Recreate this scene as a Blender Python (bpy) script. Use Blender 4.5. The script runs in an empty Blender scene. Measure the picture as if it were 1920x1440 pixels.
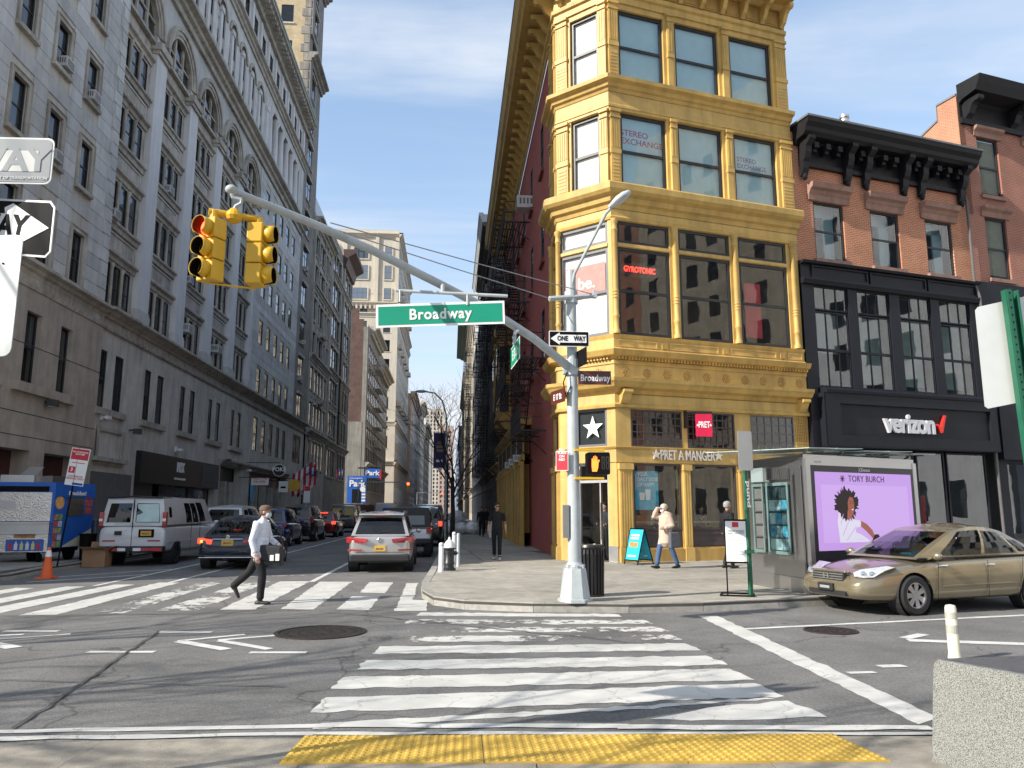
import bpy, bmesh, math, random
from mathutils import Vector, Matrix, kdtree
random.seed(7)
R = math.radians
sc = bpy.context.scene
C = sc.collection
# ------------------------------------------------------------------ camera
cam = bpy.data.objects.new('camera', bpy.data.cameras.new('camera'))
C.objects.link(cam)
cam.data.sensor_width = 36.0
cam.data.lens = 1442.0 / 1920.0 * 36.0
cam.data.clip_end = 6000
cam.location = (0, 0, 1.65)
cam.rotation_euler = (R(90) + math.atan(238 / 1442.0), 0, -R(4.5))
sc.camera = cam
# ------------------------------------------------------------------ light
SUN_AZ, SUN_EL = 66.6, 31.0          # shadows fall towards this bearing (clockwise from +Y)
sd = Vector((math.sin(R(SUN_AZ)) * math.cos(R(SUN_EL)), math.cos(R(SUN_AZ)) * math.cos(R(SUN_EL)), -math.sin(R(SUN_EL))))
sun = bpy.data.objects.new('sun', bpy.data.lights.new('sun', 'SUN'))
C.objects.link(sun)
sun.data.energy = 2.75
sun.data.angle = R(0.5)
sun.data.color = (1.0, 0.94, 0.84)
sun.rotation_euler = sd.to_track_quat('-Z', 'Y').to_euler()
sc.view_settings.view_transform = 'Standard'
sc.view_settings.look = 'None'
sc.view_settings.exposure = 1.4
sc.view_settings.gamma = 1.0
W = bpy.data.worlds.new('World')
sc.world = W
W.use_nodes = True
wn, wl = W.node_tree.nodes, W.node_tree.links
wn.clear()
def wnode(t, **k):
    n = wn.new(t)
    for a, b in k.items():
        setattr(n, a, b)
    return n
sky = wnode('ShaderNodeTexSky')
sky.sky_type = 'NISHITA'
sky.sun_disc = False
sky.sun_elevation = R(SUN_EL)
sky.sun_rotation = R(SUN_AZ + 180)
sky.air_density = 1.0
sky.dust_density = 0.15
sky.ozone_density = 1.2
tc = wnode('ShaderNodeTexCoord')
sep = wnode('ShaderNodeSeparateXYZ')
wl.new(tc.outputs['Generated'], sep.inputs[0])
def wmath(op, a, b=None, clamp=False):
    n = wnode('ShaderNodeMath', operation=op, use_clamp=clamp)
    for i, q in enumerate((a, b)):
        if q is None: continue
        if isinstance(q, (int, float)): n.inputs[i].default_value = q
        else: wl.new(q, n.inputs[i])
    return n.outputs[0]
def wramp(v, a, b):
    n = wnode('ShaderNodeMapRange', interpolation_type='SMOOTHSTEP')
    wl.new(v, n.inputs[0])
    n.inputs[1].default_value = a; n.inputs[2].default_value = b
    return n.outputs[0]
zc = wmath('MAXIMUM', sep.outputs[2], 0.03)
cx = wmath('DIVIDE', sep.outputs[0], zc); cyy = wmath('DIVIDE', sep.outputs[1], zc)
comb = wnode('ShaderNodeCombineXYZ')
wl.new(cx, comb.inputs[0]); wl.new(cyy, comb.inputs[1])
mp = wnode('ShaderNodeMapping')
mp.inputs['Rotation'].default_value = (0, 0, R(35))
mp.inputs['Scale'].default_value = (0.4, 1.5, 1)
wl.new(comb.outputs[0], mp.inputs[0])
n1 = wnode('ShaderNodeTexNoise')
n1.inputs['Scale'].default_value = 0.62; n1.inputs['Detail'].default_value = 7; n1.inputs['Roughness'].default_value = 0.55
n1.inputs['Distortion'].default_value = 0.7
wl.new(mp.outputs[0], n1.inputs['Vector'])
cir = wmath('MULTIPLY', wramp(n1.outputs[0], 0.38, 0.64), 0.82)
n2 = wnode('ShaderNodeTexNoise')
n2.inputs['Scale'].default_value = 4.2; n2.inputs['Detail'].default_value = 8; n2.inputs['Roughness'].default_value = 0.52
mp2 = wnode('ShaderNodeMapping')
mp2.inputs['Location'].default_value = (0.1, 0.8, 0.5)
mp2.inputs['Scale'].default_value = (1, 1, 1.7)
wl.new(tc.outputs['Generated'], mp2.inputs[0]); wl.new(mp2.outputs[0], n2.inputs['Vector'])
low = wmath('SUBTRACT', 1.0, wramp(sep.outputs[2], 0.15, 0.3))
cum = wramp(wmath('ADD', n2.outputs[0], wmath('MULTIPLY', low, 0.16)), 0.55, 0.66)
cum = wmath('MULTIPLY', cum, wramp(low, 0.0, 0.35))
shade = wramp(n2.outputs[0], 0.42, 0.66)
cloud = wmath('MAXIMUM', cir, cum, True)
colr = wnode('ShaderNodeMixRGB')
wl.new(shade, colr.inputs[0])
colr.inputs[1].default_value = (2.0, 2.2, 2.5, 1); colr.inputs[2].default_value = (2.7, 2.75, 2.8, 1)
mix = wnode('ShaderNodeMixRGB')
# highlights roll off like in the camera
den = wnode('ShaderNodeVectorMath', operation='MULTIPLY_ADD'); wl.new(sky.outputs[0], den.inputs[0]); den.inputs[1].default_value = (.24, .21, .17); den.inputs[2].default_value = (.9, .9, .9)
dv = wnode('ShaderNodeVectorMath', operation='DIVIDE'); wl.new(sky.outputs[0], dv.inputs[0]); wl.new(den.outputs[0], dv.inputs[1])
wl.new(cloud, mix.inputs[0]); wl.new(dv.outputs[0], mix.inputs[1]); wl.new(colr.outputs[0], mix.inputs[2])
bg = wnode('ShaderNodeBackground')
wl.new(mix.outputs[0], bg.inputs[0])
bg.inputs[1].default_value = 0.15
wo = wnode('ShaderNodeOutputWorld')
wl.new(bg.outputs[0], wo.inputs[0])

# ------------------------------------------------------------------ materials
MATS = {}
def nt(name):
    m = bpy.data.materials.new(name); m.use_nodes = True
    t = m.node_tree
    return m, t, t.nodes, t.links, t.nodes['Principled BSDF']
def lk(L, a, b): L.new(a, b)
def mat(name, col, rough=0.6, metal=0.0, var=0.12, scale=3.0, bump=0.0, bscale=40.0, streak=0.0, coat=0.0, emit=None, es=1.0, spec=0.5, grime=0.0, rand=0.0):
    """plain procedural surface: base colour broken by noise, optional rain streaks, grime and bump"""
    if name in MATS: return MATS[name]
    m, t, N, L, b = nt(name)
    geo = N.new('ShaderNodeNewGeometry')
    pos = geo.outputs['Position']
    n = N.new('ShaderNodeTexNoise'); n.inputs['Scale'].default_value = scale; n.inputs['Detail'].default_value = 6; n.inputs['Roughness'].default_value = 0.6
    L.new(pos, n.inputs['Vector'])
    r = N.new('ShaderNodeMapRange'); r.inputs[1].default_value = 0.3; r.inputs[2].default_value = 0.7
    r.inputs[3].default_value = 1 - var; r.inputs[4].default_value = 1 + var
    L.new(n.outputs[0], r.inputs[0])
    v = r.outputs[0]
    if streak:
        mpn = N.new('ShaderNodeMapping'); mpn.inputs['Scale'].default_value = (3.0, 3.0, 0.22)
        L.new(pos, mpn.inputs[0])
        n3 = N.new('ShaderNodeTexNoise'); n3.inputs['Scale'].default_value = 1.3; n3.inputs['Detail'].default_value = 5
        L.new(mpn.outputs[0], n3.inputs['Vector'])
        r3 = N.new('ShaderNodeMapRange'); r3.inputs[1].default_value = 0.42; r3.inputs[2].default_value = 0.68
        r3.inputs[3].default_value = 1; r3.inputs[4].default_value = 1 - streak
        L.new(n3.outputs[0], r3.inputs[0])
        mm = N.new('ShaderNodeMath'); mm.operation = 'MULTIPLY'
        L.new(v, mm.inputs[0]); L.new(r3.outputs[0], mm.inputs[1]); v = mm.outputs[0]
    if grime:
        n4 = N.new('ShaderNodeTexNoise'); n4.inputs['Scale'].default_value = 0.55; n4.inputs['Detail'].default_value = 9; n4.inputs['Roughness'].default_value = 0.7
        L.new(pos, n4.inputs['Vector'])
        r4 = N.new('ShaderNodeMapRange'); r4.inputs[1].default_value = 0.45; r4.inputs[2].default_value = 0.72
        r4.inputs[3].default_value = 1; r4.inputs[4].default_value = 1 - grime
        L.new(n4.outputs[0], r4.inputs[0])
        mm = N.new('ShaderNodeMath'); mm.operation = 'MULTIPLY'
        L.new(v, mm.inputs[0]); L.new(r4.outputs[0], mm.inputs[1]); v = mm.outputs[0]
    if rand:   # neighbouring stones and slabs differ a little
        oi = N.new('ShaderNodeObjectInfo'); r5 = N.new('ShaderNodeMapRange'); r5.inputs[3].default_value = 1 - rand; r5.inputs[4].default_value = 1 + rand * .6
        L.new(oi.outputs['Random'], r5.inputs[0]); mm = N.new('ShaderNodeMath'); mm.operation = 'MULTIPLY'
        L.new(v, mm.inputs[0]); L.new(r5.outputs[0], mm.inputs[1]); v = mm.outputs[0]
    h = N.new('ShaderNodeVectorMath'); h.operation = 'SCALE'
    h.inputs[0].default_value = col[:3]
    L.new(v, h.inputs[3])
    L.new(h.outputs[0], b.inputs['Base Color'])
    b.inputs['Roughness'].default_value = rough
    b.inputs['Metallic'].default_value = metal
    b.inputs['Specular IOR Level'].default_value = spec
    if coat:
        b.inputs['Coat Weight'].default_value = coat; b.inputs['Coat Roughness'].default_value = 0.06
    if emit:
        b.inputs['Emission Color'].default_value = (*emit[:3], 1); b.inputs['Emission Strength'].default_value = es
    if bump:
        nb = N.new('ShaderNodeTexNoise'); nb.inputs['Scale'].default_value = bscale; nb.inputs['Detail'].default_value = 5
        L.new(pos, nb.inputs['Vector'])
        bp = N.new('ShaderNodeBump'); bp.inputs['Strength'].default_value = bump; bp.inputs['Distance'].default_value = 0.02
        L.new(nb.outputs[0], bp.inputs['Height']); L.new(bp.outputs[0], b.inputs['Normal'])
    MATS[name] = m
    return m
def brickmat(name, c1, c2, mortar, u, bw=0.21, bh=0.07, ms=0.011, rough=0.85, tint=0.25, paint=False):
    if name in MATS: return MATS[name]
    m, t, N, L, b = nt(name)
    geo = N.new('ShaderNodeNewGeometry')
    d = N.new('ShaderNodeVectorMath'); d.operation = 'DOT_PRODUCT'; d.inputs[1].default_value = u
    L.new(geo.outputs['Position'], d.inputs[0])
    s = N.new('ShaderNodeSeparateXYZ'); L.new(geo.outputs['Position'], s.inputs[0])
    c = N.new('ShaderNodeCombineXYZ'); L.new(d.outputs['Value'], c.inputs[0]); L.new(s.outputs[2], c.inputs[1])
    br = N.new('ShaderNodeTexBrick')
    br.inputs['Color1'].default_value = (*c1, 1); br.inputs['Color2'].default_value = (*c2, 1); br.inputs['Mortar'].default_value = (*mortar, 1)
    br.inputs['Scale'].default_value = 1; br.inputs['Brick Width'].default_value = bw; br.inputs['Row Height'].default_value = bh
    br.inputs['Mortar Size'].default_value = ms; br.inputs['Mortar Smooth'].default_value = 0.2; br.inputs['Bias'].default_value = 0.0
    L.new(c.outputs[0], br.inputs['Vector'])
    n = N.new('ShaderNodeTexNoise'); n.inputs['Scale'].default_value = 0.9; n.inputs['Detail'].default_value = 8; n.inputs['Roughness'].default_value = 0.65
    L.new(geo.outputs['Position'], n.inputs['Vector'])
    r = N.new('ShaderNodeMapRange'); r.inputs[1].default_value = 0.3; r.inputs[2].default_value = 0.7; r.inputs[3].default_value = 1 - tint; r.inputs[4].default_value = 1 + tint * 0.6
    L.new(n.outputs[0], r.inputs[0])
    h = N.new('ShaderNodeVectorMath'); h.operation = 'SCALE'
    L.new(br.outputs[0], h.inputs[0]); L.new(r.outputs[0], h.inputs[3])
    L.new(h.outputs[0], b.inputs['Base Color'])
    b.inputs['Roughness'].default_value = rough
    bp = N.new('ShaderNodeBump'); bp.inputs['Strength'].default_value = 0.5; bp.inputs['Distance'].default_value = 0.01; bp.invert = True
    L.new(br.outputs['Fac'], bp.inputs['Height']); L.new(bp.outputs[0], b.inputs['Normal'])
    MATS[name] = m
    return m
def glassmat(name, tint=(0.75, 0.8, 0.82), refl=0.06, rough=0.02, wob=0.0):
    """window glass: see-through with a fresnel mirror on top, slightly wavy"""
    if name in MATS: return MATS[name]
    m, t, N, L, b = nt(name)
    N.remove(b)
    out = N['Material Output']
    tr = N.new('ShaderNodeBsdfTransparent'); tr.inputs[0].default_value = (*tint, 1)
    gl = N.new('ShaderNodeBsdfGlossy'); gl.inputs['Roughness'].default_value = rough; gl.inputs[0].default_value = (0.92, 0.95, 1, 1)
    g0 = N.new('ShaderNodeNewGeometry')
    dt = N.new('ShaderNodeVectorMath'); dt.operation = 'DOT_PRODUCT'; L.new(g0.outputs['Incoming'], dt.inputs[0]); L.new(g0.outputs['Normal'], dt.inputs[1])
    ab = N.new('ShaderNodeMath'); ab.operation = 'ABSOLUTE'; L.new(dt.outputs['Value'], ab.inputs[0])
    om = N.new('ShaderNodeMath'); om.operation = 'SUBTRACT'; om.inputs[0].default_value = 1; L.new(ab.outputs[0], om.inputs[1])
    pw = N.new('ShaderNodeMath'); pw.operation = 'POWER'; pw.inputs[1].default_value = 4.2; L.new(om.outputs[0], pw.inputs[0])
    ad = N.new('ShaderNodeMath'); ad.operation = 'MULTIPLY_ADD'; ad.inputs[1].default_value = .92; ad.inputs[2].default_value = .05 + refl; ad.use_clamp = True
    L.new(pw.outputs[0], ad.inputs[0])
    mx = N.new('ShaderNodeMixShader')
    L.new(ad.outputs[0], mx.inputs[0]); L.new(tr.outputs[0], mx.inputs[1]); L.new(gl.outputs[0], mx.inputs[2])
    L.new(mx.outputs[0], out.inputs[0])
    if wob:
        geo = N.new('ShaderNodeNewGeometry')
        n = N.new('ShaderNodeTexNoise'); n.inputs['Scale'].default_value = 1.6; n.inputs['Detail'].default_value = 1
        L.new(geo.outputs['Position'], n.inputs['Vector'])
        bp = N.new('ShaderNodeBump'); bp.inputs['Strength'].default_value = wob; bp.inputs['Distance'].default_value = 0.06
        L.new(n.outputs[0], bp.inputs['Height']); L.new(bp.outputs[0], gl.inputs['Normal'])
    MATS[name] = m
    return m
def emat(name, col, s):
    if name in MATS: return MATS[name]
    m, t, N, L, b = nt(name)
    b.inputs['Base Color'].default_value = (*[c * 0.08 for c in col], 1)
    b.inputs['Emission Color'].default_value = (*col, 1); b.inputs['Emission Strength'].default_value = s * .42
    MATS[name] = m
    return m

# ------------------------------------------------------------------ mesh helpers
class MB:
    def __init__(s): s.v = []; s.f = []; s.m = []
    def add(s, vs, fs, mi=0):
        o = len(s.v); s.v += [tuple(p) for p in vs]
        s.f += [tuple(i + o for i in f) for f in fs]; s.m += [mi] * len(fs)
        return s
    def hexa(s, p, mi=0):     # 8 points: bottom loop 0-3, top loop 4-7
        return s.add(p, [(3, 2, 1, 0), (4, 5, 6, 7), (0, 1, 5, 4), (1, 2, 6, 5), (2, 3, 7, 6), (3, 0, 4, 7)], mi)
    def box(s, x0, x1, y0, y1, z0, z1, mi=0):
        return s.hexa([(x0, y0, z0), (x1, y0, z0), (x1, y1, z0), (x0, y1, z0), (x0, y0, z1), (x1, y0, z1), (x1, y1, z1), (x0, y1, z1)], mi)
    def quad(s, a, b, c, d, mi=0): return s.add([a, b, c, d], [(0, 1, 2, 3)], mi)
    def prism(s, a, b, mi=0, caps=True):   # two equal loops of points
        n = len(a); fs = [(i, (i + 1) % n, n + (i + 1) % n, n + i) for i in range(n)]
        if caps: fs += [tuple(range(n))[::-1], tuple(range(n, 2 * n))]
        return s.add(list(a) + list(b), fs, mi)
    def loft(s, rings, mi=0, caps=True, close=True):
        n = len(rings[0]); vs = [p for r in rings for p in r]; fs = []
        for k in range(len(rings) - 1):
            for i in range(n if close else n - 1):
                j = (i + 1) % n
                fs.append((k * n + i, k * n + j, (k + 1) * n + j, (k + 1) * n + i))
        if caps: fs += [tuple(range(n))[::-1], tuple(range((len(rings) - 1) * n, len(rings) * n))]
        return s.add(vs, fs, mi)
    def tube(s, pts, r, n=8, mi=0):
        pts = [Vector(p) for p in pts]; rs = r if isinstance(r, (list, tuple)) else [r] * len(pts)
        rings = []; ref = None
        for i, p in enumerate(pts):
            d = (pts[min(i + 1, len(pts) - 1)] - pts[max(i - 1, 0)]).normalized()
            if ref is None:
                ref = Vector((0, 0, 1)) if abs(d.z) < 0.9 else Vector((1, 0, 0))
            a = d.cross(ref).normalized(); b = a.cross(d)
            ref = b
            rings.append([tuple(p + (a * math.cos(t) + b * math.sin(t)) * rs[i]) for t in [2 * math.pi * k / n for k in range(n)]])
        return s.loft(rings, mi)
    def cyl(s, p0, p1, r0, r1=None, n=12, mi=0): return s.tube([p0, p1], [r0, r0 if r1 is None else r1], n, mi)
    def lathe(s, prof, c=(0, 0, 0), n=20, mi=0, axis='z', caps=True):
        rings = []
        for r, z in prof:
            ring = []
            for k in range(n):
                t = 2 * math.pi * k / n
                p = (r * math.cos(t), r * math.sin(t), z)
                if axis == 'y': p = (p[0], z, p[1])
                if axis == 'x': p = (z, p[0], p[1])
                ring.append((c[0] + p[0], c[1] + p[1], c[2] + p[2]))
            rings.append(ring)
        return s.loft(rings, mi, caps)
    def ball(s, c, r, n=14, m=9, mi=0):
        rx, ry, rz = r if isinstance(r, (list, tuple)) else (r, r, r)
        rings = []
        for j in range(m + 1):
            a = -math.pi / 2 + math.pi * j / m
            k = max(math.cos(a), 0.02)
            rings.append([(c[0] + rx * k * math.cos(2 * math.pi * i / n), c[1] + ry * k * math.sin(2 * math.pi * i / n), c[2] + rz * math.sin(a)) for i in range(n)])
        return s.loft(rings, mi)
    def xf(s, M):
        s.v = [tuple(M @ Vector(p)) for p in s.v]; return s
    def join(s, o, M=None, mi=None):
        vs = o.v if M is None else [tuple(M @ Vector(p)) for p in o.v]
        k = len(s.v); s.v += vs
        s.f += [tuple(i + k for i in f) for f in o.f]; s.m += o.m if mi is None else [mi] * len(o.f)
        return s
    def data(s, name, mats, smooth=False, fix=True):
        me = bpy.data.meshes.new(name)
        me.from_pydata(s.v, [], s.f)
        if not isinstance(mats, (list, tuple)): mats = [mats]
        for q in mats: me.materials.append(q)
        if len(mats) > 1: me.polygons.foreach_set('material_index', s.m)
        if fix:
            bm = bmesh.new(); bm.from_mesh(me)
            bmesh.ops.recalc_face_normals(bm, faces=bm.faces)
            bm.to_mesh(me); bm.free()
        if smooth:
            me.polygons.foreach_set('use_smooth', [True] * len(me.polygons))
            try: me.set_sharp_from_angle(angle=R(38))
            except Exception: pass
        me.update()
        return me
def put(name, me, parent=None, loc=None, rotz=0.0, rot=None, world=True):
    o = bpy.data.objects.new(name, me); C.objects.link(o)
    if loc is not None: o.location = loc
    if rot is not None: o.rotation_euler = rot
    elif rotz: o.rotation_euler = (0, 0, rotz)
    if parent is not None:
        o.parent = parent
        if world: o.matrix_parent_inverse = PINV[parent.name] if parent.name in PINV else Matrix()
    return o
PINV = {}
def obj(name, mb, mats, parent=None, smooth=False, loc=None, rotz=0.0, world=True, bevel=0.0, fix=True):
    me = mb.data(name, mats, smooth, fix)
    o = put(name, me, parent, loc, rotz, None, world)
    if bevel:
        md = o.modifiers.new('bevel', 'BEVEL'); md.width = bevel; md.segments = 2; md.limit_method = 'ANGLE'
    return o
def tag(o, label=None, cat=None, group=None, kind=None):
    if label: o['label'] = label
    if cat: o['category'] = cat
    if group: o['group'] = group
    if kind: o['kind'] = kind
    return o
def thing(name, label, cat, loc=(0, 0, 0), rotz=0.0, group=None):
    o = bpy.data.objects.new(name, None); C.objects.link(o)
    o.location = loc; o.rotation_euler = (0, 0, rotz); o.empty_display_size = 0.3
    tag(o, label, cat, group)
    PINV[o.name] = Matrix.Translation(-Vector(loc)) if not rotz else (Matrix.Translation(Vector(loc)) @ Matrix.Rotation(rotz, 4, 'Z')).inverted()
    return o
def struct(name, mb, m, smooth=False, kind='structure', label=None):
    o = obj(name, mb, m, None, smooth); o['kind'] = kind
    if label: o['label'] = label
    return o
class Fr:
    """frame of one facade: u runs along it, d sticks out of it, z is up"""
    def __init__(s, o, u, n): s.o = Vector((o[0], o[1], 0)); s.u = Vector((u[0], u[1], 0)).normalized(); s.n = Vector((n[0], n[1], 0)).normalized()
    def p(s, u, d, z): q = s.o + s.u * u + s.n * d; return (q.x, q.y, z)
    def rot(s): return math.atan2(s.u.y, s.u.x)
    def box(s, mb, u0, u1, d0, d1, z0, z1, mi=0):
        return mb.hexa([s.p(u0, d0, z0), s.p(u1, d0, z0), s.p(u1, d1, z0), s.p(u0, d1, z0), s.p(u0, d0, z1), s.p(u1, d0, z1), s.p(u1, d1, z1), s.p(u0, d1, z1)], mi)
    def prof(s, mb, pr, u0, u1, m0=0.0, m1=0.0, mi=0):   # moulding profile [(d, z)...] run along the wall, mitred at its ends
        return mb.prism([s.p(u0 - d * m0, d, z) for d, z in pr], [s.p(u1 + d * m1, d, z) for d, z in pr], mi)
    def wall(s, mb, u0, u1, z0, z1, ops, d=0.0, depth=0.3, mi=0):
        us = sorted(set([u0, u1] + [round(q, 4) for o in ops for q in o[:2] if u0 < q < u1])); zs = sorted(set([z0, z1] + [round(q, 4) for o in ops for q in o[2:4] if z0 < q < z1]))
        for i in range(len(us) - 1):
            for j in range(len(zs) - 1):
                cu, cz = (us[i] + us[i + 1]) / 2, (zs[j] + zs[j + 1]) / 2
                if any(o[0] < cu < o[1] and o[2] < cz < o[3] for o in ops): continue
                mb.quad(s.p(us[i], d, zs[j]), s.p(us[i + 1], d, zs[j]), s.p(us[i + 1], d, zs[j + 1]), s.p(us[i], d, zs[j + 1]), mi)
        for a, b, e, f in [o[:4] for o in ops]:
            P = [(a, e), (b, e), (b, f), (a, f)]
            for k in range(4):
                q, w = P[k], P[(k + 1) % 4]
                mb.quad(s.p(q[0], d, q[1]), s.p(w[0], d, w[1]), s.p(w[0], d - depth, w[1]), s.p(q[0], d - depth, q[1]), mi)
        return mb
WCACHE = {}
def window(fr, parent, u0, u1, z0, z1, d=-0.22, fm=None, gm=None, kind='sash', ft=0.06, blind=None, bm=None, name='window', mull=()):
    """window = frame part with glass (and sometimes a blind) below it; alike windows share their meshes"""
    w, h = round(u1 - u0, 2), round(z1 - z0, 2)
    key = (w, h, kind, fm.name, gm.name, ft, mull)
    if key not in WCACHE:
        mb = MB(); t = 0.07
        mb.box(0, w, -t, 0, 0, ft).box(0, w, -t, 0, h - ft, h).box(0, ft, -t, 0, ft, h - ft).box(w - ft, w, -t, 0, ft, h - ft)
        if kind == 'sash':
            mb.box(ft, w - ft, -t + 0.01, 0.0, h * 0.5 - ft * 0.45, h * 0.5 + ft * 0.45)
        if kind == 'cross':
            mb.box(w / 2 - ft * .4, w / 2 + ft * .4, -t + .01, 0, ft, h - ft).box(ft, w - ft, -t + .012, -.002, h * .62, h * .62 + ft * .7)
        for q in mull:
            if q[0] == 'v': mb.box(w * q[1] - .02, w * q[1] + .02, -t + .015, -.005, ft, h - ft)
            else: mb.box(ft, w - ft, -t + .02, -.008, h * q[1] - .02, h * q[1] + .02)
        g = MB().quad((ft, -0.035, ft), (w - ft, -0.035, ft), (w - ft, -0.035, h - ft), (ft, -0.035, h - ft))
        WCACHE[key] = (mb.data(name, fm), g.data('pane', gm, fix=False))
    f, g = WCACHE[key]
    # local -y is the outside
    o = put(name, f, parent, fr.p(u0, d, z0), rotz=math.atan2(fr.u.y, fr.u.x) if fr.u.cross(fr.n).z < 0 else math.atan2(fr.u.y, fr.u.x))
    if fr.u.cross(fr.n).z > 0: o.scale = (1, -1, 1)
    q = put('pane', g, o, world=False)
    if blind:
        bw = MB(); zt, zb = h - ft, h - ft - (h - 2 * ft) * blind
        bw.quad((ft * .5, 0.03, zb), (w - ft * .5, 0.03, zb), (w - ft * .5, 0.03, zt), (ft * .5, 0.03, zt))
        k = ('blind', w, h, round(blind, 2), bm.name)
        if k not in WCACHE: WCACHE[k] = bw.data('blind', bm, fix=False)
        put('blind', WCACHE[k], o, world=False)
    return o
TXT = {}
def text(s, size=1.0, ext=0.004, bold=0.0, sx=1.0, align='CENTER', space=1.0, shear=0.0):
    """lettering as a mesh in the local xz plane, facing -y"""
    cu = bpy.data.curves.new('lettering', 'FONT'); cu.body = s; cu.size = size; cu.extrude = ext; cu.offset = bold
    cu.align_x = align; cu.align_y = 'CENTER'; cu.space_character = space; cu.shear = shear
    cu.resolution_u = 4
    o = bpy.data.objects.new('lettering', cu); C.objects.link(o)
    dg = bpy.context.evaluated_depsgraph_get()
    me = bpy.data.meshes.new_from_object(o.evaluated_get(dg))
    mb = MB(); mb.add([(v.co.x * sx, -v.co.z, v.co.y) for v in me.vertices], [tuple(p.vertices) for p in me.polygons])
    bpy.data.objects.remove(o); bpy.data.curves.remove(cu); bpy.data.meshes.remove(me)
    return mb
# the lettering is made first, while the scene is still empty
T = {}
for k, a in {
    'bw': ('Broadway', .225, .003, .006, .92, 'CENTER', 1.12), 'bw2': ('Broadway', .17, .003, .004, .85, 'CENTER', 1.05), 'e17': ('E 17 St', .16, .003, .004, .9),
    'e17b': ('E 17 St', .24, .003, .005, .9), 'one': ('ONE', .13, .002, .004, .95), 'way': ('WAY', .13, .002, .004, .95), 'wayb': ('WAY', .17, .0006, .006, 1.0), 'onewayb': ('ONE WAY', .17, .003, .006, 1.0),
    'pret': ('PRET A MANGER', .42, .03, .008, .62), 'pret2': ('PRET', .27, .004, .006, .6), 'star': ('\u2605', .3, .004, .0), 'verizon': ('verizon', .93, .05, .028, .9, 'CENTER', .9),
    'stereo': ('STEREO\nEXCHANGE', .24, .003, .003, .95, 'LEFT'), 'gyro': ('GYROTONIC', .26, .006, .006, .74), 'be': ('be.', .55, .003, .012, 1.0), 'tory': ('TORY BURCH', .17, .002, .0, 1.0, 'CENTER', 1.05),
    'jcd': ('JCDecaux', .085, .002, .001), 'nyx': ('NYX', .75, .03, .01, .7), 'nyx2': ('PROFESSIONAL MAKEUP', .16, .01, .0), 'park': ('Park', 1.5, .02, .05, 1.0), 'park2': ('Champion', .65, .02, .0),
    'brk': ('Breakfast!', .17, .003, .006, 1.0), 'alt': ('A\nL\nT\nE\nR\nA\nT\nI\nO\nN\nS', .5, .01, .0), 'poke': ('POKE', .4, .01, .01), 'pdw': ('PALESTINE\nFALAFEL', .22, .01), 'nostand': ('NO STANDING\nANYTIME', .075, .002, .002),
    'three': ('3', .2, .002, .006), 'comm': ('COMMERCIAL\nVEHICLES ONLY', .065, .002), 'plate': ('JMH 6721', .1, .002, .001, .8), 'your': ('YOUR\nDAILY DOSE\nOF HAPPY', .16, .003, .003, .8, 'LEFT'),
    'menu': ('ORDER AHEAD\nAND COLLECT', .045, .002), 'id': ('NS4217', .06, .001), 'dont': ('NO\nTURN\nON\nRED', .075, .002, .002), 'punj': ('pund', .2, .002, .006), 'ban': ('LIVE\nLEARN\nGATHER', .22, .003), 'ave': ('DEPT OF TRANSPORTATION', .026, .001), 'usps': ('\u25b6', .5, .004)}.items():
    T[k] = text(*a)
def letter(parent, k, fr_p, rotz, m, name='lettering', rot=None):
    o = obj(name, T[k].__class__().join(T[k]), m, parent, fix=False, loc=None)
    o.location = fr_p; o.rotation_euler = rot if rot else (0, 0, rotz)
    return o
def facing(n):   # rotation about z so that local -y looks along n
    return math.atan2(n[1], n[0]) + math.pi / 2
# ------------------------------------------------------------------ shapes that need modifiers are grown first, while the scene is empty
def evaluated(mb, mods, smooth=True, cutter=None):
    me = mb.data('tmp', [], smooth)
    o = bpy.data.objects.new('tmp', me); C.objects.link(o); extra = []
    for t, kw in mods:
        if t == 'CUT':
            c = bpy.data.objects.new('cut', kw.data('cut', [])); C.objects.link(c); extra.append(c)
            md = o.modifiers.new('b', 'BOOLEAN'); md.object = c; md.operation = 'DIFFERENCE'; md.solver = 'EXACT'
            continue
        md = o.modifiers.new(t, t)
        for k, v in kw.items(): setattr(md, k, v)
    dg = bpy.context.evaluated_depsgraph_get()
    r = bpy.data.meshes.new_from_object(o.evaluated_get(dg))
    for c in extra + [o]: bpy.data.objects.remove(c)
    return r
def carbody(st, wheels, r, W):
    mb = MB(); rings = []
    for x, zb, zs, zt, hw in st:
        h = zs - zb
        half = [(0, zb), (hw * .82, zb), (hw * .95, zb + .05), (hw * .995, zb + h * .3), (hw, zb + h * .55), (hw * .985, zb + h * .85), (hw * .93, zs), (hw * .62, zs + (zt - zs) * .7), (0, zt)]
        rings.append([(x, y, z) for y, z in half] + [(x, -y, z) for y, z in half[-2:0:-1]])
    mb.loft(rings)
    cut = MB()
    for wx in wheels:
        for s in (-1, 1): cut.lathe([(r * 1.16, s * (W / 2 - .3)), (r * 1.16, s * (W / 2 + .2))] if s > 0 else [(r * 1.16, s * (W / 2 + .2)), (r * 1.16, s * (W / 2 - .3))], (wx, 0, r * .98), 28, axis='y')
    return evaluated(mb, [('SUBSURF', {'levels': 2, 'render_levels': 2}), ('CUT', cut)])
CARS = {}
SED = [(0, .42, .72, .75, .6), (.05, .3, .82, .87, .74), (.3, .22, .88, .94, .82), (.85, .2, .9, .93, .855), (1.6, .2, .88, .89, .86), (2.6, .2, .86, .87, .86), (3.2, .2, .83, .87, .855), (3.85, .2, .74, .83, .83), (4.3, .22, .64, .72, .77), (4.5, .26, .55, .61, .68), (4.58, .34, .47, .5, .55)]
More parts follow.
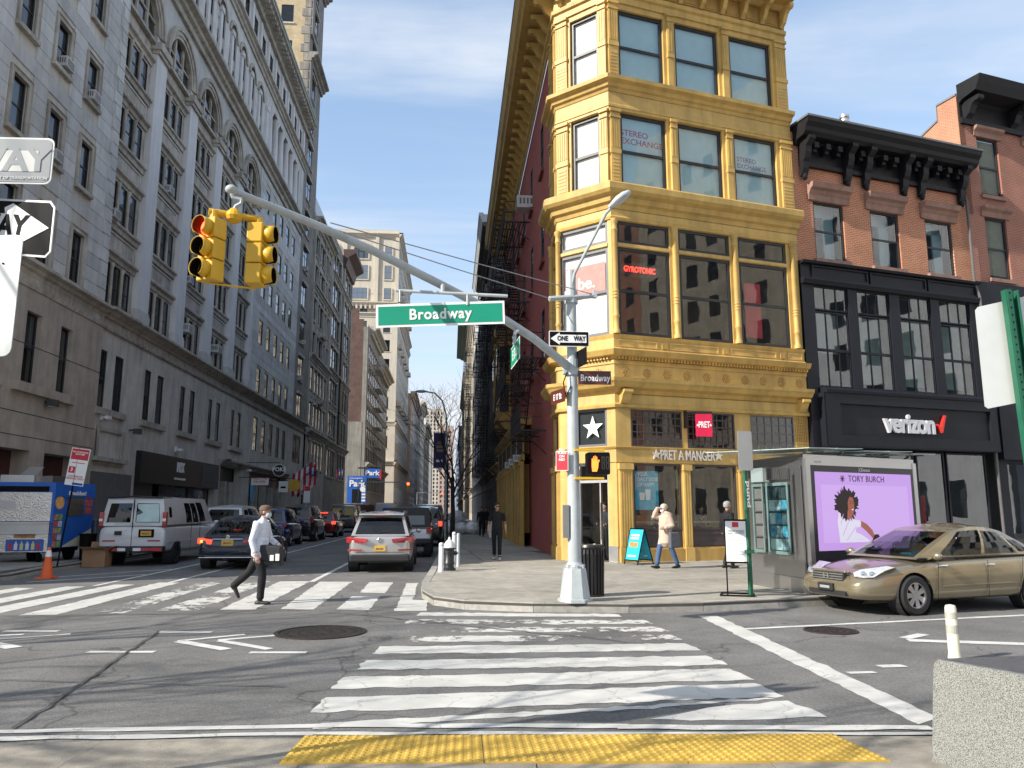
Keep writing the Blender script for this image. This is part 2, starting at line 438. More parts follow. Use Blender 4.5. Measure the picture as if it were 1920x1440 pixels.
SUV = [(0, .42, .9, .92, .72), (.04, .3, .98, 1.0, .82), (.3, .25, 1.02, 1.04, .89), (1.0, .22, 1.02, 1.03, .92), (2.2, .22, 1.0, 1.01, .92), (3.0, .22, .99, 1.01, .92), (3.4, .23, .95, 1.02, .91), (4.05, .27, .83, .92, .85), (4.33, .33, .68, .75, .74), (4.4, .4, .57, .6, .6)]
VAN = [(0, .55, 1.1, 1.12, .9), (.03, .42, 1.18, 1.2, .97), (.2, .38, 1.2, 1.21, .99), (2.0, .36, 1.2, 1.21, 1.0), (4.2, .36, 1.18, 1.2, 1.0), (4.9, .36, 1.12, 1.22, .98), (5.4, .4, .98, 1.08, .93), (5.62, .5, .82, .88, .82), (5.7, .6, .7, .72, .7)]
JEE = [(0, .5, .95, .96, .74), (.04, .48, 1.03, 1.04, .8), (.3, .45, 1.05, 1.06, .82), (2.6, .45, 1.05, 1.06, .82), (3.0, .45, 1.05, 1.08, .8), (3.9, .5, 1.0, 1.05, .7), (4.1, .55, .95, .98, .66), (4.15, .6, .9, .92, .6)]
for k, st, wh, r, w in (('sedan', SED, (.87, 3.55), .315, 1.72), ('suv', SUV, (.88, 3.5), .345, 1.84), ('van', VAN, (1.1, 4.75), .36, 2.0), ('jeep', JEE, (.75, 3.3), .4, 1.66)): CARS[k] = (carbody(st, wh, r, w), wh, r, w)
# bodies: overlapping limb shapes fused into one skin
def limb(mb, pts, mi=0, n=12, side=Vector((0, 1, 0))):
    """pts = (x, y, z, half width, half depth); closed tapering tube"""
    P = [Vector(p[:3]) for p in pts]; rings = []
    for i, p in enumerate(P):
        d = (P[min(i + 1, len(P) - 1)] - P[max(i - 1, 0)]).normalized()
        a = (side - d * side.dot(d)).normalized(); b = d.cross(a)
        rings.append([tuple(p + a * pts[i][3] * math.cos(t) + b * pts[i][4] * math.sin(t)) for t in [2 * math.pi * k / n for k in range(n)]])
    a0 = (P[0] - P[1]).normalized() * min(pts[0][3], pts[0][4]) * .6; a1 = (P[-1] - P[-2]).normalized() * min(pts[-1][3], pts[-1][4]) * .6
    cap = lambda r, c, o: [tuple(c + (Vector(q) - c) * .55 + o) for q in r]
    rings = [cap(rings[0], P[0], a0)] + rings + [cap(rings[-1], P[-1], a1)]
    mb.loft(rings, mi)
def lerp3(a, b, t): return tuple(a[i] + (b[i] - a[i]) * t for i in range(3))
def figure(J, col, vox=.011, shoes=True, hands=True, skirt=None, coat=None, sleeve=True):
    """J: joint positions in metres, facing +x. zones: 0 skin 1 top 2 trousers 3 shoes 4 cuffs"""
    mb = MB(); L3 = lerp3; w = J.get('bulk', 1.0)
    hp, ch, nk, hd = J['hip'], J['chest'], J['neck'], J['head']
    sp = L3(hp, ch, .5)
    limb(mb, [(hp[0], hp[1], hp[2] - .06, .155 * w, .115 * w), (*hp, .165 * w, .125 * w), (*L3(hp, ch, .12), .16 * w, .125 * w)], 2)
    limb(mb, [(*L3(hp, ch, .02), .17 * w, .128 * w), (*L3(hp, ch, .2), .165 * w, .125 * w), (*sp, .158 * w, .118 * w), (*L3(sp, ch, .6), .172 * w, .122 * w), (*ch, .185 * w, .118 * w), (*L3(ch, nk, .5), .165 * w, .1 * w), (*L3(ch, nk, .82), .09, .075)], 1, 16)
    limb(mb, [(*L3(ch, nk, .6), .058, .06), (*nk, .052, .056), (*L3(nk, hd, .5), .05, .055)], 0)
    # head: skull, jaw, nose, ears
    hx, hy, hz = hd; c, s = math.cos(J.get('look', 0)), math.sin(J.get('look', 0))
    q = lambda x, y, z: (hx + x * c - y * s, hy + x * s + y * c, hz + z)
    hm = MB(); hm.ball((0, 0, .02), (.095, .075, .1), 16, 10); hm.ball((.028, 0, -.045), (.062, .055, .07), 14, 8); hm.ball((.095, 0, -.012), (.02, .013, .024), 8, 6); hm.ball((.082, 0, -.068), (.016, .024, .01), 8, 6); hm.ball((.075, 0, .025), (.025, .05, .012), 8, 6)
    for e in (-1, 1): hm.ball((-.005, e * .077, -.005), (.02, .009, .032), 8, 6)
    mb.join(MB().add([q(*v) for v in hm.v], hm.f), mi=0)
    for e in (1, -1):
        k = 'l' if e > 0 else 'r'
        H, K, A = J['h' + k], J['k' + k], J['a' + k]
        limb(mb, [(*H, .088 * w, .095 * w), (*L3(H, K, .3), .088 * w, .095 * w), (*L3(H, K, .7), .07 * w, .078 * w), (*K, .063 * w, .068 * w), (*L3(K, A, .3), .064 * w, .068 * w), (*L3(K, A, .7), .058 * w, .06 * w), (*L3(K, A, .93), .06 * w, .062 * w)], 2)
        f = Vector(J['f' + k]).normalized(); up = Vector(J.get('u' + k, (0, 0, 1))); a = Vector(A)
        sd_ = up.cross(f).normalized(); sole = a - up * .055
        limb(mb, [(*(sole - f * .07), .036, .04), (*(sole - f * .02), .04, .045), (*(sole + f * .07), .045, .035), (*(sole + f * .15), .046, .026), (*(sole + f * .185), .036, .02)], 3, side=sd_)
        limb(mb, [(*L3(K, A, .86), .042, .045), (*A, .04, .044), (*(a - up * .04), .04, .046)], 3)
        S, E, Wr = J['s' + k], J['e' + k], J['w' + k]; tk = J.get('arm', 1.0)
        limb(mb, [(*L3(ch, S, .55), .075 * w, .075 * w), (*S, .07 * w * tk, .072 * w * tk), (*L3(S, E, .4), .058 * tk, .06 * tk), (*E, .05 * tk, .052 * tk)] + ([(*L3(E, Wr, .35), .048 * tk, .05 * tk), (*L3(E, Wr, .96), .04 * tk, .042 * tk)] if sleeve else []), 1)
        limb(mb, [(*L3(E, Wr, .0), .04, .042), (*L3(E, Wr, .4), .04, .04), (*L3(E, Wr, .9), .028, .03), (*Wr, .027, .03)] if not sleeve else [(*L3(E, Wr, .88), .026, .028), (*Wr, .026, .028)], 0)
        # hand: palm, four fingers, thumb
        hd_ = Vector(J.get('d' + k, (Vector(Wr) - Vector(E)))).normalized(); pn = Vector(J.get('p' + k, (0, -e, 0))); pn = (pn - hd_ * pn.dot(hd_)).normalized(); ac = hd_.cross(pn)
        w0 = Vector(Wr)
        limb(mb, [(*w0, .026, .018), (*(w0 + hd_ * .05), .042, .017), (*(w0 + hd_ * .09), .042, .014)], 0, side=ac)
        cu = J.get('curl' + k, .35)
        for i, ln in enumerate((.062, .075, .07, .055)):
            o_ = w0 + hd_ * .088 + ac * (i - 1.5) * .0225; d1 = (hd_ * math.cos(cu) + pn * math.sin(cu)); d2 = (hd_ * math.cos(cu * 2.2) + pn * math.sin(cu * 2.2)); m_ = o_ + d1 * ln * .55
            limb(mb, [(*o_, .0095, .0095), (*m_, .009, .009), (*(m_ + d2 * ln * .5), .0075, .0075)], 0, 7)
        fr_ = -1 if J.get('tside' + k, 1) > 0 else 1
        o_ = w0 + hd_ * .025 + ac * fr_ * .03; m_ = o_ + (hd_ * .7 + ac * fr_ * .6 + pn * .3).normalized() * .04
        limb(mb, [(*o_, .013, .013), (*m_, .011, .011), (*(m_ + (hd_ + pn * .4 + ac * fr_ * .1).normalized() * .035), .009, .009)], 0, 7)
    if coat:   # coat or shirt tail hanging from the waist
        for cc in coat: limb(mb, cc, 1, 16)
    pts, zone = [], []
    for f, z in zip(mb.f, mb.m):
        q_ = Vector((0, 0, 0))
        for i in f: q_ += Vector(mb.v[i])
        pts.append(q_ / len(f)); zone.append(z)
        for i in f[::2]: pts.append(Vector(mb.v[i])); zone.append(z)
    kd = kdtree.KDTree(len(pts))
    for i, p in enumerate(pts): kd.insert(p, i)
    kd.balance()
    me = evaluated(mb, [('REMESH', {'mode': 'VOXEL', 'voxel_size': vox}), ('SMOOTH', {'factor': .5, 'iterations': 2})])
    mi = [zone[kd.find(p.center)[1]] for p in me.polygons]
    if coat:
        zl = min(c_[2] for cc in coat for c_ in cc) - .03
        mi = [1 if (m_ == 2 and p.center.z > zl) else m_ for m_, p in zip(mi, me.polygons)]
    me.materials.clear()
    for c_ in col: me.materials.append(c_)
    me.polygons.foreach_set('material_index', mi); me.polygons.foreach_set('use_smooth', [True] * len(mi)); me.update()
    return me
def cloth(name, col, rough=.85):
    return mat(name, col, rough, var=.1, scale=14, bump=.55, bscale=16)
SK1 = mat('skin_light', (.52, .3, .22), .55, var=.08, scale=20); SK2 = mat('skin_tan', (.42, .23, .16), .55, var=.08, scale=20)
def stand(dx=0, **k):
    J = dict(hip=(0, 0, .93), chest=(0, 0, 1.36), neck=(.01, 0, 1.5), head=(.025, 0, 1.63), hl=(0, .09, .9), kl=(.02, .095, .5), al=(0, .1, .085), fl=(1, .1, 0), hr=(0, -.09, .9), kr=(.02, -.095, .5), ar=(0, -.1, .085), fr=(1, -.1, 0),
             sl=(0, .19, 1.41), el=(-.02, .25, 1.12), wl=(.05, .26, .88), sr=(0, -.19, 1.41), er=(-.02, -.25, 1.12), wr=(.05, -.26, .88)); J.update(k); return J
PEOPLE = {}
B1, B2, B3 = cloth('trousers_black', (.006, .006, .008)), cloth('jeans_blue', (.06, .11, .22)), cloth('shirt_black', (.007, .007, .008))
SH1, SH2 = mat('shoe_black', (.015, .013, .012), .5), mat('shoe_white', (.55, .55, .56), .6)
WS, CO = cloth('shirt_white', (.66, .69, .76)), cloth('coat_beige', (.52, .4, .32))
# man striding right with a bag (faces +x)
JW = stand(hip=(.0, 0, .93), chest=(.01, 0, 1.37), neck=(.04, 0, 1.5), head=(.07, 0, 1.625), hl=(-.01, .09, .9), kl=(-.2, .1, .56), al=(-.5, .1, .29), fl=(.45, 0, -.9), ul=(-.85, 0, .5), hr=(.02, -.09, .9), kr=(.1, -.09, .5), ar=(.08, -.09, .085), fr=(1, -.05, 0),
           sr=(.0, -.19, 1.42), er=(-.07, -.24, 1.12), wr=(.02, -.25, .87), sl=(.02, .19, 1.42), el=(.1, .25, 1.14), wl=(.28, .2, 1.02), bulk=1.1, arm=1.12, pr=(0, 1, 0), tsider=-1)
PEOPLE['walker'] = figure(JW, [SK1, WS, B1, SH1, WS], .0095, coat=[[(0, 0, .86, .185, .14), (.0, 0, 1.0, .19, .145), (.01, 0, 1.15, .18, .14)]])
# woman shading her eyes (faces +x; seen from her left front)
JA = stand(hip=(0, 0, .9), chest=(-.02, 0, 1.3), neck=(.0, 0, 1.43), head=(.03, 0, 1.555), hl=(0, .08, .87), kl=(-.13, .08, .5), al=(-.3, .08, .1), fl=(1, 0, -.15), hr=(0, -.08, .87), kr=(.16, -.08, .5), ar=(.25, -.08, .09), fr=(1, 0, .1),
           sr=(0, -.18, 1.35), er=(.2, -.24, 1.36), wr=(.15, -.1, 1.58), sl=(0, .18, 1.35), el=(-.05, .25, 1.1), wl=(.16, .2, 1.06), bulk=1.08, arm=1.3, dr=(.2, 1, .1), pr=(0, 0, -1))
PEOPLE['woman'] = figure(JA, [SK1, CO, B2, SH1, CO], .0105, coat=[[(0, 0, .66, .2, .17), (0, 0, .85, .2, .165), (0, 0, 1.05, .195, .16), (-.01, 0, 1.25, .2, .155), (-.01, 0, 1.36, .17, .13)]])
JB = stand(kl=(.1, .09, .5), al=(.14, .09, .085), kr=(-.02, -.09, .5), ar=(-.14, -.09, .1), el=(-.06, .25, 1.13), wl=(.02, .28, .9), er=(-.04, -.25, 1.12), wr=(.1, -.27, .9), look=.5)
PEOPLE['blackshirt'] = figure(JB, [SK2, B3, B1, SH2, B3], .0105, sleeve=False)
PEOPLE['stroller'] = figure(stand(kl=(.12, .09, .5), al=(.18, .09, .085), kr=(-.05, -.09, .5), ar=(-.2, -.09, .12), arm=1.15), [SK2, B3, B1, SH1, B3], .016)
PEOPLE['stander'] = figure(stand(arm=1.2, bulk=1.08, wl=(.2, .2, 1.05), wr=(.22, -.12, 1.1)), [SK1, cloth('jacket_dark', (.03, .032, .04)), B1, SH1, B3], .015)
JS = stand(hip=(0, 0, .5), chest=(.03, 0, .93), neck=(.05, 0, 1.07), head=(.07, 0, 1.2), hl=(0, .09, .48), kl=(.42, .1, .5), al=(.4, .1, .1), hr=(0, -.09, .48), kr=(.42, -.1, .5), ar=(.4, -.1, .1), sl=(.03, .19, .98), el=(.12, .25, .72), wl=(.33, .18, .78), sr=(.03, -.19, .98), er=(.14, -.25, .72), wr=(.3, -.1, .95))
PEOPLE['sitter'] = figure(JS, [SK2, cloth('jacket_grey', (.08, .08, .085)), B1, SH1, B3], .015)
# ------------------------------------------------------------------ ground
def asphalt():
    m, t, N, L, b = nt('asphalt')
    geo = N.new('ShaderNodeNewGeometry'); pos = geo.outputs['Position']
    def noise(s, d=6, r=.6):
        n = N.new('ShaderNodeTexNoise'); n.inputs['Scale'].default_value = s; n.inputs['Detail'].default_value = d; n.inputs['Roughness'].default_value = r
        L.new(pos, n.inputs['Vector']); return n.outputs[0]
    def rng(v, a, b_, c, d):
        r = N.new('ShaderNodeMapRange'); L.new(v, r.inputs[0])
        for i, q in enumerate((a, b_, c, d)): r.inputs[i + 1].default_value = q
        return r.outputs[0]
    def mul(a, b_):
        q = N.new('ShaderNodeMath'); q.operation = 'MULTIPLY'; L.new(a, q.inputs[0]); L.new(b_, q.inputs[1]); return q.outputs[0]
    fine = rng(noise(75, 4, .7), .3, .7, .5, 1.5)
    mid = rng(noise(26, 5, .75), .32, .68, .72, 1.28)
    big = rng(noise(.6, 9, .72), .32, .68, .66, 1.2)
    v = N.new('ShaderNodeTexVoronoi'); v.feature = 'DISTANCE_TO_EDGE'; v.inputs['Scale'].default_value = .23; v.inputs['Randomness'].default_value = 1
    nz = N.new('ShaderNodeTexNoise'); nz.inputs['Scale'].default_value = 1.1; nz.inputs['Detail'].default_value = 5; L.new(pos, nz.inputs['Vector'])
    ad = N.new('ShaderNodeVectorMath'); ad.operation = 'MULTIPLY_ADD'; L.new(nz.outputs['Color'], ad.inputs[0]); ad.inputs[1].default_value = (1.6, 1.6, 0); L.new(pos, ad.inputs[2])
    L.new(ad.outputs[0], v.inputs['Vector'])
    crack = rng(v.outputs['Distance'], .0, .006, .5, 1)
    # oil drips along the wheel tracks and darker patch repairs
    k = mul(mul(mul(fine, mid), big), crack)
    col = N.new('ShaderNodeVectorMath'); col.operation = 'SCALE'; col.inputs[0].default_value = (.185, .18, .172); L.new(k, col.inputs[3])
    L.new(col.outputs[0], b.inputs['Base Color']); b.inputs['Roughness'].default_value = .88
    b.inputs['Specular IOR Level'].default_value = .35
    bp = N.new('ShaderNodeBump'); bp.inputs['Strength'].default_value = .55; bp.inputs['Distance'].default_value = .008
    L.new(fine, bp.inputs['Height']); L.new(bp.outputs[0], b.inputs['Normal'])
    return m
ASPH = asphalt()
def paintmat(name, col, wear):
    m, t, N, L, b = nt(name)
    geo = N.new('ShaderNodeNewGeometry'); pos = geo.outputs['Position']
    n = N.new('ShaderNodeTexNoise'); n.inputs['Scale'].default_value = 5.5; n.inputs['Detail'].default_value = 9; n.inputs['Roughness'].default_value = .68
    L.new(pos, n.inputs['Vector'])
    n0 = N.new('ShaderNodeTexNoise'); n0.inputs['Scale'].default_value = .75; n0.inputs['Detail'].default_value = 3
    L.new(pos, n0.inputs['Vector'])
    a = N.new('ShaderNodeMath'); a.operation = 'MULTIPLY_ADD'; a.inputs[1].default_value = .8; L.new(n0.outputs[0], a.inputs[0]); L.new(n.outputs[0], a.inputs[2])
    r = N.new('ShaderNodeMapRange'); r.inputs[1].default_value = wear; r.inputs[2].default_value = wear + .03
    L.new(a.outputs[0], r.inputs[0])
    v = N.new('ShaderNodeTexVoronoi'); v.feature = 'DISTANCE_TO_EDGE'; v.inputs['Scale'].default_value = 1.9
    ad = N.new('ShaderNodeVectorMath'); ad.operation = 'MULTIPLY_ADD'; L.new(n.outputs['Color'], ad.inputs[0]); ad.inputs[1].default_value = (.35, .35, 0); L.new(pos, ad.inputs[2])
    L.new(ad.outputs[0], v.inputs['Vector'])
    cr = N.new('ShaderNodeMapRange'); cr.inputs[1].default_value = .0; cr.inputs[2].default_value = .012; cr.inputs[3].default_value = .45; cr.inputs[4].default_value = 1; L.new(v.outputs['Distance'], cr.inputs[0])
    n2 = N.new('ShaderNodeTexNoise'); n2.inputs['Scale'].default_value = 2.5; n2.inputs['Detail'].default_value = 6; L.new(pos, n2.inputs['Vector'])
    r2 = N.new('ShaderNodeMapRange'); r2.inputs[1].default_value = .3; r2.inputs[2].default_value = .7; r2.inputs[3].default_value = .8; r2.inputs[4].default_value = 1.05; L.new(n2.outputs[0], r2.inputs[0])
    mm = N.new('ShaderNodeMath'); mm.operation = 'MULTIPLY'; L.new(cr.outputs[0], mm.inputs[0]); L.new(r2.outputs[0], mm.inputs[1])
    sc_ = N.new('ShaderNodeVectorMath'); sc_.operation = 'SCALE'; sc_.inputs[0].default_value = col; L.new(mm.outputs[0], sc_.inputs[3])
    L.new(sc_.outputs[0], b.inputs['Base Color']); b.inputs['Roughness'].default_value = .7
    L.new(r.outputs[0], b.inputs['Alpha'])
    return m
PAINT = paintmat('road_paint', (.6, .59, .55), .56)
PAINTW = paintmat('road_paint_worn', (.6, .59, .55), .88)
PAINTN = paintmat('road_paint_new', (.66, .65, .62), .4)
road = struct('road', MB().quad((-900, -300, 0), (900, -300, 0), (900, 2500, 0), (-900, 2500, 0)), ASPH)
rnd = random.Random(3)
def ragged(corners, jit=.02, step=.12, z=.004):
    pts = []
    n = len(corners)
    for i in range(n):
        a, b = Vector((*corners[i], 0)), Vector((*corners[(i + 1) % n], 0))
        k = max(1, int((b - a).length / step))
        nrm = Vector((-(b - a).y, (b - a).x, 0)).normalized() if (b - a).length > 0 else Vector()
        for j in range(k):
            q = a.lerp(b, j / k) + nrm * (rnd.gauss(0, jit) if j else 0)
            pts.append((q.x, q.y, z))
    return pts
def mark(name, corners, m=None, jit=.012, step=.14, z=.004):
    pts = ragged(corners, jit, step, z)
    o = obj(name, MB().add(pts, [tuple(range(len(pts)))]), m or PAINT, road, fix=False)
    if o.data.polygons[0].normal.z < 0: o.data.flip_normals()
    return o
def line(name, a, b, w, m=None, z=.006, jit=.006):
    a, b = Vector(a), Vector(b); n = Vector((-(b - a).y, (b - a).x)).normalized() * w / 2
    return mark(name, [tuple(a - n), tuple(b - n), tuple(b + n), tuple(a + n)], m, jit, .3, z)
# wide crosswalk over Broadway
for (x0, ya, yb, x1, yc, yd, w) in [(-.52, 12.78, 13.16, 2.72, 12.4, 12.74, 0), (-.66, 11.9, 12.34, 3.02, 11.6, 12.02, 1), (-.72, 11.1, 11.52, 3.06, 10.86, 11.3, 1), (-.8, 10.3, 10.76, 3.04, 10.16, 10.58, 1),
                                    (-.9, 9.48, 9.98, 3.02, 9.4, 9.9, 0), (-.97, 8.58, 9.08, 3.02, 8.52, 9.06, 0), (-1.1, 7.7, 8.2, 3.02, 7.76, 8.32, 0), (-1.14, 6.84, 7.36, 3.02, 7.08, 7.62, 0), (-1.04, 6.34, 6.5, 2.9, 6.98, 7.04, 0)]:
    mark('crosswalk_bar', [(x0, ya), ((x0 + x1) / 2, (ya + yc) / 2 - .03), (x1, yc), (x1 - .06, yd), ((x0 + x1) / 2, (yb + yd) / 2 - .02), (x0 + .05, yb)], PAINTW if w else PAINT, .02, .1)
mark('crosswalk_bar', [(1.62, 6.42), (2.25, 6.33), (3.06, 6.36), (2.98, 6.92), (2.2, 6.74)], PAINT, .02)
# crosswalk over the side street
for c, w in [([(-.91, 13.39), (-.38, 13.34), (-.4, 14.9), (-.68, 15.0), (-.73, 18.42), (-.99, 18.44)], 0), ([(-1.83, 16.44), (-1.3, 16.24), (-1.32, 18.67), (-1.88, 18.72)], 0), ([(-1.91, 13.68), (-1.35, 13.56), (-1.35, 15.66), (-1.9, 15.7)], 0),
             ([(-2.86, 13.79), (-2.29, 13.67), (-2.3, 18.89), (-3.05, 18.95)], 0), ([(-3.87, 13.79), (-3.28, 13.75), (-3.29, 19.11), (-4.02, 19.1)], 0), ([(-4.9, 13.77), (-4.21, 13.72), (-4.24, 19.18), (-4.75, 19.2)], 1),
             ([(-5.85, 13.5), (-5.3, 13.4), (-5.28, 19.0), (-5.8, 19.1)], 1), ([(-6.87, 13.3), (-6.3, 13.35), (-6.27, 18.99), (-6.75, 19.02)], 0), ([(-7.88, 13.4), (-7.32, 13.4), (-7.12, 18.57), (-7.58, 18.6)], 0),
             ([(-8.7, 13.4), (-8.15, 13.4), (-8.02, 18.17), (-8.45, 18.2)], 0), ([(-9.6, 13.4), (-9.1, 13.4), (-8.95, 17.9), (-9.4, 18.0)], 0), ([(-10.5, 14), (-10.0, 14), (-9.8, 17.6), (-10.2, 17.7)], 0)]:
    mark('crosswalk_bar', c, PAINTW if w else PAINT, .012)
line('lane_line', (-7.89, 18.3), (-7.6, 60), .12, PAINTN); line('lane_line', (-6.5, 18.9), (-6.3, 75), .12, PAINTN)
line('lane_line', (-3.24, 18.9), (-3.24, 26.5), .13, PAINTN)
line('stop_line', (-9.86, 19.3), (-7.95, 21.4), .13, PAINTN); line('stop_line', (-9.95, 20.75), (-7.95, 23.3), .12, PAINTN); line('stop_line', (-7.0, 20.13), (-3.3, 20.9), .12, PAINTW)
mark('stop_line', [(3.67, 6.1), (3.95, 6.28), (4.25, 12.38), (3.94, 12.41)], PAINT, .012)
line('lane_line', (4.16, 10.99), (30.0, 16.5), .11, PAINTN)
# bike chevrons in the junction
for a, b, w in [((-3.98, 11.34), (-3.25, 11.29), .12), ((-4.26, 9.86), (-3.47, 9.8), .12), ((-2.34, 9.67), (-1.67, 9.62), .12), ((-3.47, 10.57), (-2.75, 11.05), .1), ((-3.44, 10.55), (-2.67, 9.9), .16), ((-2.97, 10.6), (-2.27, 10.95), .1), ((-2.94, 10.56), (-2.16, 9.88), .12),
                ((-6.16, 11.61), (-5.4, 11.55), .12), ((-6.3, 11.15), (-5.73, 11.29), .1), ((-5.85, 10.9), (-5.12, 11.29), .1), ((-5.8, 10.6), (-5.28, 10.22), .2)]:
    line('chevron_marking', a, b, w, PAINTN)
for a, b, w in [((5.9, 9.9), (8.2, 9.2), .22), ((5.95, 10.05), (6.4, 10.35), .16), ((4.6, 8.3), (4.9, 8.32), .14), ((4.1, 8.0), (4.4, 8.02), .1), ((8.6, 11.3), (9.0, 11.35), .12)]:
    line('arrow_marking', a, b, w, PAINTN)
TAR = mat('tar', (.075, .073, .07), .7, var=.3, scale=6)
def seam(pts, w):
    L_, R_ = [], []
    for i, p in enumerate(pts):
        a, b = Vector(pts[max(i - 1, 0)]), Vector(pts[min(i + 1, len(pts) - 1)]); n = Vector((-(b - a).y, (b - a).x)).normalized() * w / 2
        k = rnd.uniform(.6, 1.3)
        L_.append((p[0] + n.x * k, p[1] + n.y * k, .0125)); R_.append((p[0] - n.x * k, p[1] - n.y * k, .0125))
    mb = MB()
    for i in range(len(pts) - 1): mb.quad(L_[i], L_[i + 1], R_[i + 1], R_[i])
    obj('tar_seam', mb, TAR, road, fix=False)
def wig(a, b, n, s): return [(a[0] + (b[0] - a[0]) * i / n + rnd.gauss(0, s), a[1] + (b[1] - a[1]) * i / n + rnd.gauss(0, s)) for i in range(n + 1)]
seam(wig((-3.3, 6.5), (-4.0, 11.4), 30, .012), .032)
seam(wig((-9, 9.1), (-1.5, 7.8), 40, .02), .018); seam(wig((-1.4, 12.9), (2.4, 9.9), 30, .03), .03); seam(wig((.2, 14.0), (-11, 12.4), 40, .02), .02); seam(wig((-12, 13.1), (-3, 13.3), 30, .03), .025)
# ------------------------------------------------------------------ pavements
CONC = mat('concrete', (.37, .345, .295), .9, var=.2, scale=3.2, bump=.4, bscale=140, grime=.34, rand=.14)
CONCN = mat('concrete_near', (.34, .305, .25), .9, var=.26, scale=5, bump=.5, bscale=120, grime=.45, rand=.15)
JOINT = mat('joint', (.07, .065, .06), .95)
GRAN = mat('kerb_granite', (.34, .325, .29), .8, var=.2, scale=9, bump=.3, bscale=90, rand=.2)
def clip(poly, a, b, keep):
    out = []
    for i in range(len(poly)):
        p, q = poly[i], poly[(i + 1) % len(poly)]
        dp, dq = keep(p), keep(q)
        if dp >= 0: out.append(p)
        if (dp >= 0) != (dq >= 0):
            t = dp / (dp - dq); out.append((p[0] + (q[0] - p[0]) * t, p[1] + (q[1] - p[1]) * t))
    return out
def pavement(name, poly, top, rng, cell, ang, m, gap=.011, label=None, base_z=-.3):
    mb = MB(); n = len(poly)
    mb.prism([(x, y, base_z) for x, y in poly], [(x, y, top - .014) for x, y in poly])
    base = struct(name, mb, JOINT)
    ca, sa = math.cos(ang), math.sin(ang)
    P = [(x * ca + y * sa, -x * sa + y * ca) for x, y in poly]
    x0, x1, y0, y1 = rng
    nx, ny = int((x1 - x0) / cell[0]), int((y1 - y0) / cell[1])
    for i in range(nx):
        for j in range(ny):
            a, b = x0 + i * cell[0] + gap, x0 + (i + 1) * cell[0] - gap; c, d = y0 + j * cell[1] + gap, y0 + (j + 1) * cell[1] - gap
            q = clip(P, 0, 0, lambda p: p[0] - a); q = q and clip(q, 0, 0, lambda p: b - p[0]); q = q and clip(q, 0, 0, lambda p: p[1] - c); q = q and clip(q, 0, 0, lambda p: d - p[1])
            if not q or len(q) < 3: continue
            ar = abs(sum(q[k][0] * q[(k + 1) % len(q)][1] - q[(k + 1) % len(q)][0] * q[k][1] for k in range(len(q)))) / 2
            if ar < .02: continue
            t = top + rnd.uniform(-.004, .003)
            w = [(x * ca - y * sa, x * sa + y * ca) for x, y in q]
            obj('paving_slab', MB().prism([(x, y, top - .013) for x, y in w], [(x, y, t) for x, y in w]), m, base)
    return base
def kerb(parent, pts, top, w=.19, side=1, seg=1.6):
    """granite kerb stones laid along a line, each its own stone"""
    P = []
    for i in range(len(pts) - 1):
        a, b = Vector(pts[i]), Vector(pts[i + 1]); k = max(1, round((b - a).length / seg))
        P += [a.lerp(b, j / k) for j in range(k)]
    P.append(Vector(pts[-1]))
    nr = []
    for i in range(len(P)):
        d = (P[min(i + 1, len(P) - 1)] - P[max(i - 1, 0)]).normalized(); nr.append(Vector((-d.y, d.x)) * side)
    for i in range(len(P) - 1):
        a, b = P[i] - nr[i] * .015, P[i + 1] - nr[i + 1] * .015; e = (b - a).normalized() * .006
        a2, b2 = a + nr[i] * w, b + nr[i + 1] * w; h = top + .005 + rnd.uniform(-.004, .008)
        lo = [(*(a + e), -.1), (*(b - e), -.1), (*(b2 - e), -.1), (*(a2 + e), -.1)]
        c = nr[i] * .02
        hi = [(*(a + e + c), h), (*(b - e + c), h), (*(b2 - e), h), (*(a2 + e), h)]
        obj('kerb_stone', MB().hexa(lo + hi), GRAN, parent)
KF = [(-.3, 330), (-.34, 60), (-.42, 28.5), (-.52, 20.4), (-.6, 17.0), (-.52, 15.3), (-.28, 14.15), (.25, 13.52), (1.38, 13.08), (2.93, 12.84), (4.21, 12.93), (5.66, 13.3), (6.62, 13.54), (13.5, 15.4), (60, 27.9)]
side_n = pavement('sidewalk', KF + [(60, 330)], .15, (-4.2, 40, 10, 66), (2.15, 2.3), R(3), CONC)
kerb(side_n, KF[1:14], .15, side=1)
KL = [(-60, 11.5), (-20, 11.6), (-14.5, 12.6), (-12.2, 15), (-10.95, 18), (-10.6, 20), (-10.9, 22.5), (-10.95, 60), (-10.95, 330)]
side_s = pavement('sidewalk_left', KL + [(-60, 330)], .15, (-16, -10, 12, 62), (1.55, 1.55), 0, CONC)
kerb(side_s, KL[3:8], .15, side=1)
KN = [(-40, 6.28), (-3.3, 6.12), (-1.05, 6.1), (3.6, 5.74), (20, 9.6), (20, -60), (-40, -60)]
side_e = pavement('sidewalk_near', KN, .014, (-9, 9, -3, 6.6), (1.55, 1.5), R(-3), CONCN, gap=.004)
line('kerb_line', (-9.0, 6.52), (-1.0, 6.42), .11, PAINT, jit=.012); line('kerb_line', (-1.0, 6.42), (1.4, 6.22), .11, PAINT, jit=.012, z=.008); line('kerb_line', (1.3, 6.2), (3.7, 5.98), .12, PAINT, jit=.014, z=.0095)
line('kerb_line', (-9.0, 6.36), (-1.0, 6.2), .1, PAINT, jit=.012, z=.0085); line('kerb_line', (-1.0, 6.2), (3.66, 5.83), .07, PAINT, jit=.008, z=.0105)
TACT = mat('tactile_yellow', (.56, .36, .06), .75, var=.2, scale=4, grime=.35, bump=.2, bscale=80)
tp = [(-1.05, 6.08), (2.84, 5.83), (2.92, 5.2), (-1.1, 5.47)]
tact = thing('tactile_paving', 'yellow bumpy tactile paving strip at the near end of the crosswalk', 'tactile paving', (.9, 5.6, 0))
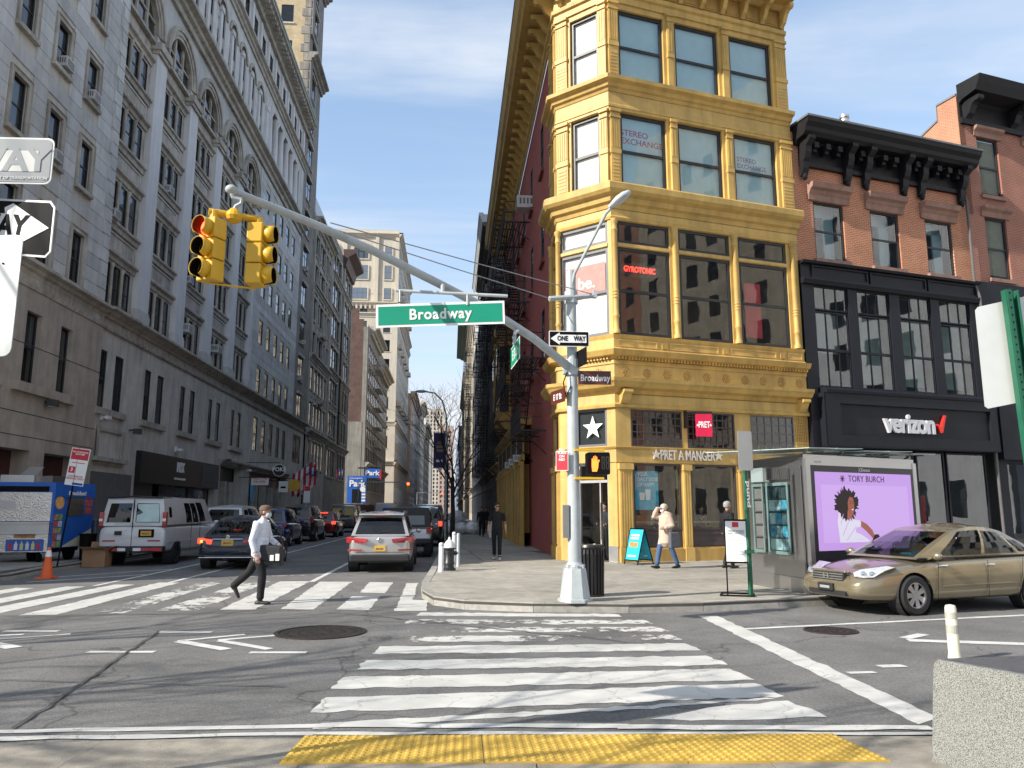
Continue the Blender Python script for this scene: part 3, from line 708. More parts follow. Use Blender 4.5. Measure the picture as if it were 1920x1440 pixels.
for k in range(3):
    f = lambda i, s: Vector(tp[0]).lerp(Vector(tp[1]), i) if s == 0 else Vector(tp[3]).lerp(Vector(tp[2]), i)
    a, b = k / 3 + .001, (k + 1) / 3 - .001
    q = [f(a, 1), f(b, 1), f(b, 0), f(a, 0)]
    obj('panel', MB().prism([(*p, .01) for p in q], [(*p, .026) for p in q]), TACT, tact)
mb = MB()
nu, nv = 66, 11
for i in range(nu):
    for j in range(nv):
        a = Vector(tp[3]).lerp(Vector(tp[2]), (i + .5) / nu); b = Vector(tp[0]).lerp(Vector(tp[1]), (i + .5) / nu); c = a.lerp(b, (j + .5) / nv)
        n = 7
        mb.loft([[(c.x + r * math.cos(2 * math.pi * k / n), c.y + r * math.sin(2 * math.pi * k / n), z) for k in range(n)] for r, z in ((.02, .026), (.017, .031), (.009, .034))])
tag(obj('truncated_domes', mb, TACT, tact, fix=False), kind='stuff')
# manhole covers
IRON = mat('cast_iron', (.055, .045, .04), .6, metal=.6, var=.3, scale=12, bump=.4, bscale=60)
def manhole(x, y, r, label):
    t = thing('manhole_cover', label, 'manhole cover', (x, y, 0))
    obj('rim', MB().lathe([(r, 0), (r, .012), (r * .9, .012), (r * .9, 0)], (x, y, .002), 40), IRON, t)
    mb = MB().lathe([(.01, .006), (r * .88, .006), (r * .88, 0)], (x, y, .002), 40)
    for q in (.75, .5, .25):
        for k in range(int(40 * q)):
            a = 2 * math.pi * k / int(40 * q); c = (x + r * q * math.cos(a), y + r * q * math.sin(a)); s = r * .045
            mb.box(c[0] - s, c[0] + s, c[1] - s, c[1] + s, .006, .014)
    obj('lid', mb, IRON, t)
manhole(-1.76, 11.16, .62, 'large round iron manhole cover left of the wide crosswalk')
manhole(5.3, 10.75, .36, 'small round iron cover in the lane right of the stop line')
# ------------------------------------------------------------------ left side of the street
STW = mat('white_limestone', (.6, .6, .58), .82, var=.1, scale=1.2, streak=.16, bump=.15, bscale=60, grime=.2, rand=.16)
STP = mat('pier_limestone', (.68, .68, .68), .8, var=.07, scale=.9, streak=.1, bump=.1, bscale=50)
STG = mat('grey_limestone', (.6, .57, .5), .85, var=.14, scale=1.0, streak=.2, bump=.2, bscale=60, grime=.25)
STB = mat('brown_granite', (.42, .365, .3), .75, var=.16, scale=1.5, streak=.16, bump=.15, bscale=80)
STT = mat('trim_stone', (.5, .465, .4), .82, var=.18, scale=2.0, streak=.28, bump=.2, bscale=50, grime=.4, rand=.12)
DARKIN = mat('dark_interior', (.018, .018, .02), .9)  # near-black colour stands in for unlit insides behind windows and slats
WFR = mat('window_frame_black', (.02, .021, .023), .45)
GLD = glassmat('window_glass_dark', (.3, .34, .36), .02, .03, .08)
BLW = mat('blind_white', (.48, .48, .46), .9, var=.06)
BLG = mat('blind_grey', (.2, .22, .24), .9, var=.1)
ACM = mat('air_conditioner_casing', (.55, .55, .53), .55, var=.1)
ACD = mat('air_conditioner_grille', (.12, .12, .12), .6)
rw = random.Random(11)
def ac_unit(fr, parent, u, d, z, w=.62, h=.42, dep=.45):
    mb = MB(); fr.box(mb, u - w / 2, u + w / 2, d, d + dep, z, z + h)
    o = obj('air_conditioner', mb, ACM, parent)
    mb = MB()
    for k in range(5): fr.box(mb, u - w * .42, u + w * .42, d + dep, d + dep + .006, z + h * (.12 + .16 * k), z + h * (.2 + .16 * k))
    for k in range(4): fr.box(mb, u - w / 2 - .006, u - w / 2, d + dep * (.15 + .2 * k), d + dep * (.25 + .2 * k), z + h * .3, z + h * .8)
    obj('grille', mb, ACD, o)
    return o
def rustic(fr, parent, u0, u1, z0, z1, ops, course, m, marg=.0, d1=.04, gap=.022, split=None, rr=None):
    n = round((z1 - z0) / course); h = (z1 - z0) / n
    for k in range(n):
        a, b = z0 + k * h + gap / 2, z0 + (k + 1) * h - gap / 2
        segs = [(u0, u1)]
        for o in ops:
            if o[2] - marg < b - .02 and o[3] + marg > a + .02:
                new = []
                for s in segs:
                    if o[1] + marg <= s[0] or o[0] - marg >= s[1]: new.append(s); continue
                    if o[0] - marg > s[0]: new.append((s[0], o[0] - marg))
                    if o[1] + marg < s[1]: new.append((o[1] + marg, s[1]))
                segs = new
        for s in segs:
            if s[1] - s[0] < .06: continue
            cuts = [s[0], s[1]]
            if split:
                q = s[0] + split * (.5 if k % 2 else 1)
                while q < s[1] - .3: cuts.insert(-1, q); q += split
            for c0, c1 in zip(cuts, cuts[1:]):
                mb = MB(); fr.box(mb, c0 + gap / 2, c1 - gap / 2, -.02, d1, a, b)
                obj('stone_block', mb, m, parent)
def surround(fr, mb, u0, u1, z0, z1, w=.17, d=.07):
    fr.box(mb, u0 - w, u0, -.02, d, z0, z1 + w); fr.box(mb, u1, u1 + w, -.02, d, z0, z1 + w); fr.box(mb, u0, u1, -.02, d, z1, z1 + w)
    fr.box(mb, u0 - w - .05, u1 + w + .05, -.02, d + .1, z0 - .16, z0)
    fr.box(mb, u0 - w - .03, u0 - w, -.02, d + .04, z0, z1 + w + .03); fr.box(mb, u1 + w, u1 + w + .03, -.02, d + .04, z0, z1 + w + .03); fr.box(mb, u0 - w, u1 + w, -.02, d + .04, z1 + w, z1 + w + .03)
FL = Fr((-15, 0), (0, 1), (1, 0))
wb = thing('office_building', 'long white limestone office block with tall arched bays along the left side', 'building', (-15, 45, 0))
def wpart(name, mb, m, **k): return obj(name, mb, m, wb, **k)
RZ = [(10.5, 12.6), (14.45, 16.4), (18.2, 20.0), (21.8, 23.5), (25.2, 27.0)]
# corner pavilion (A)
ACOL = [20.8, 23.2, 25.75, 28.15, 30.6]
aops = [(c - .47, c + .47, a, b) for c in ACOL for a, b in RZ]
abase = [(27.45, 28.45, 6.1, 8.62), (29.85, 30.75, 6.1, 8.62), (24.9, 25.8, 6.1, 8.62), (22.6, 23.5, 6.1, 8.62), (24.3, 28.5, .15, 3.75), (29.5, 32.2, .15, 3.75)]
mb = MB(); FL.wall(mb, 16.5, 33.28, 10.3, 40, aops, 0, .42); wpart('wall', mb, STG)
mb = MB(); FL.wall(mb, 16.5, 33.28, 0, 9.4, abase, .12, .7); wpart('base_wall', mb, STB)
mb = MB(); FL.box(mb, 16.5, 33.2, -.9, -.85, 0, 40); wpart('dark_backing', mb, DARKIN)
mb = MB().quad((-15, 16.5, 0), (-15, 16.5, 40), (-40, 16.5, 40), (-40, 16.5, 0)); wpart('end_wall', mb, STG)
mb = MB().quad((-15, 16.5, 39.9), (-15, 73.5, 39.9), (-40, 73.5, 39.9), (-40, 16.5, 39.9)); wpart('roof', mb, STG)
rustic(FL, wb, 22.2, 33.0, 10.4, 28.2, aops, .59, STW, marg=.24)
for k in range(29):   # quoins where pavilion and bays meet
    mb = MB(); z = 10.42 + k * .6
    FL.box(mb, 32.55 if k % 2 else 32.75, 33.28, .03, .075, z, z + .56); wpart('quoin', mb, STW)
for k in range(12):
    mb = MB(); z = 4.0 + k * .45
    if z > 9: break
for o in aops:
    if o[0] < 24: continue
    mb = MB(); surround(FL, mb, *o); wpart('window_surround', mb, STT)
    w = window(FL, wb, *o, d=-.14, fm=WFR, gm=GLD, blind=rw.choice([None, .45, .5, .95, .3]), bm=rw.choice([BLW, BLG]))
for u, z in ((28.3, 18.3), (30.6, 18.25), (28.2, 14.5)): ac_unit(FL, wb, u, -.12, z, .6, .4, .42)
for o in abase[:4]:
    window(FL, wb, *o, d=-.12, fm=WFR, gm=GLD, blind=.5, bm=BLW, ft=.07)
mb = MB(); FL.box(mb, 26.9, 31.1, .0, .3, 5.72, 6.05); FL.box(mb, 22, 26.2, .0, .3, 5.72, 6.05); wpart('sill', mb, STB)
mb = MB()
for z in (5.0, 4.2, 7.4): FL.box(mb, 16.5, 33.28, .11, .127, z, z + .03)
wpart('course_joint', mb, JOINT)
DRED = mat('dark_red_shutter', (.07, .025, .025), .7, var=.2)
mb = MB(); FL.box(mb, 24.3, 28.5, -.6, -.5, .15, 3.75); FL.box(mb, 29.5, 32.2, -.6, -.5, .15, 3.75); wpart('shutter', mb, DRED)
# belt cornice, the whole length
def cprof(d, z0, z1): h = z1 - z0; return [(-.05, z0), (d * .25, z0), (d * .3, z0 + h * .3), (d * .55, z0 + h * .4), (d * .6, z0 + h * .62), (d, z0 + h * .75), (d, z1), (-.05, z1)]
mb = MB(); FL.prof(mb, cprof(.45, 9.85, 10.32), 16.5, 33.3); FL.prof(mb, [(0, 9.4), (.16, 9.4), (.2, 9.55), (.1, 9.6), (.1, 9.85), (0, 9.85)], 16.5, 33.3)
FL.prof(mb, cprof(.55, 9.9, 10.34), 33.3, 79.4); FL.prof(mb, [(-.1, 9.4), (.12, 9.4), (.16, 9.5), (.06, 9.55), (.06, 9.9), (-.1, 9.9)], 33.3, 79.4)
wpart('belt_cornice', mb, STT)
# bays (B)
mb = MB()
st1 = []
for i in range(5): st1 += [(33.35 + 5 * i, 34.15 + 5 * i, 6.03, 8.5), (34.95 + 5 * i, 35.85 + 5 * i, 6.03, 8.5)]
c1 = [(59.3 + 2.55 * i, 60.7 + 2.55 * i, 6.15, 8.75) for i in range(5)] + [(74.1, 77.8, 6.2, 8.9)]
grd = [(38.0, 50.5, .15, 4.5), (51.6, 56.8, .15, 4.6), (59, 72, .15, 4.6)]
FL.wall(mb, 33.28, 79.4, 0, 9.4, st1 + c1 + grd, .02, .55); wpart('base_wall', mb, STG)
for o in st1 + c1: window(FL, wb, *o, d=-.09, fm=WFR, gm=GLD, blind=rw.choice([None, .4, .5, .6, None]), bm=rw.choice([BLG, BLW]), kind='sash' if o[1] - o[0] < 2 else 'cross', ft=.07)
for i in range(5):
    mb = MB(); FL.box(mb, 33.15 + 5 * i, 36.25 + 5 * i, 0, .16, 5.72, 6.0); wpart('sill', mb, STT)
mb = MB(); FL.box(mb, 33.3, 79.4, -1.5, -1.45, 0, 39.8); wpart('dark_backing', mb, DARKIN)
BF = Fr((-15.28, 0), (0, 1), (1, 0))
bz = RZ[:4]
for i in range(5):
    a, b = 33.1 + 5 * i, 36.8 + 5 * i; c = (a + b) / 2
    bops = []
    for k, (z0, z1) in enumerate(bz):
        for j in range(3): bops.append((a + .28 + 1.07 * j, a + .28 + 1.07 * j + .9, z0, z1))
    mb = MB(); BF.wall(mb, a, b, 10.3, 25.0, bops, 0, .3); wpart('bay_wall', mb, STT)
    for o in bops: window(BF, wb, *o, d=-.06, fm=WFR, gm=GLD, ft=.05, blind=rw.choice([None, None, .4, .5, .9]), bm=rw.choice([BLG, BLG, BLW]))
    mb = MB()
    for k, (z0, z1) in enumerate(bz):
        BF.prof(mb, [(0, z1 + .12), (.08, z1 + .12), (.1, z1 + .3), (.24, z1 + .38), (.24, z1 + .5), (0, z1 + .5)], a, b)
        BF.prof(mb, [(0, z0 - .35), (.1, z0 - .35), (.12, z0 - .15), (.22, z0 - .1), (.22, z0), (0, z0)], a, b)
    wpart('lintel', mb, STT)
    mb = MB()
    for k, (z0, z1) in enumerate(bz[:-1]):
        q0, q1 = z1 + .6, bz[k + 1][0] - .45
        BF.box(mb, a + .2, b - .2, 0, .05, q0, q0 + .07); BF.box(mb, a + .2, b - .2, 0, .05, q1 - .07, q1); BF.box(mb, a + .2, a + .27, 0, .05, q0 + .07, q1 - .07); BF.box(mb, b - .27, b - .2, 0, .05, q0 + .07, q1 - .07)
    wpart('spandrel_panel', mb, STW)
    for k, (z0, z1) in enumerate(bz):
        for j in range(2):
            u = a + .28 + 1.07 * j + .985; mb = MB(); p = BF.p(u, .06, 0)
            mb.lathe([(.12, 0), (.12, .08), (.085, .14), (.075, .2), (.07, z1 - z0 - .25), (.1, z1 - z0 - .15), (.12, z1 - z0 - .08), (.12, z1 - z0)], (p[0], p[1], z0), 8)
            wpart('colonnette', mb, STT, smooth=True)
    if rw.random() < .8: ac_unit(BF, wb, a + rw.choice([.75, 1.8]), -.1, rw.choice(bz)[0] + .03, .6, .4, .45)
    if i in (2, 3): ac_unit(BF, wb, a + .8 + i % 2 * .6, -.05, 11.6, .7, .5, .5)
    # big arch over the bay
    zs, ri, ro, n = 25.25, 1.72, 2.32, 20
    mb = MB(); ring = MB(); sof = MB(); gl = MB()
    pt = lambda r, t, d: FL.p(c + r * math.cos(t), d, zs + r * math.sin(t))
    for k in range(n):
        t0, t1 = math.pi * k / n, math.pi * (k + 1) / n
        u0, u1 = c + ri * math.cos(t1), c + ri * math.cos(t0)
        mb.quad(FL.p(u0, 0, zs + ri * math.sin(t1)), FL.p(u1, 0, zs + ri * math.sin(t0)), FL.p(u1, 0, 28.15), FL.p(u0, 0, 28.15))
        for r0, r1, d in ((ri - .02, ri + .18, .06), (ri + .18, ri + .4, .12), (ri + .4, ro, .2)):
            ring.hexa([pt(r0, t0, -.05), pt(r1, t0, -.05), pt(r1, t1, -.05), pt(r0, t1, -.05), pt(r0, t0, d), pt(r1, t0, d), pt(r1, t1, d), pt(r0, t1, d)])
        sof.quad(pt(ri, t0, 0), pt(ri, t1, 0), pt(ri, t1, -.5), pt(ri, t0, -.5))
        gl.add([pt(ri, t0, -.2), pt(ri, t1, -.2), FL.p(c, -.2, zs)], [(0, 1, 2)])
    lo, hi = 33.28 + 5 * i - (.18 if i else 0), 38.1 + 5 * i
    lo = c - 2.5 if i else 33.28
    FL.box(mb, lo, c - ri, -.3, 0, 24.6, 28.15); FL.box(mb, c + ri, c + 2.5, -.3, 0, 24.6, 28.15)
    wpart('arch_wall', mb, STW); wpart('arch', ring, STT, fix=False); wpart('arch_soffit', sof, STT, fix=False)
    gl.quad(FL.p(c - ri, -.2, 24.9), FL.p(c + ri, -.2, 24.9), FL.p(c + ri, -.2, zs), FL.p(c - ri, -.2, zs))
    aw = MB()
    for q in (-.58, .58): FL.box(aw, c + q - .09, c + q + .09, -.22, -.1, 24.95, zs + math.sqrt(ri * ri - q * q))
    FL.box(aw, c - ri, c + ri, -.22, -.12, zs + .55, zs + .65); FL.box(aw, c - ri, c + ri, -.25, -.05, 24.8, 24.97)
    w = wpart('arched_window', aw, STT); q = obj('pane', gl, GLD, w, fix=False); q.matrix_parent_inverse = PINV[wb.name] if False else Matrix()
    if i in (1, 2): ac_unit(FL, wb, c + .1, -.4, 25.0, .6, .4, .4)
for i in range(6):   # piers between the bays
    a, b = (36.8 + 5 * i - 5, 38.1 + 5 * i - 5) if i else (33.0, 33.1)
    if i == 5: b = 57.5
    if i == 0: continue
    mb = MB(); FL.box(mb, a, b, -.3, .02, 10.3, 24.6); wpart('pier', mb, STP)
    mb = MB(); FL.box(mb, a - .06, b + .06, -.25, .1, 10.3, 11.0); FL.box(mb, a - .04, b + .04, -.25, .07, 11.0, 11.15); wpart('pier_base', mb, STW)
    mb = MB(); FL.box(mb, a - .12, b + .12, -.25, .22, 24.55, 24.95); FL.box(mb, a - .06, b + .06, -.25, .14, 24.35, 24.55); wpart('pier_capital', mb, STT)
mb = MB(); FL.prof(mb, cprof(.75, 28.15, 29.1), 33.2, 73.5); wpart('cornice', mb, STT)
# upper arcade
def arches(fr, parent, cs, hw, zb, zs, ztop, u0, u1, m, d=0, dep=.4):
    mb = MB(); n = 10; us = sorted(cs)
    prev = u0
    gl = MB(); ring = MB()
    for c in us:
        mb.quad(fr.p(prev, d, zb), fr.p(c - hw, d, zb), fr.p(c - hw, d, ztop), fr.p(prev, d, ztop))
        for k in range(n):
            t0, t1 = math.pi * k / n, math.pi * (k + 1) / n
            A, B_ = (c + hw * math.cos(t0), zs + hw * math.sin(t0)), (c + hw * math.cos(t1), zs + hw * math.sin(t1))
            mb.quad(fr.p(B_[0], d, B_[1]), fr.p(A[0], d, A[1]), fr.p(A[0], d, ztop), fr.p(B_[0], d, ztop))
            mb.quad(fr.p(A[0], d, A[1]), fr.p(B_[0], d, B_[1]), fr.p(B_[0], d - dep, B_[1]), fr.p(A[0], d - dep, A[1]))
            ro = hw + .28
            q = lambda r, t, dd: fr.p(c + r * math.cos(t), dd, zs + r * math.sin(t))
            ring.hexa([q(hw, t0, d - .02), q(ro, t0, d - .02), q(ro, t1, d - .02), q(hw, t1, d - .02), q(hw, t0, d + .1), q(ro, t0, d + .1), q(ro, t1, d + .1), q(hw, t1, d + .1)])
        for s in (-1, 1): mb.quad(fr.p(c + s * hw, d, zb), fr.p(c + s * hw, d, zs), fr.p(c + s * hw, d - dep, zs), fr.p(c + s * hw, d - dep, zb))
        prev = c + hw
    mb.quad(fr.p(prev, d, zb), fr.p(u1, d, zb), fr.p(u1, d, ztop), fr.p(prev, d, ztop))
    obj('arcade_wall', mb, m, parent, fix=False); obj('arcade_arch', ring, STT, parent, fix=False)
    for c in us:
        for z0, z1 in ((zb + .3, zb + 2.0), (zb + 2.7, zs + hw * .5)):
            window(fr, parent, c - hw, c + hw, z0, z1, d=d - .16, fm=WFR, gm=GLD, ft=.07)
        b = MB(); fr.box(b, c - hw, c + hw, d - dep - .02, d - .08, zb + 2.0, zb + 2.7); obj('spandrel_panel', b, STT, parent)
arches(FL, wb, [34.95 + 5 * i + s for i in range(5) for s in (-1.22, 1.22)], .78, 29.1, 33.2, 35.0, 33.28, 57.5, STW)
for i in range(11):
    mb = MB(); u = 33.5 + 2.44 * i + (i // 2) * .05; FL.box(mb, u - .2, u + .2, 0, .13, 29.1, 33.0); FL.box(mb, u - .26, u + .26, 0, .2, 33.0, 33.35); wpart('pilaster', mb, STP)
mb = MB(); FL.wall(mb, 57.5, 73.5, 29.1, 35.0, [(59.6, 71.4, 29.3, 34.3)], 0, 1.2); wpart('loggia_wall', mb, STW)
for i in range(6):
    u = 60.2 + 2.1 * i; p = FL.p(u, -.3, 29.3); mb = MB().lathe([(.45, 0), (.45, .2), (.36, .35), (.33, 2.5), (.29, 4.4), (.42, 4.7), (.46, 5.0)], p, 14); wpart('column', mb, STP, smooth=True)
    if i < 5:
        window(FL, wb, u + .4, u + 1.7, 29.5, 31.4, d=-1.1, fm=WFR, gm=GLD); window(FL, wb, u + .4, u + 1.7, 32, 34.2, d=-1.1, fm=WFR, gm=GLD)
mb = MB(); FL.prof(mb, cprof(.5, 35.0, 35.7), 33.2, 73.5); wpart('cornice', mb, STT)
atc = [(34.2 + 2.46 * i - .55, 34.2 + 2.46 * i + .55, 36.2, 38.2) for i in range(16)]
mb = MB(); FL.wall(mb, 33.28, 73.5, 35.7, 38.9, atc, 0, .4); wpart('attic_wall', mb, STW)
for o in atc: window(FL, wb, *o, d=-.1, fm=WFR, gm=GLD)
for i in range(17):
    mb = MB(); u = 33.0 + 2.46 * i; FL.box(mb, u - .22, u + .22, 0, .14, 35.7, 38.6); wpart('pilaster', mb, STP)
CUP = mat('copper_green', (.25, .33, .3), .7, var=.2)
mb = MB(); FL.prof(mb, cprof(1.1, 38.9, 40.0), 33.2, 73.5); wpart('roof_cornice', mb, STT)
mb = MB()
for i in range(60): FL.box(mb, 33.4 + .67 * i, 33.7 + .67 * i, .3, .95, 39.3, 39.62)
wpart('modillion', mb, STT)
mb = MB(); FL.box(mb, 33.2, 73.5, .6, 1.15, 40.0, 40.25); wpart('gutter', mb, CUP)
# rusticated section (C)
cops = [(59.3 + 2.55 * i, 60.7 + 2.55 * i, a, b) for i in range(5) for a, b in RZ]
mb = MB(); FL.wall(mb, 57.5, 73.5, 10.3, 28.2, cops, 0, .4); wpart('wall', mb, STG)
rustic(FL, wb, 57.52, 73.4, 10.4, 28.1, cops, .6, STW)
for o in cops: window(FL, wb, *o, d=-.08, fm=WFR, gm=GLD, blind=rw.choice([None, .5, .4]), bm=BLG, ft=.07)
# shopfront with the black fascia
BLK = mat('black_fascia', (.012, .012, .013), .35, var=.1); WHT = mat('white_lettering', (.8, .8, .78), .5, var=.02)
GRYP = mat('grey_shop_panel', (.13, .13, .13), .6, var=.15)
mb = MB(); FL.box(mb, 38.0, 50.5, -.4, .28, 3.0, 4.5); nf = wpart('fascia', mb, BLK)
nr_ = facing((1, 0))
for k, z in (('nyx', 3.95), ('nyx2', 3.35)):
    o = obj('lettering', MB().join(T[k]), WHT, nf, fix=False); o.location = (-14.7, 43.4, z); o.rotation_euler = (0, 0, nr_); o.matrix_parent_inverse = Matrix.Translation((15, -45, 0)) @ Matrix() if False else Matrix()
mb = MB()
for k in range(9): FL.box(mb, 47.2, 50.2, .28, .3, 3.1 + .15 * k, 3.17 + .15 * k)
wpart('vent', mb, GRYP)
mb = MB(); FL.box(mb, 38.0, 41.2, -.5, -.3, .15, 3.0); FL.box(mb, 42.6, 44.2, -.5, -.2, .15, 3.0); FL.box(mb, 46.6, 47.4, -.5, -.2, .15, 3.0); wpart('shop_panel', mb, GRYP)
window(FL, wb, 44.2, 46.6, .2, 3.0, d=-.35, fm=WFR, gm=GLD, kind='plain'); window(FL, wb, 47.4, 50.4, .2, 3.0, d=-.35, fm=WFR, gm=GLD, kind='plain')
mb = MB(); FL.box(mb, 33.5, 37.6, .02, .06, .15, 3.3); wpart('grey_panel', mb, GRYP)
mb = MB(); FL.wall(mb, 33.6, 36.4, 3.6, 5.2, [(33.85, 36.15, 3.95, 5.05)], .1, .12); FL.box(mb, 33.85, 36.15, -.05, .0, 3.95, 5.05); FL.box(mb, 33.4, 36.6, .05, .25, 3.75, 3.92); wpart('blind_window', mb, STT)
mb = MB(); FL.box(mb, 51.6, 56.8, -.9, -.6, .15, 4.6); FL.box(mb, 59, 72, -.7, -.5, .15, 4.6); wpart('shop_front', mb, BLK)
mb = MB()
for u in (53.0, 54.6, 61.5, 64.2, 66.8, 69.4): FL.box(mb, u, u + .35, -.6, .0, .15, 3.6)
FL.prof(mb, cprof(.3, 4.6, 5.0), 51.4, 72.4); wpart('shop_trim', mb, STT)
# flood lights and cameras on the wall
for u, z in ((29.2, 5.55), (37.0, 5.3), (52.0, 4.9)):
    t = thing('flood_light', {29.2: 'dark flood light on the brown granite base of the white block', 37.0: 'dark flood light above the blocked window left of the black fascia', 52.0: 'dark flood light just right of the black fascia'}[u], 'flood light', FL.p(u, .1, z))
    mb = MB(); FL.box(mb, u - .16, u + .16, .25, .55, z - .12, z + .12); FL.box(mb, u - .04, u + .04, .02, .3, z + .02, z + .1); obj('housing', mb, mat('flood_housing', (.06, .06, .06), .5), t)
    mb = MB(); FL.box(mb, u - .13, u + .13, .3, .52, z - .14, z - .12); obj('lens', mb, BLW, t)
for u, z in ((34.0, 5.62), (43.2, 4.95), (58.0, 4.6)):
    t = thing('security_camera', {34.0: 'white security camera at the seam of granite base and limestone', 43.2: 'white security camera above the lettering on the black fascia', 58.0: 'white security camera on the pier beside the restaurant entrance'}[u], 'security camera', FL.p(u, .1, z))
    mb = MB(); FL.box(mb, u - .1, u + .1, .02, .1, z - .12, z + .16); FL.box(mb, u - .06, u + .3, .2, .34, z - .08, z + .06); FL.box(mb, u, u + .05, .1, .22, z - .02, z + .04); obj('housing', mb, WHT, t)
    p = FL.p(u + .32, .27, z - .01); obj('lens', MB().lathe([(.04, 0), (.03, .03)], p, 10, axis='y'), BLK, t)
# ------------------------------------------------------------------ other left buildings
def facade(fr, parent, u0, u1, z0, z1, cols, rows, wm, ww, hw=None, d=0, dep=.3, sill=None, kind='sash', gm=None, name='wall', lint=None, blind=True):
    ops = [(c - ww / 2, c + ww / 2, a, b) for c in cols for a, b in rows]
    mb = MB(); fr.wall(mb, u0, u1, z0, z1, ops, d, dep); obj(name, mb, wm, parent)
    for o in ops: window(fr, parent, *o, d=d - dep + .22, fm=WFR, gm=gm or GLD, kind=kind, ft=.06, blind=rw.choice([None, None, .45, .6]) if blind else None, bm=rw.choice([BLG, BLW]))
    if sill:
        for o in ops:
            mb = MB(); fr.box(mb, o[0] - .12, o[1] + .12, d - .05, d + .12, o[2] - .16, o[2])
            if lint: fr.box(mb, o[0] - .12, o[1] + .12, d - .05, d + lint, o[3] + .02, o[3] + .25)
            obj('sill', mb, sill, parent)
    return ops
YBR = brickmat('yellow_brick', (.5, .38, .2), (.42, .31, .16), (.45, .4, .32), (1, 0, 0), .24, .085)
STD = mat('dark_stone', (.27, .25, .225), .85, var=.2, scale=1.2, streak=.35, bump=.2, bscale=40, grime=.3)
tw = thing('apartment_tower', 'tall narrow tower with yellow brick flank rising behind the white block', 'building', (-17, 77, 0))
facade(FL, tw, 73.5, 80.4, 9.9, 78, [76.1], [(10.6 + 3.72 * i, 12.9 + 3.72 * i) for i in range(17)], STD, 2.2, sill=STT, kind='cross', lint=.2)
FE = Fr((-15, 73.5), (-1, 0), (0, -1))
facade(FE, tw, 0, 12, 36, 78, [2.4, 6.2], [(39.2 + 4.0 * i, 41.2 + 4.0 * i) for i in range(9)], YBR, 1.25, sill=STT, name='brick_wall')
mb = MB()
for z in (47, 58): FL.prof(mb, cprof(.9, z, z + 1.0), 73.4, 80.6); FL.box(mb, 73.5, 74.6, 0, .2, z - 8, z)
for z in range(36, 78, 1): FE.box(mb, 0, .6 if z % 2 else .9, -.02, .06, z, z + .85)
obj('stone_trim', mb, STD, tw)
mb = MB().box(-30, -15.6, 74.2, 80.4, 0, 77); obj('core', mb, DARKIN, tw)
for u, z in ((75.6, 14.3), (76.4, 18.0), (76.0, 25.5)): ac_unit(FL, tw, u, -.1, z, .6, .42, .45)
# ornate loft buildings
STE = mat('loft_limestone', (.44, .42, .38), .82, var=.16, scale=1.2, streak=.35, bump=.2, bscale=40, grime=.25)
e1 = thing('loft_building', 'pale ornate loft building with hooded windows right of the yellow brick tower', 'building', (-17, 86, 0))
rows = [(6.2, 9.0), (10.6, 13.0), (14.4, 16.8), (18.2, 20.5), (21.9, 24.2), (25.6, 27.9), (29.2, 31.2)]
ops = facade(FL, e1, 80.4, 92.5, 0, 33.6, [82.2, 84.6, 86.5, 88.4, 90.8], rows, STE, 1.15, sill=STT, lint=.22)
rustic(FL, e1, 80.45, 92.4, 10.3, 17.5, ops, .55, STE, marg=.14)
mb = MB()
for z in (9.4, 17.4, 25.0, 32.4): FL.prof(mb, cprof(.5 if z < 32 else .9, z, z + .7), 80.4, 92.5)
for z in (13.3, 20.8): FL.prof(mb, [(0, z), (.5, z), (.6, z + .3), (.2, z + .7), (0, z + .7)], 85.4, 87.6)
obj('cornice', mb, STT, e1)
mb = MB()
for u in (80.7, 83.4, 87.45, 89.6, 92.1): FL.box(mb, u - .2, u + .2, 0, .2, 17.9, 32.4)
obj('pilaster', mb, STE, e1)
mb = MB()
mb.loft([[( -15.1, y, 33.6 ) for y in (80.6, 92.3)] + [(-22, y, 33.6) for y in (92.3, 80.6)], [(-15.8, 80.8, 37.0), (-15.8, 92, 37.0), (-22, 92, 37.0), (-22, 80.8, 37.0)]]); obj('mansard', mb, mat('zinc', (.5, .54, .57), .5, var=.1), e1)
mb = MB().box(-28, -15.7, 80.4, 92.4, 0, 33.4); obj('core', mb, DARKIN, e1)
e2 = thing('loft_building', 'darker loft building with black iron bays and a brown overhanging cornice', 'building', (-17, 102, 0))
rows = [(5.8, 9.0), (10.8, 13.6), (14.9, 17.7), (19.0, 21.8), (23.1, 25.9), (27.2, 30.0), (31.3, 33.8)]
facade(FL, e2, 92.5, 111, 0, 36, [95, 97.2, 99.4, 103.6, 106, 108.6], rows, STD, 1.5, sill=STT, lint=.2)
IRB = mat('black_iron', (.02, .02, .022), .55, var=.2)
mb = MB()
for z0, z1 in rows[1:5]: FL.box(mb, 100.6, 102.6, 0, .45, z0 - .6, z1 + .5)
obj('iron_bay', mb, IRB, e2)
mb = MB()
for z in (9.4, 18.2, 30.4): FL.prof(mb, cprof(.5, z, z + .6), 92.5, 111)
for u in (92.8, 100.2, 102.9, 110.6): FL.box(mb, u - .25, u + .25, 0, .22, 10, 34.4)
obj('stone_trim', mb, STE, e2)
BRC = mat('brown_cornice', (.085, .05, .045), .6, var=.2)
mb = MB(); FL.prof(mb, [(0, 34.4), (.4, 34.6), (.7, 35.8), (1.7, 36.4), (1.7, 36.9), (0, 36.9)], 102, 111.2)
obj('roof_cornice', mb, BRC, e2)
mb = MB().box(-28, -15.8, 92.6, 111, 0, 35.8); obj('core', mb, STD, e2)
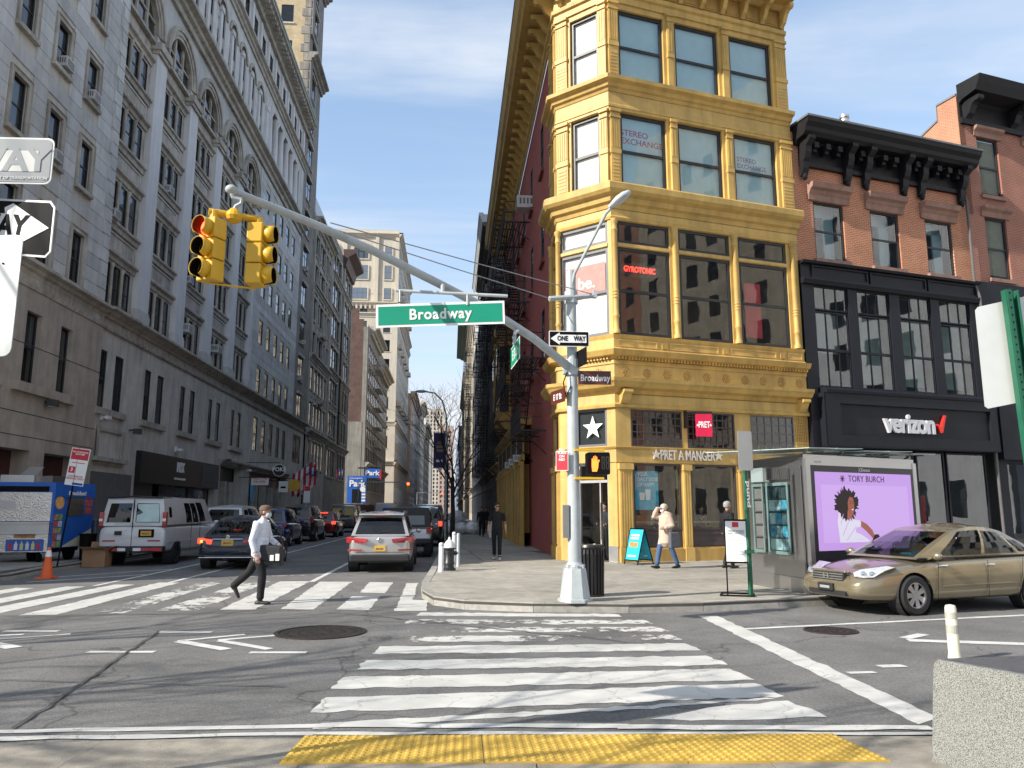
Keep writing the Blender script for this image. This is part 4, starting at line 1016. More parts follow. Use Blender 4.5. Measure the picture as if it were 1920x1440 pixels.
# brick block beyond the car park
DBR = brickmat('dark_brick', (.16, .085, .07), (.12, .062, .052), (.14, .1, .085), (1, 0, 0), .3, .1, tint=.35)
STU = mat('stucco', (.3, .285, .25), .9, var=.2, scale=.5, streak=.3, grime=.2)
f = thing('brick_building', 'dark brick party wall with grey stucco base beyond the car park', 'building', (-20, 135, 0))
mb = MB().quad((-34, 135, 17), (-15.8, 135, 17), (-15.8, 135, 35.4), (-34, 135, 35.4)); mb.box(-18.2, -16.8, 135.02, 136, 35.4, 37.2); obj('brick_wall', mb, DBR, f, fix=False)
mb = MB().box(-34, -15.6, 134.9, 135.4, 0, 17).box(-15.8, -15, 134.95, 135.5, 0, 34); obj('stucco_wall', mb, STU, f)
facade(FL, f, 135, 178, 0, 34.5, [138 + 3.1 * i for i in range(13)], [(5.2, 8)] + [(10.2 + 3.7 * i, 12.6 + 3.7 * i) for i in range(6)], mat('grey_brick_stone', (.3, .265, .24), .85, var=.2, streak=.3), 1.6, sill=STT, lint=.2)
mb = MB(); FL.prof(mb, cprof(1.6, 33.2, 34.8), 138, 157); FL.prof(mb, cprof(1.6, 29.8, 31.4), 157, 178.2); FL.prof(mb, cprof(.8, 9, 10), 135, 178); obj('cornice', mb, STT, f)
mb = MB().box(-34, -15.8, 135.6, 178, 0, 33.5); obj('core', mb, DBR, f)
for k in range(6):
    mb = MB(); z = 9.8 + 3.7 * k; FL.box(mb, 146, 154, .2, 1.3, z, z + .08)
    for q in range(9): FL.box(mb, 146 + q, 146.06 + q, 1.26, 1.3, z, z + 1)
    FL.box(mb, 146, 154, 1.26, 1.3, z + .95, z + 1.02); obj('fire_escape', mb, mat('pale_iron', (.42, .4, .37), .7), f)
# beige tower
BEI = mat('beige_limestone', (.56, .5, .41), .85, var=.08, scale=.3, streak=.12)
gt = thing('beige_tower', 'beige stone tower with arched top windows far down the street', 'building', (-25, 205, 0))
FG = Fr((-15, 205), (-1, 0), (0, -1))
rows = [(18 + 5.2 * i, 21.2 + 5.2 * i) for i in range(9)]
facade(FG, gt, 0, 26, 0, 78, [2.9, 9.2, 12, 17.6, 20.4], rows[:8], BEI, 1.9, name='wall', sill=BEI)
facade(FG, gt, 0, 26, 59.9, 60, [], [], BEI, 1)
GLB = glassmat('window_glass_sky', (.25, .3, .36), .25, .05)
for u, w_ in ((2.9, 1.9), (10.4, 4.0), (18.8, 4.0)):
    for z0, z1 in ((58.6, 61.6), (64.2, 68.0), (70.0, 73.4)):
        mb = MB(); FG.box(mb, u - w_ / 2 - .3, u + w_ / 2 + .3, .0, .25, z0 - .4, z0 - .1); FG.box(mb, u - w_ / 2 - .35, u - w_ / 2, 0, .25, z0, z1); FG.box(mb, u + w_ / 2, u + w_ / 2 + .35, 0, .25, z0, z1)
        if w_ > 3 and z0 > 69:
            for k in range(12):
                t0, t1 = math.pi * k / 12, math.pi * (k + 1) / 12; q = lambda r, t, d: FG.p(u + r * math.cos(t), d, 72 + r * math.sin(t))
                mb.hexa([q(2, t0, 0), q(2.9, t0, 0), q(2.9, t1, 0), q(2, t1, 0), q(2, t0, .4), q(2.9, t0, .4), q(2.9, t1, .4), q(2, t1, .4)])
        obj('window_surround', mb, BEI, gt)
        if w_ > 3 and z0 > 69:
            mb = MB(); n = 14; mb.add([FG.p(u + 2 * math.cos(math.pi * k / n), .06, 72 + 2 * math.sin(math.pi * k / n)) for k in range(n + 1)] + [FG.p(u - 2, .06, 70), FG.p(u + 2, .06, 70)], [tuple(range(n + 3))])
            obj('arched_window', mb, mat('tower_glass', (.05, .07, .09), .1, spec=1.0), gt, fix=False)
            mb = MB()
            for q in (-.7, .7): FG.box(mb, u + q - .1, u + q + .1, .05, .16, 70, 73.8)
            FG.box(mb, u - 2, u + 2, .05, .14, 71.9, 72.1); obj('mullion', mb, WFR, gt)
        else:
            window(FG, gt, u - w_ / 2, u + w_ / 2, z0, z1, d=.1, fm=WFR, gm=GLB, kind='plain', mull=(('v', .33), ('v', .67), ('h', .55)) if w_ > 3 else (('h', .5),))
mb = MB()
for z, d in ((53.5, .6), (56.4, 1.0), (76.0, 1.0), (13.5, .8), (24, .5)): FG.prof(mb, cprof(d, z, z + 1.2), -d, 26); FL.prof(mb, cprof(d, z, z + 1.2), 205 - d, 262)
for u in (.5, 6.0, 14.6, 23): FG.box(mb, u - .5, u + .5, 0, .5, 57.6, 76)
for i in range(22): FG.box(mb, i * 1.2, i * 1.2 + .5, .3, 1.1, 55.6, 56.6)
obj('stone_trim', mb, BEI, gt)
facade(FL, gt, 205, 262, 0, 78, [208 + 4.4 * i for i in range(12)], [(4, 8)] + [(15 + 4.7 * i, 17.8 + 4.7 * i) for i in range(13)], BEI, 1.9)
mb = MB()
for i in range(5):
    for z in (30, 46, 62): FL.box(mb, 210 + 11 * i, 213.5 + 11 * i, 0, 1.0, z, z + 1.2)
obj('balcony', mb, BEI, gt)
mb = MB().box(-41, -15.8, 205.8, 262, 0, 78.6); obj('core', mb, BEI, gt)
# farther still
ORS = mat('orange_stone', (.5, .36, .26), .85, var=.1, scale=.2)
GRB = mat('grey_far_brick', (.3, .28, .26), .9, var=.1, scale=.2)
for k, (y0, y1, h, m, xx, lb) in enumerate([(266, 290, 42, ORS, -14.2, 'thin orange stone flank beyond the beige tower'), (290, 345, 44, GRB, -15, 'grey brick loft block after the orange flank'), (345, 392, 50, BEI, -14, 'cream corner block with a heavy cornice far down the left side'), (400, 470, 46, STD, -13.5, 'dark narrow block near the end of the left side')]):
    t = thing('far_building', lb, 'building', (-20, y0, 0))
    fr = Fr((xx, 0), (0, 1), (1, 0)); rows = [(4 + 4.1 * i, 6.8 + 4.1 * i) for i in range(int((h - 5) / 4.1))]
    facade(fr, t, y0, y1, 0, h, [y0 + 3.5 + 5 * i for i in range(int((y1 - y0) / 5))], rows, m, 2.4, blind=False)
    mb = MB().box(-34, xx - .6, y0, y1, 0, h).box(-34, xx, y0 - .05, y0, 0, h); obj('core', mb, m, t)
    mb = MB(); fr.prof(mb, cprof(2.0, h - 1.6, h + .6), y0 - 1, y1); obj('cornice', mb, m, t)
# ------------------------------------------------------------------ yellow corner building
BD = (math.sin(R(75)), math.cos(R(75)))
P0 = (4.94, 22.84); Q0 = (3.43, 24.2)
FB = Fr(P0, BD, (BD[1], -BD[0]))
FC = Fr(P0, (-.743, .669), (-.669, -.743))
FS = Fr(Q0, (0, 1), (-1, 0))
MBm, MS = .543, .445
YEL = mat('yellow_paint', (.64, .42, .125), .55, var=.1, scale=1.6, streak=.2, bump=.1, bscale=25, grime=.26, rand=.07)
YED = mat('ochre_paint', (.5, .31, .085), .6, var=.1, scale=2.0, streak=.2, grime=.2)
RED = brickmat('red_painted_brick', (.42, .11, .09), (.4, .1, .085), (.36, .09, .075), (0, 1, 0), .22, .075, .006, tint=.12)
GLC = glassmat('shop_glass', (.82, .88, .88), .05, .01, .022)
BRN = mat('brown_frame', (.06, .045, .045), .5, var=.15)
yb = thing('corner_building', 'yellow cast iron fronted corner building with chamfered corner and black windows', 'building', (4.9, 24, 0))
def yp(name, mb, m=YEL, **k): return obj(name, mb, m, yb, **k)
def run(pr, name='cornice', m=YEL, ub=7.15, us=1.5, e=0.0):
    mb = MB(); FB.prof(mb, pr, 0, ub, MBm, e); FC.prof(mb, pr, 0, 2.031, MBm, MS); FS.prof(mb, pr, 0, us, MS, e); return yp(name, mb, m, fix=True)
UB = [(.42, 2.12), (2.56, 4.3), (4.76, 6.52)]
up_ops = [(a, b, z0, z1) for a, b in UB for z0, z1 in ((11.87, 14.5), (15.58, 18.2))]
L2 = [(.2, 2.08), (2.42, 4.38), (4.72, 6.68)]
op2 = [(a, b, z0, z1) for a, b in L2 for z0, z1 in ((7.05, 9.88), (10.02, 10.74))]
gop = [(.55, 2.22, .56, 3.08), (2.53, 4.23, .56, 3.08), (4.7, 6.5, .56, 3.08), (.52, 2.3, 3.58, 4.72), (2.5, 4.25, 3.58, 4.72), (4.87, 6.57, 3.58, 4.72)]
mb = MB(); FB.wall(mb, 0, 7.15, 11.5, 18.4, up_ops, 0, .3); FB.wall(mb, 0, 7.15, 6.9, 11.5, op2, 0, .22); FB.wall(mb, 0, 7.15, .15, 5.3, gop, 0, .3); yp('front_wall', mb)
cup = [(.37, 1.46, 11.87, 14.5), (.37, 1.46, 15.58, 18.2)]; c2o = [(.14, 1.96, 7.05, 9.88), (.14, 1.96, 10.02, 10.74)]; cgo = [(.3, 1.44, .15, 3.15), (.3, 1.44, 3.6, 4.76)]
mb = MB(); FC.wall(mb, 0, 2.031, 11.5, 18.4, cup, 0, .3); FC.wall(mb, 0, 2.031, 6.9, 11.5, c2o, 0, .22); FC.wall(mb, 0, 2.031, .15, 5.3, cgo, 0, .3); yp('corner_wall', mb)
sup = [(.35, 1.15, 11.87, 14.5), (.35, 1.15, 15.58, 18.2), (.3, 1.25, 7.05, 9.88), (.3, 1.25, 10.02, 10.74), (.4, 1.3, .6, 3.1), (.4, 1.3, 3.6, 4.7)]
mb = MB(); FS.wall(mb, 0, 1.5, .15, 5.3, sup[4:], 0, .3); FS.wall(mb, 0, 1.5, 6.9, 18.4, sup[:4], 0, .3); yp('side_wall', mb)
# roof entablature with scroll brackets
run([(0, 18.4), (.06, 18.4), (.06, 18.62), (.14, 18.66), (.16, 18.78), (.06, 18.82), (.06, 19.5), (0, 19.5)], 'entablature', us=27.4)
run([(0, 19.5), (.2, 19.5), (.3, 19.66), (1.0, 19.7), (1.05, 19.86), (1.16, 19.95), (1.22, 20.15), (1.28, 20.3), (1.28, 20.4), (0, 20.4)], 'roof_cornice', us=27.4, m=YEL)
run([(1.0, 20.4), (1.3, 20.4), (1.3, 20.5), (1.0, 20.5)], 'gutter', BRN, us=27.4)
SCR = [(0, 0), (0, .72), (.82, .72), (.82, .56), (.74, .5), (.6, .52), (.46, .42), (.38, .26), (.3, .1), (.18, .02), (.1, -.06)]
def bracket(fr, u, z, w=.15, s=1.0, parent=yb, m=YEL, name='bracket', d0=0):
    mb = MB(); mb.prism([fr.p(u - w / 2, d0 + a * s, z + b * s) for a, b in SCR], [fr.p(u + w / 2, d0 + a * s, z + b * s) for a, b in SCR]); return obj(name, mb, m, parent)
for i in range(9): bracket(FB, .25 + .84 * i, 18.9, d0=.06, s=.84)
for i in range(3): bracket(FC, .3 + .72 * i, 18.9, d0=.06, s=.84)
for i in range(32): bracket(FS, .35 + .85 * i, 18.9, d0=.06, s=.84)
for i in range(8):
    mb = MB(); u = .38 + .84 * i; FB.box(mb, u, u + .58, .06, .1, 18.9, 19.4); FB.box(mb, u + .07, u + .51, .1, .12, 18.96, 19.34); yp('frieze_panel', mb, YED)
# belts
B43 = [(0, 15.12), (.05, 15.14), (.09, 15.24), (.16, 15.27), (.2, 15.38), (.34, 15.44), (.36, 15.56), (.3, 15.575), (0, 15.575)]
run(B43, 'belt_cornice'); run([(0, 14.52), (.03, 14.52), (.03, 14.6), (.06, 14.62), (.06, 14.7), (.03, 14.74), (.03, 15.12), (0, 15.12)], 'belt_fascia')
B32 = [(0, 11.1), (.06, 11.12), (.1, 11.25), (.2, 11.3), (.24, 11.45), (.38, 11.52), (.46, 11.62), (.48, 11.8), (.42, 11.86), (0, 11.86)]
run(B32, 'belt_cornice'); run([(0, 10.76), (.04, 10.76), (.07, 10.84), (.03, 10.9), (.03, 11.1), (0, 11.1)], 'belt_fascia')
run([(0, 6.98), (.08, 6.98), (.1, 7.03), (0, 7.045)], 'sill'); run([(0, 6.5), (.1, 6.5), (.1, 6.58), (.04, 6.62), (.04, 6.9), (.08, 6.98), (0, 6.98)], 'panel_band')
run([(0, 6.22), (.1, 6.24), (.14, 6.3), (.3, 6.34), (.34, 6.42), (.38, 6.5), (0, 6.5)], 'cornice'); run([(0, 5.62), (.06, 5.62), (.06, 6.08), (.1, 6.1), (.1, 6.22), (0, 6.22)], 'frieze')
run([(0, 5.16), (.06, 5.2), (.12, 5.3), (.3, 5.36), (.36, 5.46), (.42, 5.52), (.44, 5.62), (0, 5.62)], 'cornice', YEL)
run([(0, 4.76), (.1, 4.76), (.12, 4.84), (.06, 4.9), (.05, 5.16), (0, 5.16)], 'fascia'); run([(0, 3.5), (.06, 3.5), (.1, 3.56), (0, 3.58)], 'moulding'); run([(0, 3.1), (.03, 3.1), (.03, 3.5), (0, 3.5)], 'sign_fascia')
for fr, n, u0 in ((FB, 62, .05), (FC, 16, .1)):
    mb = MB()
    for i in range(n): fr.box(mb, u0 + .115 * i, u0 + .115 * i + .06, .1, .2, 6.23, 6.32)
    tag(yp('dentil_row', mb), kind='stuff')
for fr, us in ((FB, [.38 + .72 * i for i in range(10)]), (FC, [.55, 1.45])):
    for u in us:
        mb = MB()
        for k in range(8):
            a = math.pi * k / 4; c, s = math.cos(a), math.sin(a)
            q = [(.03, -.015), (.13, -.035), (.16, 0), (.13, .035), (.03, .015)]
            mb.prism([fr.p(u + x * c - y * s, .06, 5.85 + x * s + y * c) for x, y in q], [fr.p(u + x * c - y * s, .085, 5.85 + x * s + y * c) for x, y in q])
        yp('rosette', mb, YED)
for u in (2.25, 4.5, 6.75):
    mb = MB(); FB.box(mb, u - .5 - .09, u - .5 + .09, .04, .075, 6.66, 6.86); yp('square_boss', mb, YED)
for u0, u1 in ((.1, 1.5), (1.95, 3.75), (4.2, 6.0), (6.45, 7.05)):
    mb = MB(); FB.wall(mb, u0, u1, 6.65, 6.88, [(u0 + .04, u1 - .04, 6.69, 6.84)], .06, .02); yp('band_panel', mb)
# pilasters of the upper storeys
def pil(fr, u0, u1, z0, z1, d=.07):
    mb = MB(); w = u1 - u0
    fr.box(mb, u0, u1, -.01, d, z0, z1); fr.box(mb, u0 - .03, u1 + .03, -.01, d + .05, z0, z0 + .12); fr.box(mb, u0 - .03, u1 + .03, -.01, d + .06, z1 - .1, z1); fr.box(mb, u0 - .02, u1 + .02, -.01, d + .04, z1 - .3, z1 - .25)
    zm = z0 + (z1 - z0) * .42
    fr.box(mb, u0 - .02, u1 + .02, -.01, d + .035, zm, zm + .14)
    n = max(2, int(w / .075))
    for k in range(n):
        a = u0 + w * (k + .3) / n; fr.box(mb, a, a + w / n * .4, d - .005, d + .018, zm + .22, z1 - .36)
    yp('pilaster', mb)
    if w > .3:
        mb = MB()
        for k in range(7): fr.box(mb, u0 + .05, u1 - .05, d - .005, d + .012, z0 + .2 + k * .12, z0 + .26 + k * .12)
        yp('diaper_panel', mb)
for z0, z1 in ((11.87, 14.52), (15.58, 18.4)):
    pil(FB, .03, .36, z0, z1); pil(FB, 6.66, 7.12, z0, z1); pil(FB, 2.24, 2.44, z0, z1, .09); pil(FB, 4.42, 4.64, z0, z1, .09)
    pil(FC, .03, .3, z0, z1); pil(FC, 1.56, 2.0, z0, z1); pil(FS, .03, .28, z0, z1); pil(FS, 1.2, 1.48, z0, z1)
def colonnette(fr, u, z0, z1, r=.085, m=YEL):
    p = fr.p(u, .05, z0); h = z1 - z0
    prof = [(r * 1.4, 0), (r * 1.4, .1), (r, .16), (r, .5), (r * 1.25, .54), (r * 1.25, .58), (r, .62)]
    for k in range(3): q = h * .3 + k * .1; prof += [(r, q), (r * 1.2, q + .02), (r * 1.2, q + .05), (r, q + .07)]
    prof += [(r * .95, h - .4), (r * 1.25, h - .36), (r, h - .3), (r, h - .16), (r * 1.4, h - .1), (r * 1.4, h)]
    yp('colonnette', MB().lathe(prof, p, 10), m, smooth=True)
for u in (.08, 2.25, 4.55, 6.9): colonnette(FB, u, 7.05, 10.76)
for u in (2.0,): colonnette(FC, u, 7.05, 10.76)
colonnette(FS, 1.4, 7.05, 10.76)
for a, b in L2:
    mb = MB(); FB.box(mb, a, b, -.2, .03, 9.9, 10.0); yp('transom_bar', mb)
mb = MB(); FC.box(mb, .14, 1.96, -.2, .03, 9.9, 10.0); yp('transom_bar', mb)
# windows
BLB = mat('blind_blue_grey', (.5, .66, .7), .9, var=.05); BLS = mat('blind_bright', (.85, .84, .8), .9, var=.03)
for a, b in UB:
    window(FB, yb, a, b, 15.58, 18.2, d=-.16, fm=WFR, gm=GLC, ft=.1, blind=1.0, bm=BLB)
    window(FB, yb, a, b, 11.87, 14.5, d=-.16, fm=WFR, gm=GLC, ft=.1, blind=1.0, bm=BLB)
for a, b in L2:
    window(FB, yb, a, b, 7.05, 9.88, d=-.1, fm=WFR, gm=GLC, ft=.1); window(FB, yb, a, b, 10.02, 10.74, d=-.1, fm=WFR, gm=GLC, ft=.09, kind='plain')
GLW = glassmat('shop_glass_clear', (.92, .93, .93), .04, .01)
for o in cup: window(FC, yb, *o, d=-.16, fm=WFR, gm=GLW, ft=.1, blind=1.0, bm=BLS)
GFR = mat('window_frame_grey', (.13, .13, .14), .5)
window(FC, yb, *c2o[0], d=-.1, fm=GFR, gm=GLW, ft=.1, blind=1.0, bm=BLS); window(FC, yb, *c2o[1], d=-.1, fm=GFR, gm=GLW, ft=.1, kind='plain', blind=1.0, bm=BLS)
for o in sup: window(FS, yb, *o, d=-.16, fm=WFR, gm=GLD, ft=.07)
GRID = tuple(('v', (k + 1) / 8) for k in range(7)) + tuple(('h', (k + 1) / 5) for k in range(4))
GLR = glassmat('transom_glass', (.6, .55, .5), .03, .02, .04)
for o in gop[3:5]: window(FB, yb, *o, d=-.06, fm=BRN, gm=GLR, ft=.05, kind='plain', mull=GRID)
window(FB, yb, *gop[5], d=-.06, fm=GFR, gm=glassmat('frosted_glass', (.3, .33, .32), .1, .2), ft=.04, kind='plain', mull=tuple(('v', (k + 1) / 6) for k in range(5)) + tuple(('h', (k + 1) / 4) for k in range(3)), blind=1.0, bm=BLG)
for o in gop[:3]:
    window(FB, yb, o[0], o[1], 1.08, o[3], d=-.08, fm=BRN, gm=GLC, ft=.07, kind='plain')
    mb = MB(); FB.box(mb, o[0], o[1], -.2, -.04, .56, 1.08); FB.wall(mb, o[0] + .05, o[1] - .05, .6, 1.02, [(o[0] + .16, o[1] - .16, .7, .94)], -.02, .02); yp('stall_riser', mb, BRN)
window(FC, yb, *cgo[1], d=-.08, fm=GFR, gm=GLC, ft=.07, kind='plain', blind=1.0, bm=mat('dark_pane', (.03, .032, .035), .3))
# star in the window over the door
def starpts(r, n=5, k=.4): return [(r * (1 if i % 2 == 0 else k) * math.sin(math.pi * i / n), r * (1 if i % 2 == 0 else k) * math.cos(math.pi * i / n)) for i in range(2 * n)]
mb = MB(); S = starpts(.38); mb.add([FC.p(.82 - x, -.02, 4.18 + y) for x, y in S], [tuple(range(10))]); yp('star', mb, WHT, fix=False)
# shop door: glass leaf between posts
mb = MB()
for u in (.3, 1.36): FC.box(mb, u, u + .08, -.2, -.1, .15, 3.1)
FC.box(mb, .3, 1.44, -.2, -.1, 2.5, 2.58); FC.box(mb, .3, 1.44, -.2, -.1, 3.02, 3.1); FC.box(mb, .62, .66, -.2, -.1, .15, 2.5)
dr = yp('door_frame', mb, mat('bare_metal', (.6, .6, .6), .35, metal=.8))
obj('pane', MB().quad(FC.p(.66, -.15, .2), FC.p(1.36, -.15, .2), FC.p(1.36, -.15, 2.5), FC.p(.66, -.15, 2.5)).quad(FC.p(.38, -.15, 2.58), FC.p(1.36, -.15, 2.58), FC.p(1.36, -.15, 3.02), FC.p(.38, -.15, 3.02)), GLC, dr, fix=False)
mb = MB(); FC.box(mb, .6, .64, -.1, -.05, .8, 1.9); obj('handle', mb, mat('steel', (.7, .7, .7), .25, metal=1), dr)
for u in (.0, 1.46):
    mb = MB(); FC.box(mb, u, u + .3, 0, .02, .15, .62); yp('kick_plate', mb, mat('steel', (.7, .7, .7), .25, metal=1))
# ground floor fluted pilasters, plinths
for fr, us in ((FB, (.06, 2.26, 4.3, 6.64)), (FC, (1.5,)), (FS, (.02, 1.2))):
    for u in us:
        w = .42 if (fr is FB and u in (.06, 6.64)) else .25
        mb = MB(); fr.box(mb, u, u + w, 0, .08, .15, 3.0); fr.box(mb, u - .03, u + w + .03, 0, .13, .15, .55); fr.box(mb, u - .03, u + w + .03, 0, .14, 2.88, 3.06)
        n = int(w / .07)
        for k in range(n): fr.box(mb, u + w * (k + .25) / n, u + w * (k + .75) / n, .08, .1, .62, 2.8)
        yp('pilaster', mb)
mb = MB(); FB.box(mb, .5, 6.6, 0, .1, .15, .52); yp('plinth', mb, YED)
mb = MB()
for k in range(7):
    for j in range(11): FB.box(mb, 6.62 + .07 * k, 6.67 + .07 * k, 0, .03, 3.62 + .1 * j, 3.69 + .1 * j)
tag(yp('lattice_panel', mb, YED), kind='stuff')
for u in (.12, 6.7):
    mb = MB(); pr = [(0, .0), (0, .42), (.4, .42), (.4, .34), (.3, .28), (.22, .12), (.12, .02)]
    mb.prism([FB.p(u, a, 4.86 + b) for a, b in pr], [FB.p(u + .3, a, 4.86 + b) for a, b in pr]); yp('corner_bracket', mb)
# inside
INW = mat('shop_interior', (.13, .09, .06), .8, var=.3, scale=1.5); INF = mat('floor_slab', (.2, .19, .18), .8)
for z in (6.5, 11.2, 14.9, 18.5):
    q = [FB.p(.1, -.3, 0), FB.p(7.1, -.3, 0), FB.p(7.1, -7, 0), (4.2, 30, 0), (3.8, 24.6, 0)]
    yp('floor_slab', MB().prism([(a, b, z) for a, b, c in q], [(a, b, z + .25) for a, b, c in q]), INF)
mb = MB(); FB.box(mb, -.2, 7.1, -4.2, -4.1, .15, 19); yp('back_wall', mb, INW)
mb = MB(); FB.box(mb, 7.0, 7.12, -7, -.3, .15, 19); yp('party_wall', mb, INW)
mb = MB(); FB.box(mb, -.2, 7.1, -7, -.1, .1, .16); yp('shop_floor', mb, mat('shop_floor', (.12, .1, .08), .5))
LAMP = emat('warm_lamp', (1, .9, .75), 6.0)
for u, d, z in ((1.2, -1.2, 10.3), (3.3, -1.2, 10.35), (5.6, -1.2, 10.3), (1.4, -1.6, 17.0)):
    p = FB.p(u, d, z); t = MB().ball(p, .07, 10, 6); yp('ceiling_lamp', t, LAMP); 
    mb = MB().cyl((p[0], p[1], z + .06), (p[0], p[1], z + .9), .008); yp('lamp_cord', mb, BRN)
WOOD = mat('timber_counter', (.3, .18, .08), .5, var=.25, scale=5)
mb = MB(); FB.box(mb, .7, 4.1, -.75, -.35, 1.28, 1.33); FB.box(mb, .75, .85, -.6, -.5, .15, 1.28); FB.box(mb, 3.9, 4.0, -.6, -.5, .15, 1.28); yp('window_counter', mb, WOOD)
mb = MB(); FB.box(mb, 4.4, 6.8, -3.6, -2.9, .15, 1.2); FB.box(mb, 1, 3.4, -4.1, -3.8, .6, 2.6); yp('counter', mb, WOOD)
mb = MB(); FB.box(mb, .9, 2.0, -2.2, -1.6, 7.4, 7.5); FB.box(mb, 1.0, 1.06, -2, -1.9, 6.75, 7.4); FB.box(mb, 1.85, 1.9, -2, -1.9, 6.75, 7.4); yp('studio_bench', mb, WOOD)
# things hung in the windows
REDS = mat('sign_red', (.52, .02, .04), .5); PINK = mat('poster_pink', (.75, .32, .28), .6); TEAL = mat('poster_teal', (.04, .4, .55), .5, var=.25, scale=6)
def onface(fr, parent, k, u, d, z, m, name='lettering'):
    o = obj(name, MB().join(T[k]), m, parent, fix=False); o.location = fr.p(u, d, z); o.rotation_euler = (0, 0, facing(fr.n)); 
    return o
def flat(fr, mb, u0, u1, z0, z1, d, t=.02, mi=0): return fr.box(mb, u0, u1, d - t, d, z0, z1, mi)
def sign(name, label, cat, fr, u0, u1, z0, z1, d, m, t=.02, group=None):
    o = obj(name, flat(fr, MB(), u0, u1, z0, z1, d, t), m); tag(o, label, cat, group); return o
s = thing('neon_sign', 'red neon lettering on a black oval behind the second floor window', 'neon sign', FB.p(1.15, -.3, 9.1))
mb = MB(); n = 24; e = [(1.13 + .8 * math.cos(2 * math.pi * k / n), 9.26 + .24 * math.sin(2 * math.pi * k / n)) for k in range(n)]
mb.prism([FB.p(u, -.28, z) for u, z in e], [FB.p(u, -.24, z) for u, z in e]); obj('panel', mb, BLK, s)
onface(FB, s, 'gyro', 1.1, -.225, 9.26, emat('neon_red', (1, .05, .03), 3.5))
s = thing('window_poster', 'red rectangle banner low in the right second floor window', 'poster', FB.p(5.6, -.3, 7.5)); mb = MB(); flat(FB, mb, 5.15, 5.8, 7.4, 9.3, -.35); obj('sheet', mb, REDS, s)
s = thing('window_poster', 'pink poster reading be in the chamfered second floor window', 'poster', FC.p(1, -.05, 8.4)); mb = MB(); flat(FC, mb, .3, 1.8, 8.4, 9.45, -.085, .008); obj('sheet', mb, PINK, s); onface(FC, s, 'be', 1.0, -.08, 8.85, WHT)
s = thing('window_sign', 'faded red sign lettering behind the left third floor window', 'sign', FB.p(1, -.1, 13.6)); o = onface(FB, s, 'stereo', .5, -.19, 13.75, REDS); o.scale = (1.3, 1, 1.2)
s = thing('window_sign', 'thin purple lettering on the right third floor window', 'sign', FB.p(5.6, -.1, 13.6)); onface(FB, s, 'stereo', 5.0, -.19, 13.55, mat('purple_ink', (.28, .1, .25), .6))
s = thing('window_poster', 'blue drinks poster hanging in the left shop window', 'poster', FB.p(1.1, -.2, 2)); mb = MB(); flat(FB, mb, .72, 1.52, 1.68, 2.86, -.2, .006); obj('sheet', mb, TEAL, s); onface(FB, s, 'your', .8, -.195, 2.6, WHT)
for u, h in ((.95, .22), (1.15, .32)):
    p = FB.p(u, -.19, 1.98); obj('printed_cup', MB().hexa([FB.p(u - .07, -.198, 1.98), FB.p(u + .07, -.198, 1.98), FB.p(u + .07, -.19, 1.98), FB.p(u - .07, -.19, 1.98), FB.p(u - .1, -.198, 1.98 + h), FB.p(u + .1, -.198, 1.98 + h), FB.p(u + .1, -.19, 1.98 + h), FB.p(u - .1, -.19, 1.98 + h)]), WHT, s)
s = thing('shop_sign', 'metal shop name letters with stars over the shop windows', 'shop sign', FB.p(2.4, .05, 3.3)); onface(FB, s, 'pret', 2.43, .07, 3.33, mat('sign_metal', (.72, .7, .66), .35, metal=.5))
for u in (1.32, 3.55):
    mb = MB(); S = starpts(.17); mb.prism([FB.p(u + x, .04, 3.35 + y) for x, y in S], [FB.p(u + x, .1, 3.35 + y) for x, y in S]); obj('star', mb, mat('sign_metal', (.72, .7, .66), .35, metal=.5), s)
s = thing('blade_sign', 'small crimson square hanging sign beside the transom windows', 'hanging sign', FB.p(2.45, .1, 4.3))
FH = Fr(FB.p(2.5, .15, 0)[:2], (.8, -.6), (-.5, -.85)); FH = Fr(FB.p(2.62, .3, 0)[:2], (.93, -.05), (-.05, -1))
mb = MB(); FH.box(mb, 0, .5, -.04, .04, 3.92, 4.62); obj('panel', mb, mat('crimson', (.6, .01, .06), .4), s); onface(FH, s, 'pret2', .25, .045, 4.28, WHT)
mb = MB(); FH.box(mb, -.2, .52, -.02, .02, 4.66, 4.7); FB.box(mb, 2.38, 2.45, 0, .1, 4.2, 4.75); mb.tube([FB.p(2.42, .08, 4.68), FH.p(0, 0, 4.68)], .015); obj('arm', mb, BLK, s)
for u in (.05, .45):
    mb = MB(); S = starpts(.05); mb.prism([FH.p(u + x, .04, 4.27 + y) for x, y in S], [FH.p(u + x, .05, 4.27 + y) for x, y in S]); obj('star', mb, WHT, s)
# red side wall with small windows and the yellow shopfront at its foot
FR = Fr((3.46, 0), (0, 1), (-1, 0))
rops = [(c - .45, c + .45, z, z + 2.0) for c in (28.6, 32.6) for z in (7.3, 11.2, 14.9)] + [(c - .5, c + .5, z, z + 2.0) for c in (36.2, 39.2, 42.4, 45.4, 48.6) for z in (7.3, 11.2, 14.9)]
mb = MB(); FR.wall(mb, 25.68, 51.5, .15, 18.45, rops, 0, .25); yp('brick_flank', mb, RED)
for o in rops:
    window(FR, yb, *o, d=-.06, fm=WFR, gm=GLD, ft=.06)
    mb = MB(); FR.box(mb, o[0] - .1, o[1] + .1, -.02, .12, o[2] - .14, o[2]); yp('sill', mb, mat('red_sill', (.2, .05, .045), .7))
ac_unit(FR, yb, 32.6, -.1, 14.95, .72, .55, .8); ac_unit(FR, yb, 45.4, -.1, 9.0, .7, .5, .4)
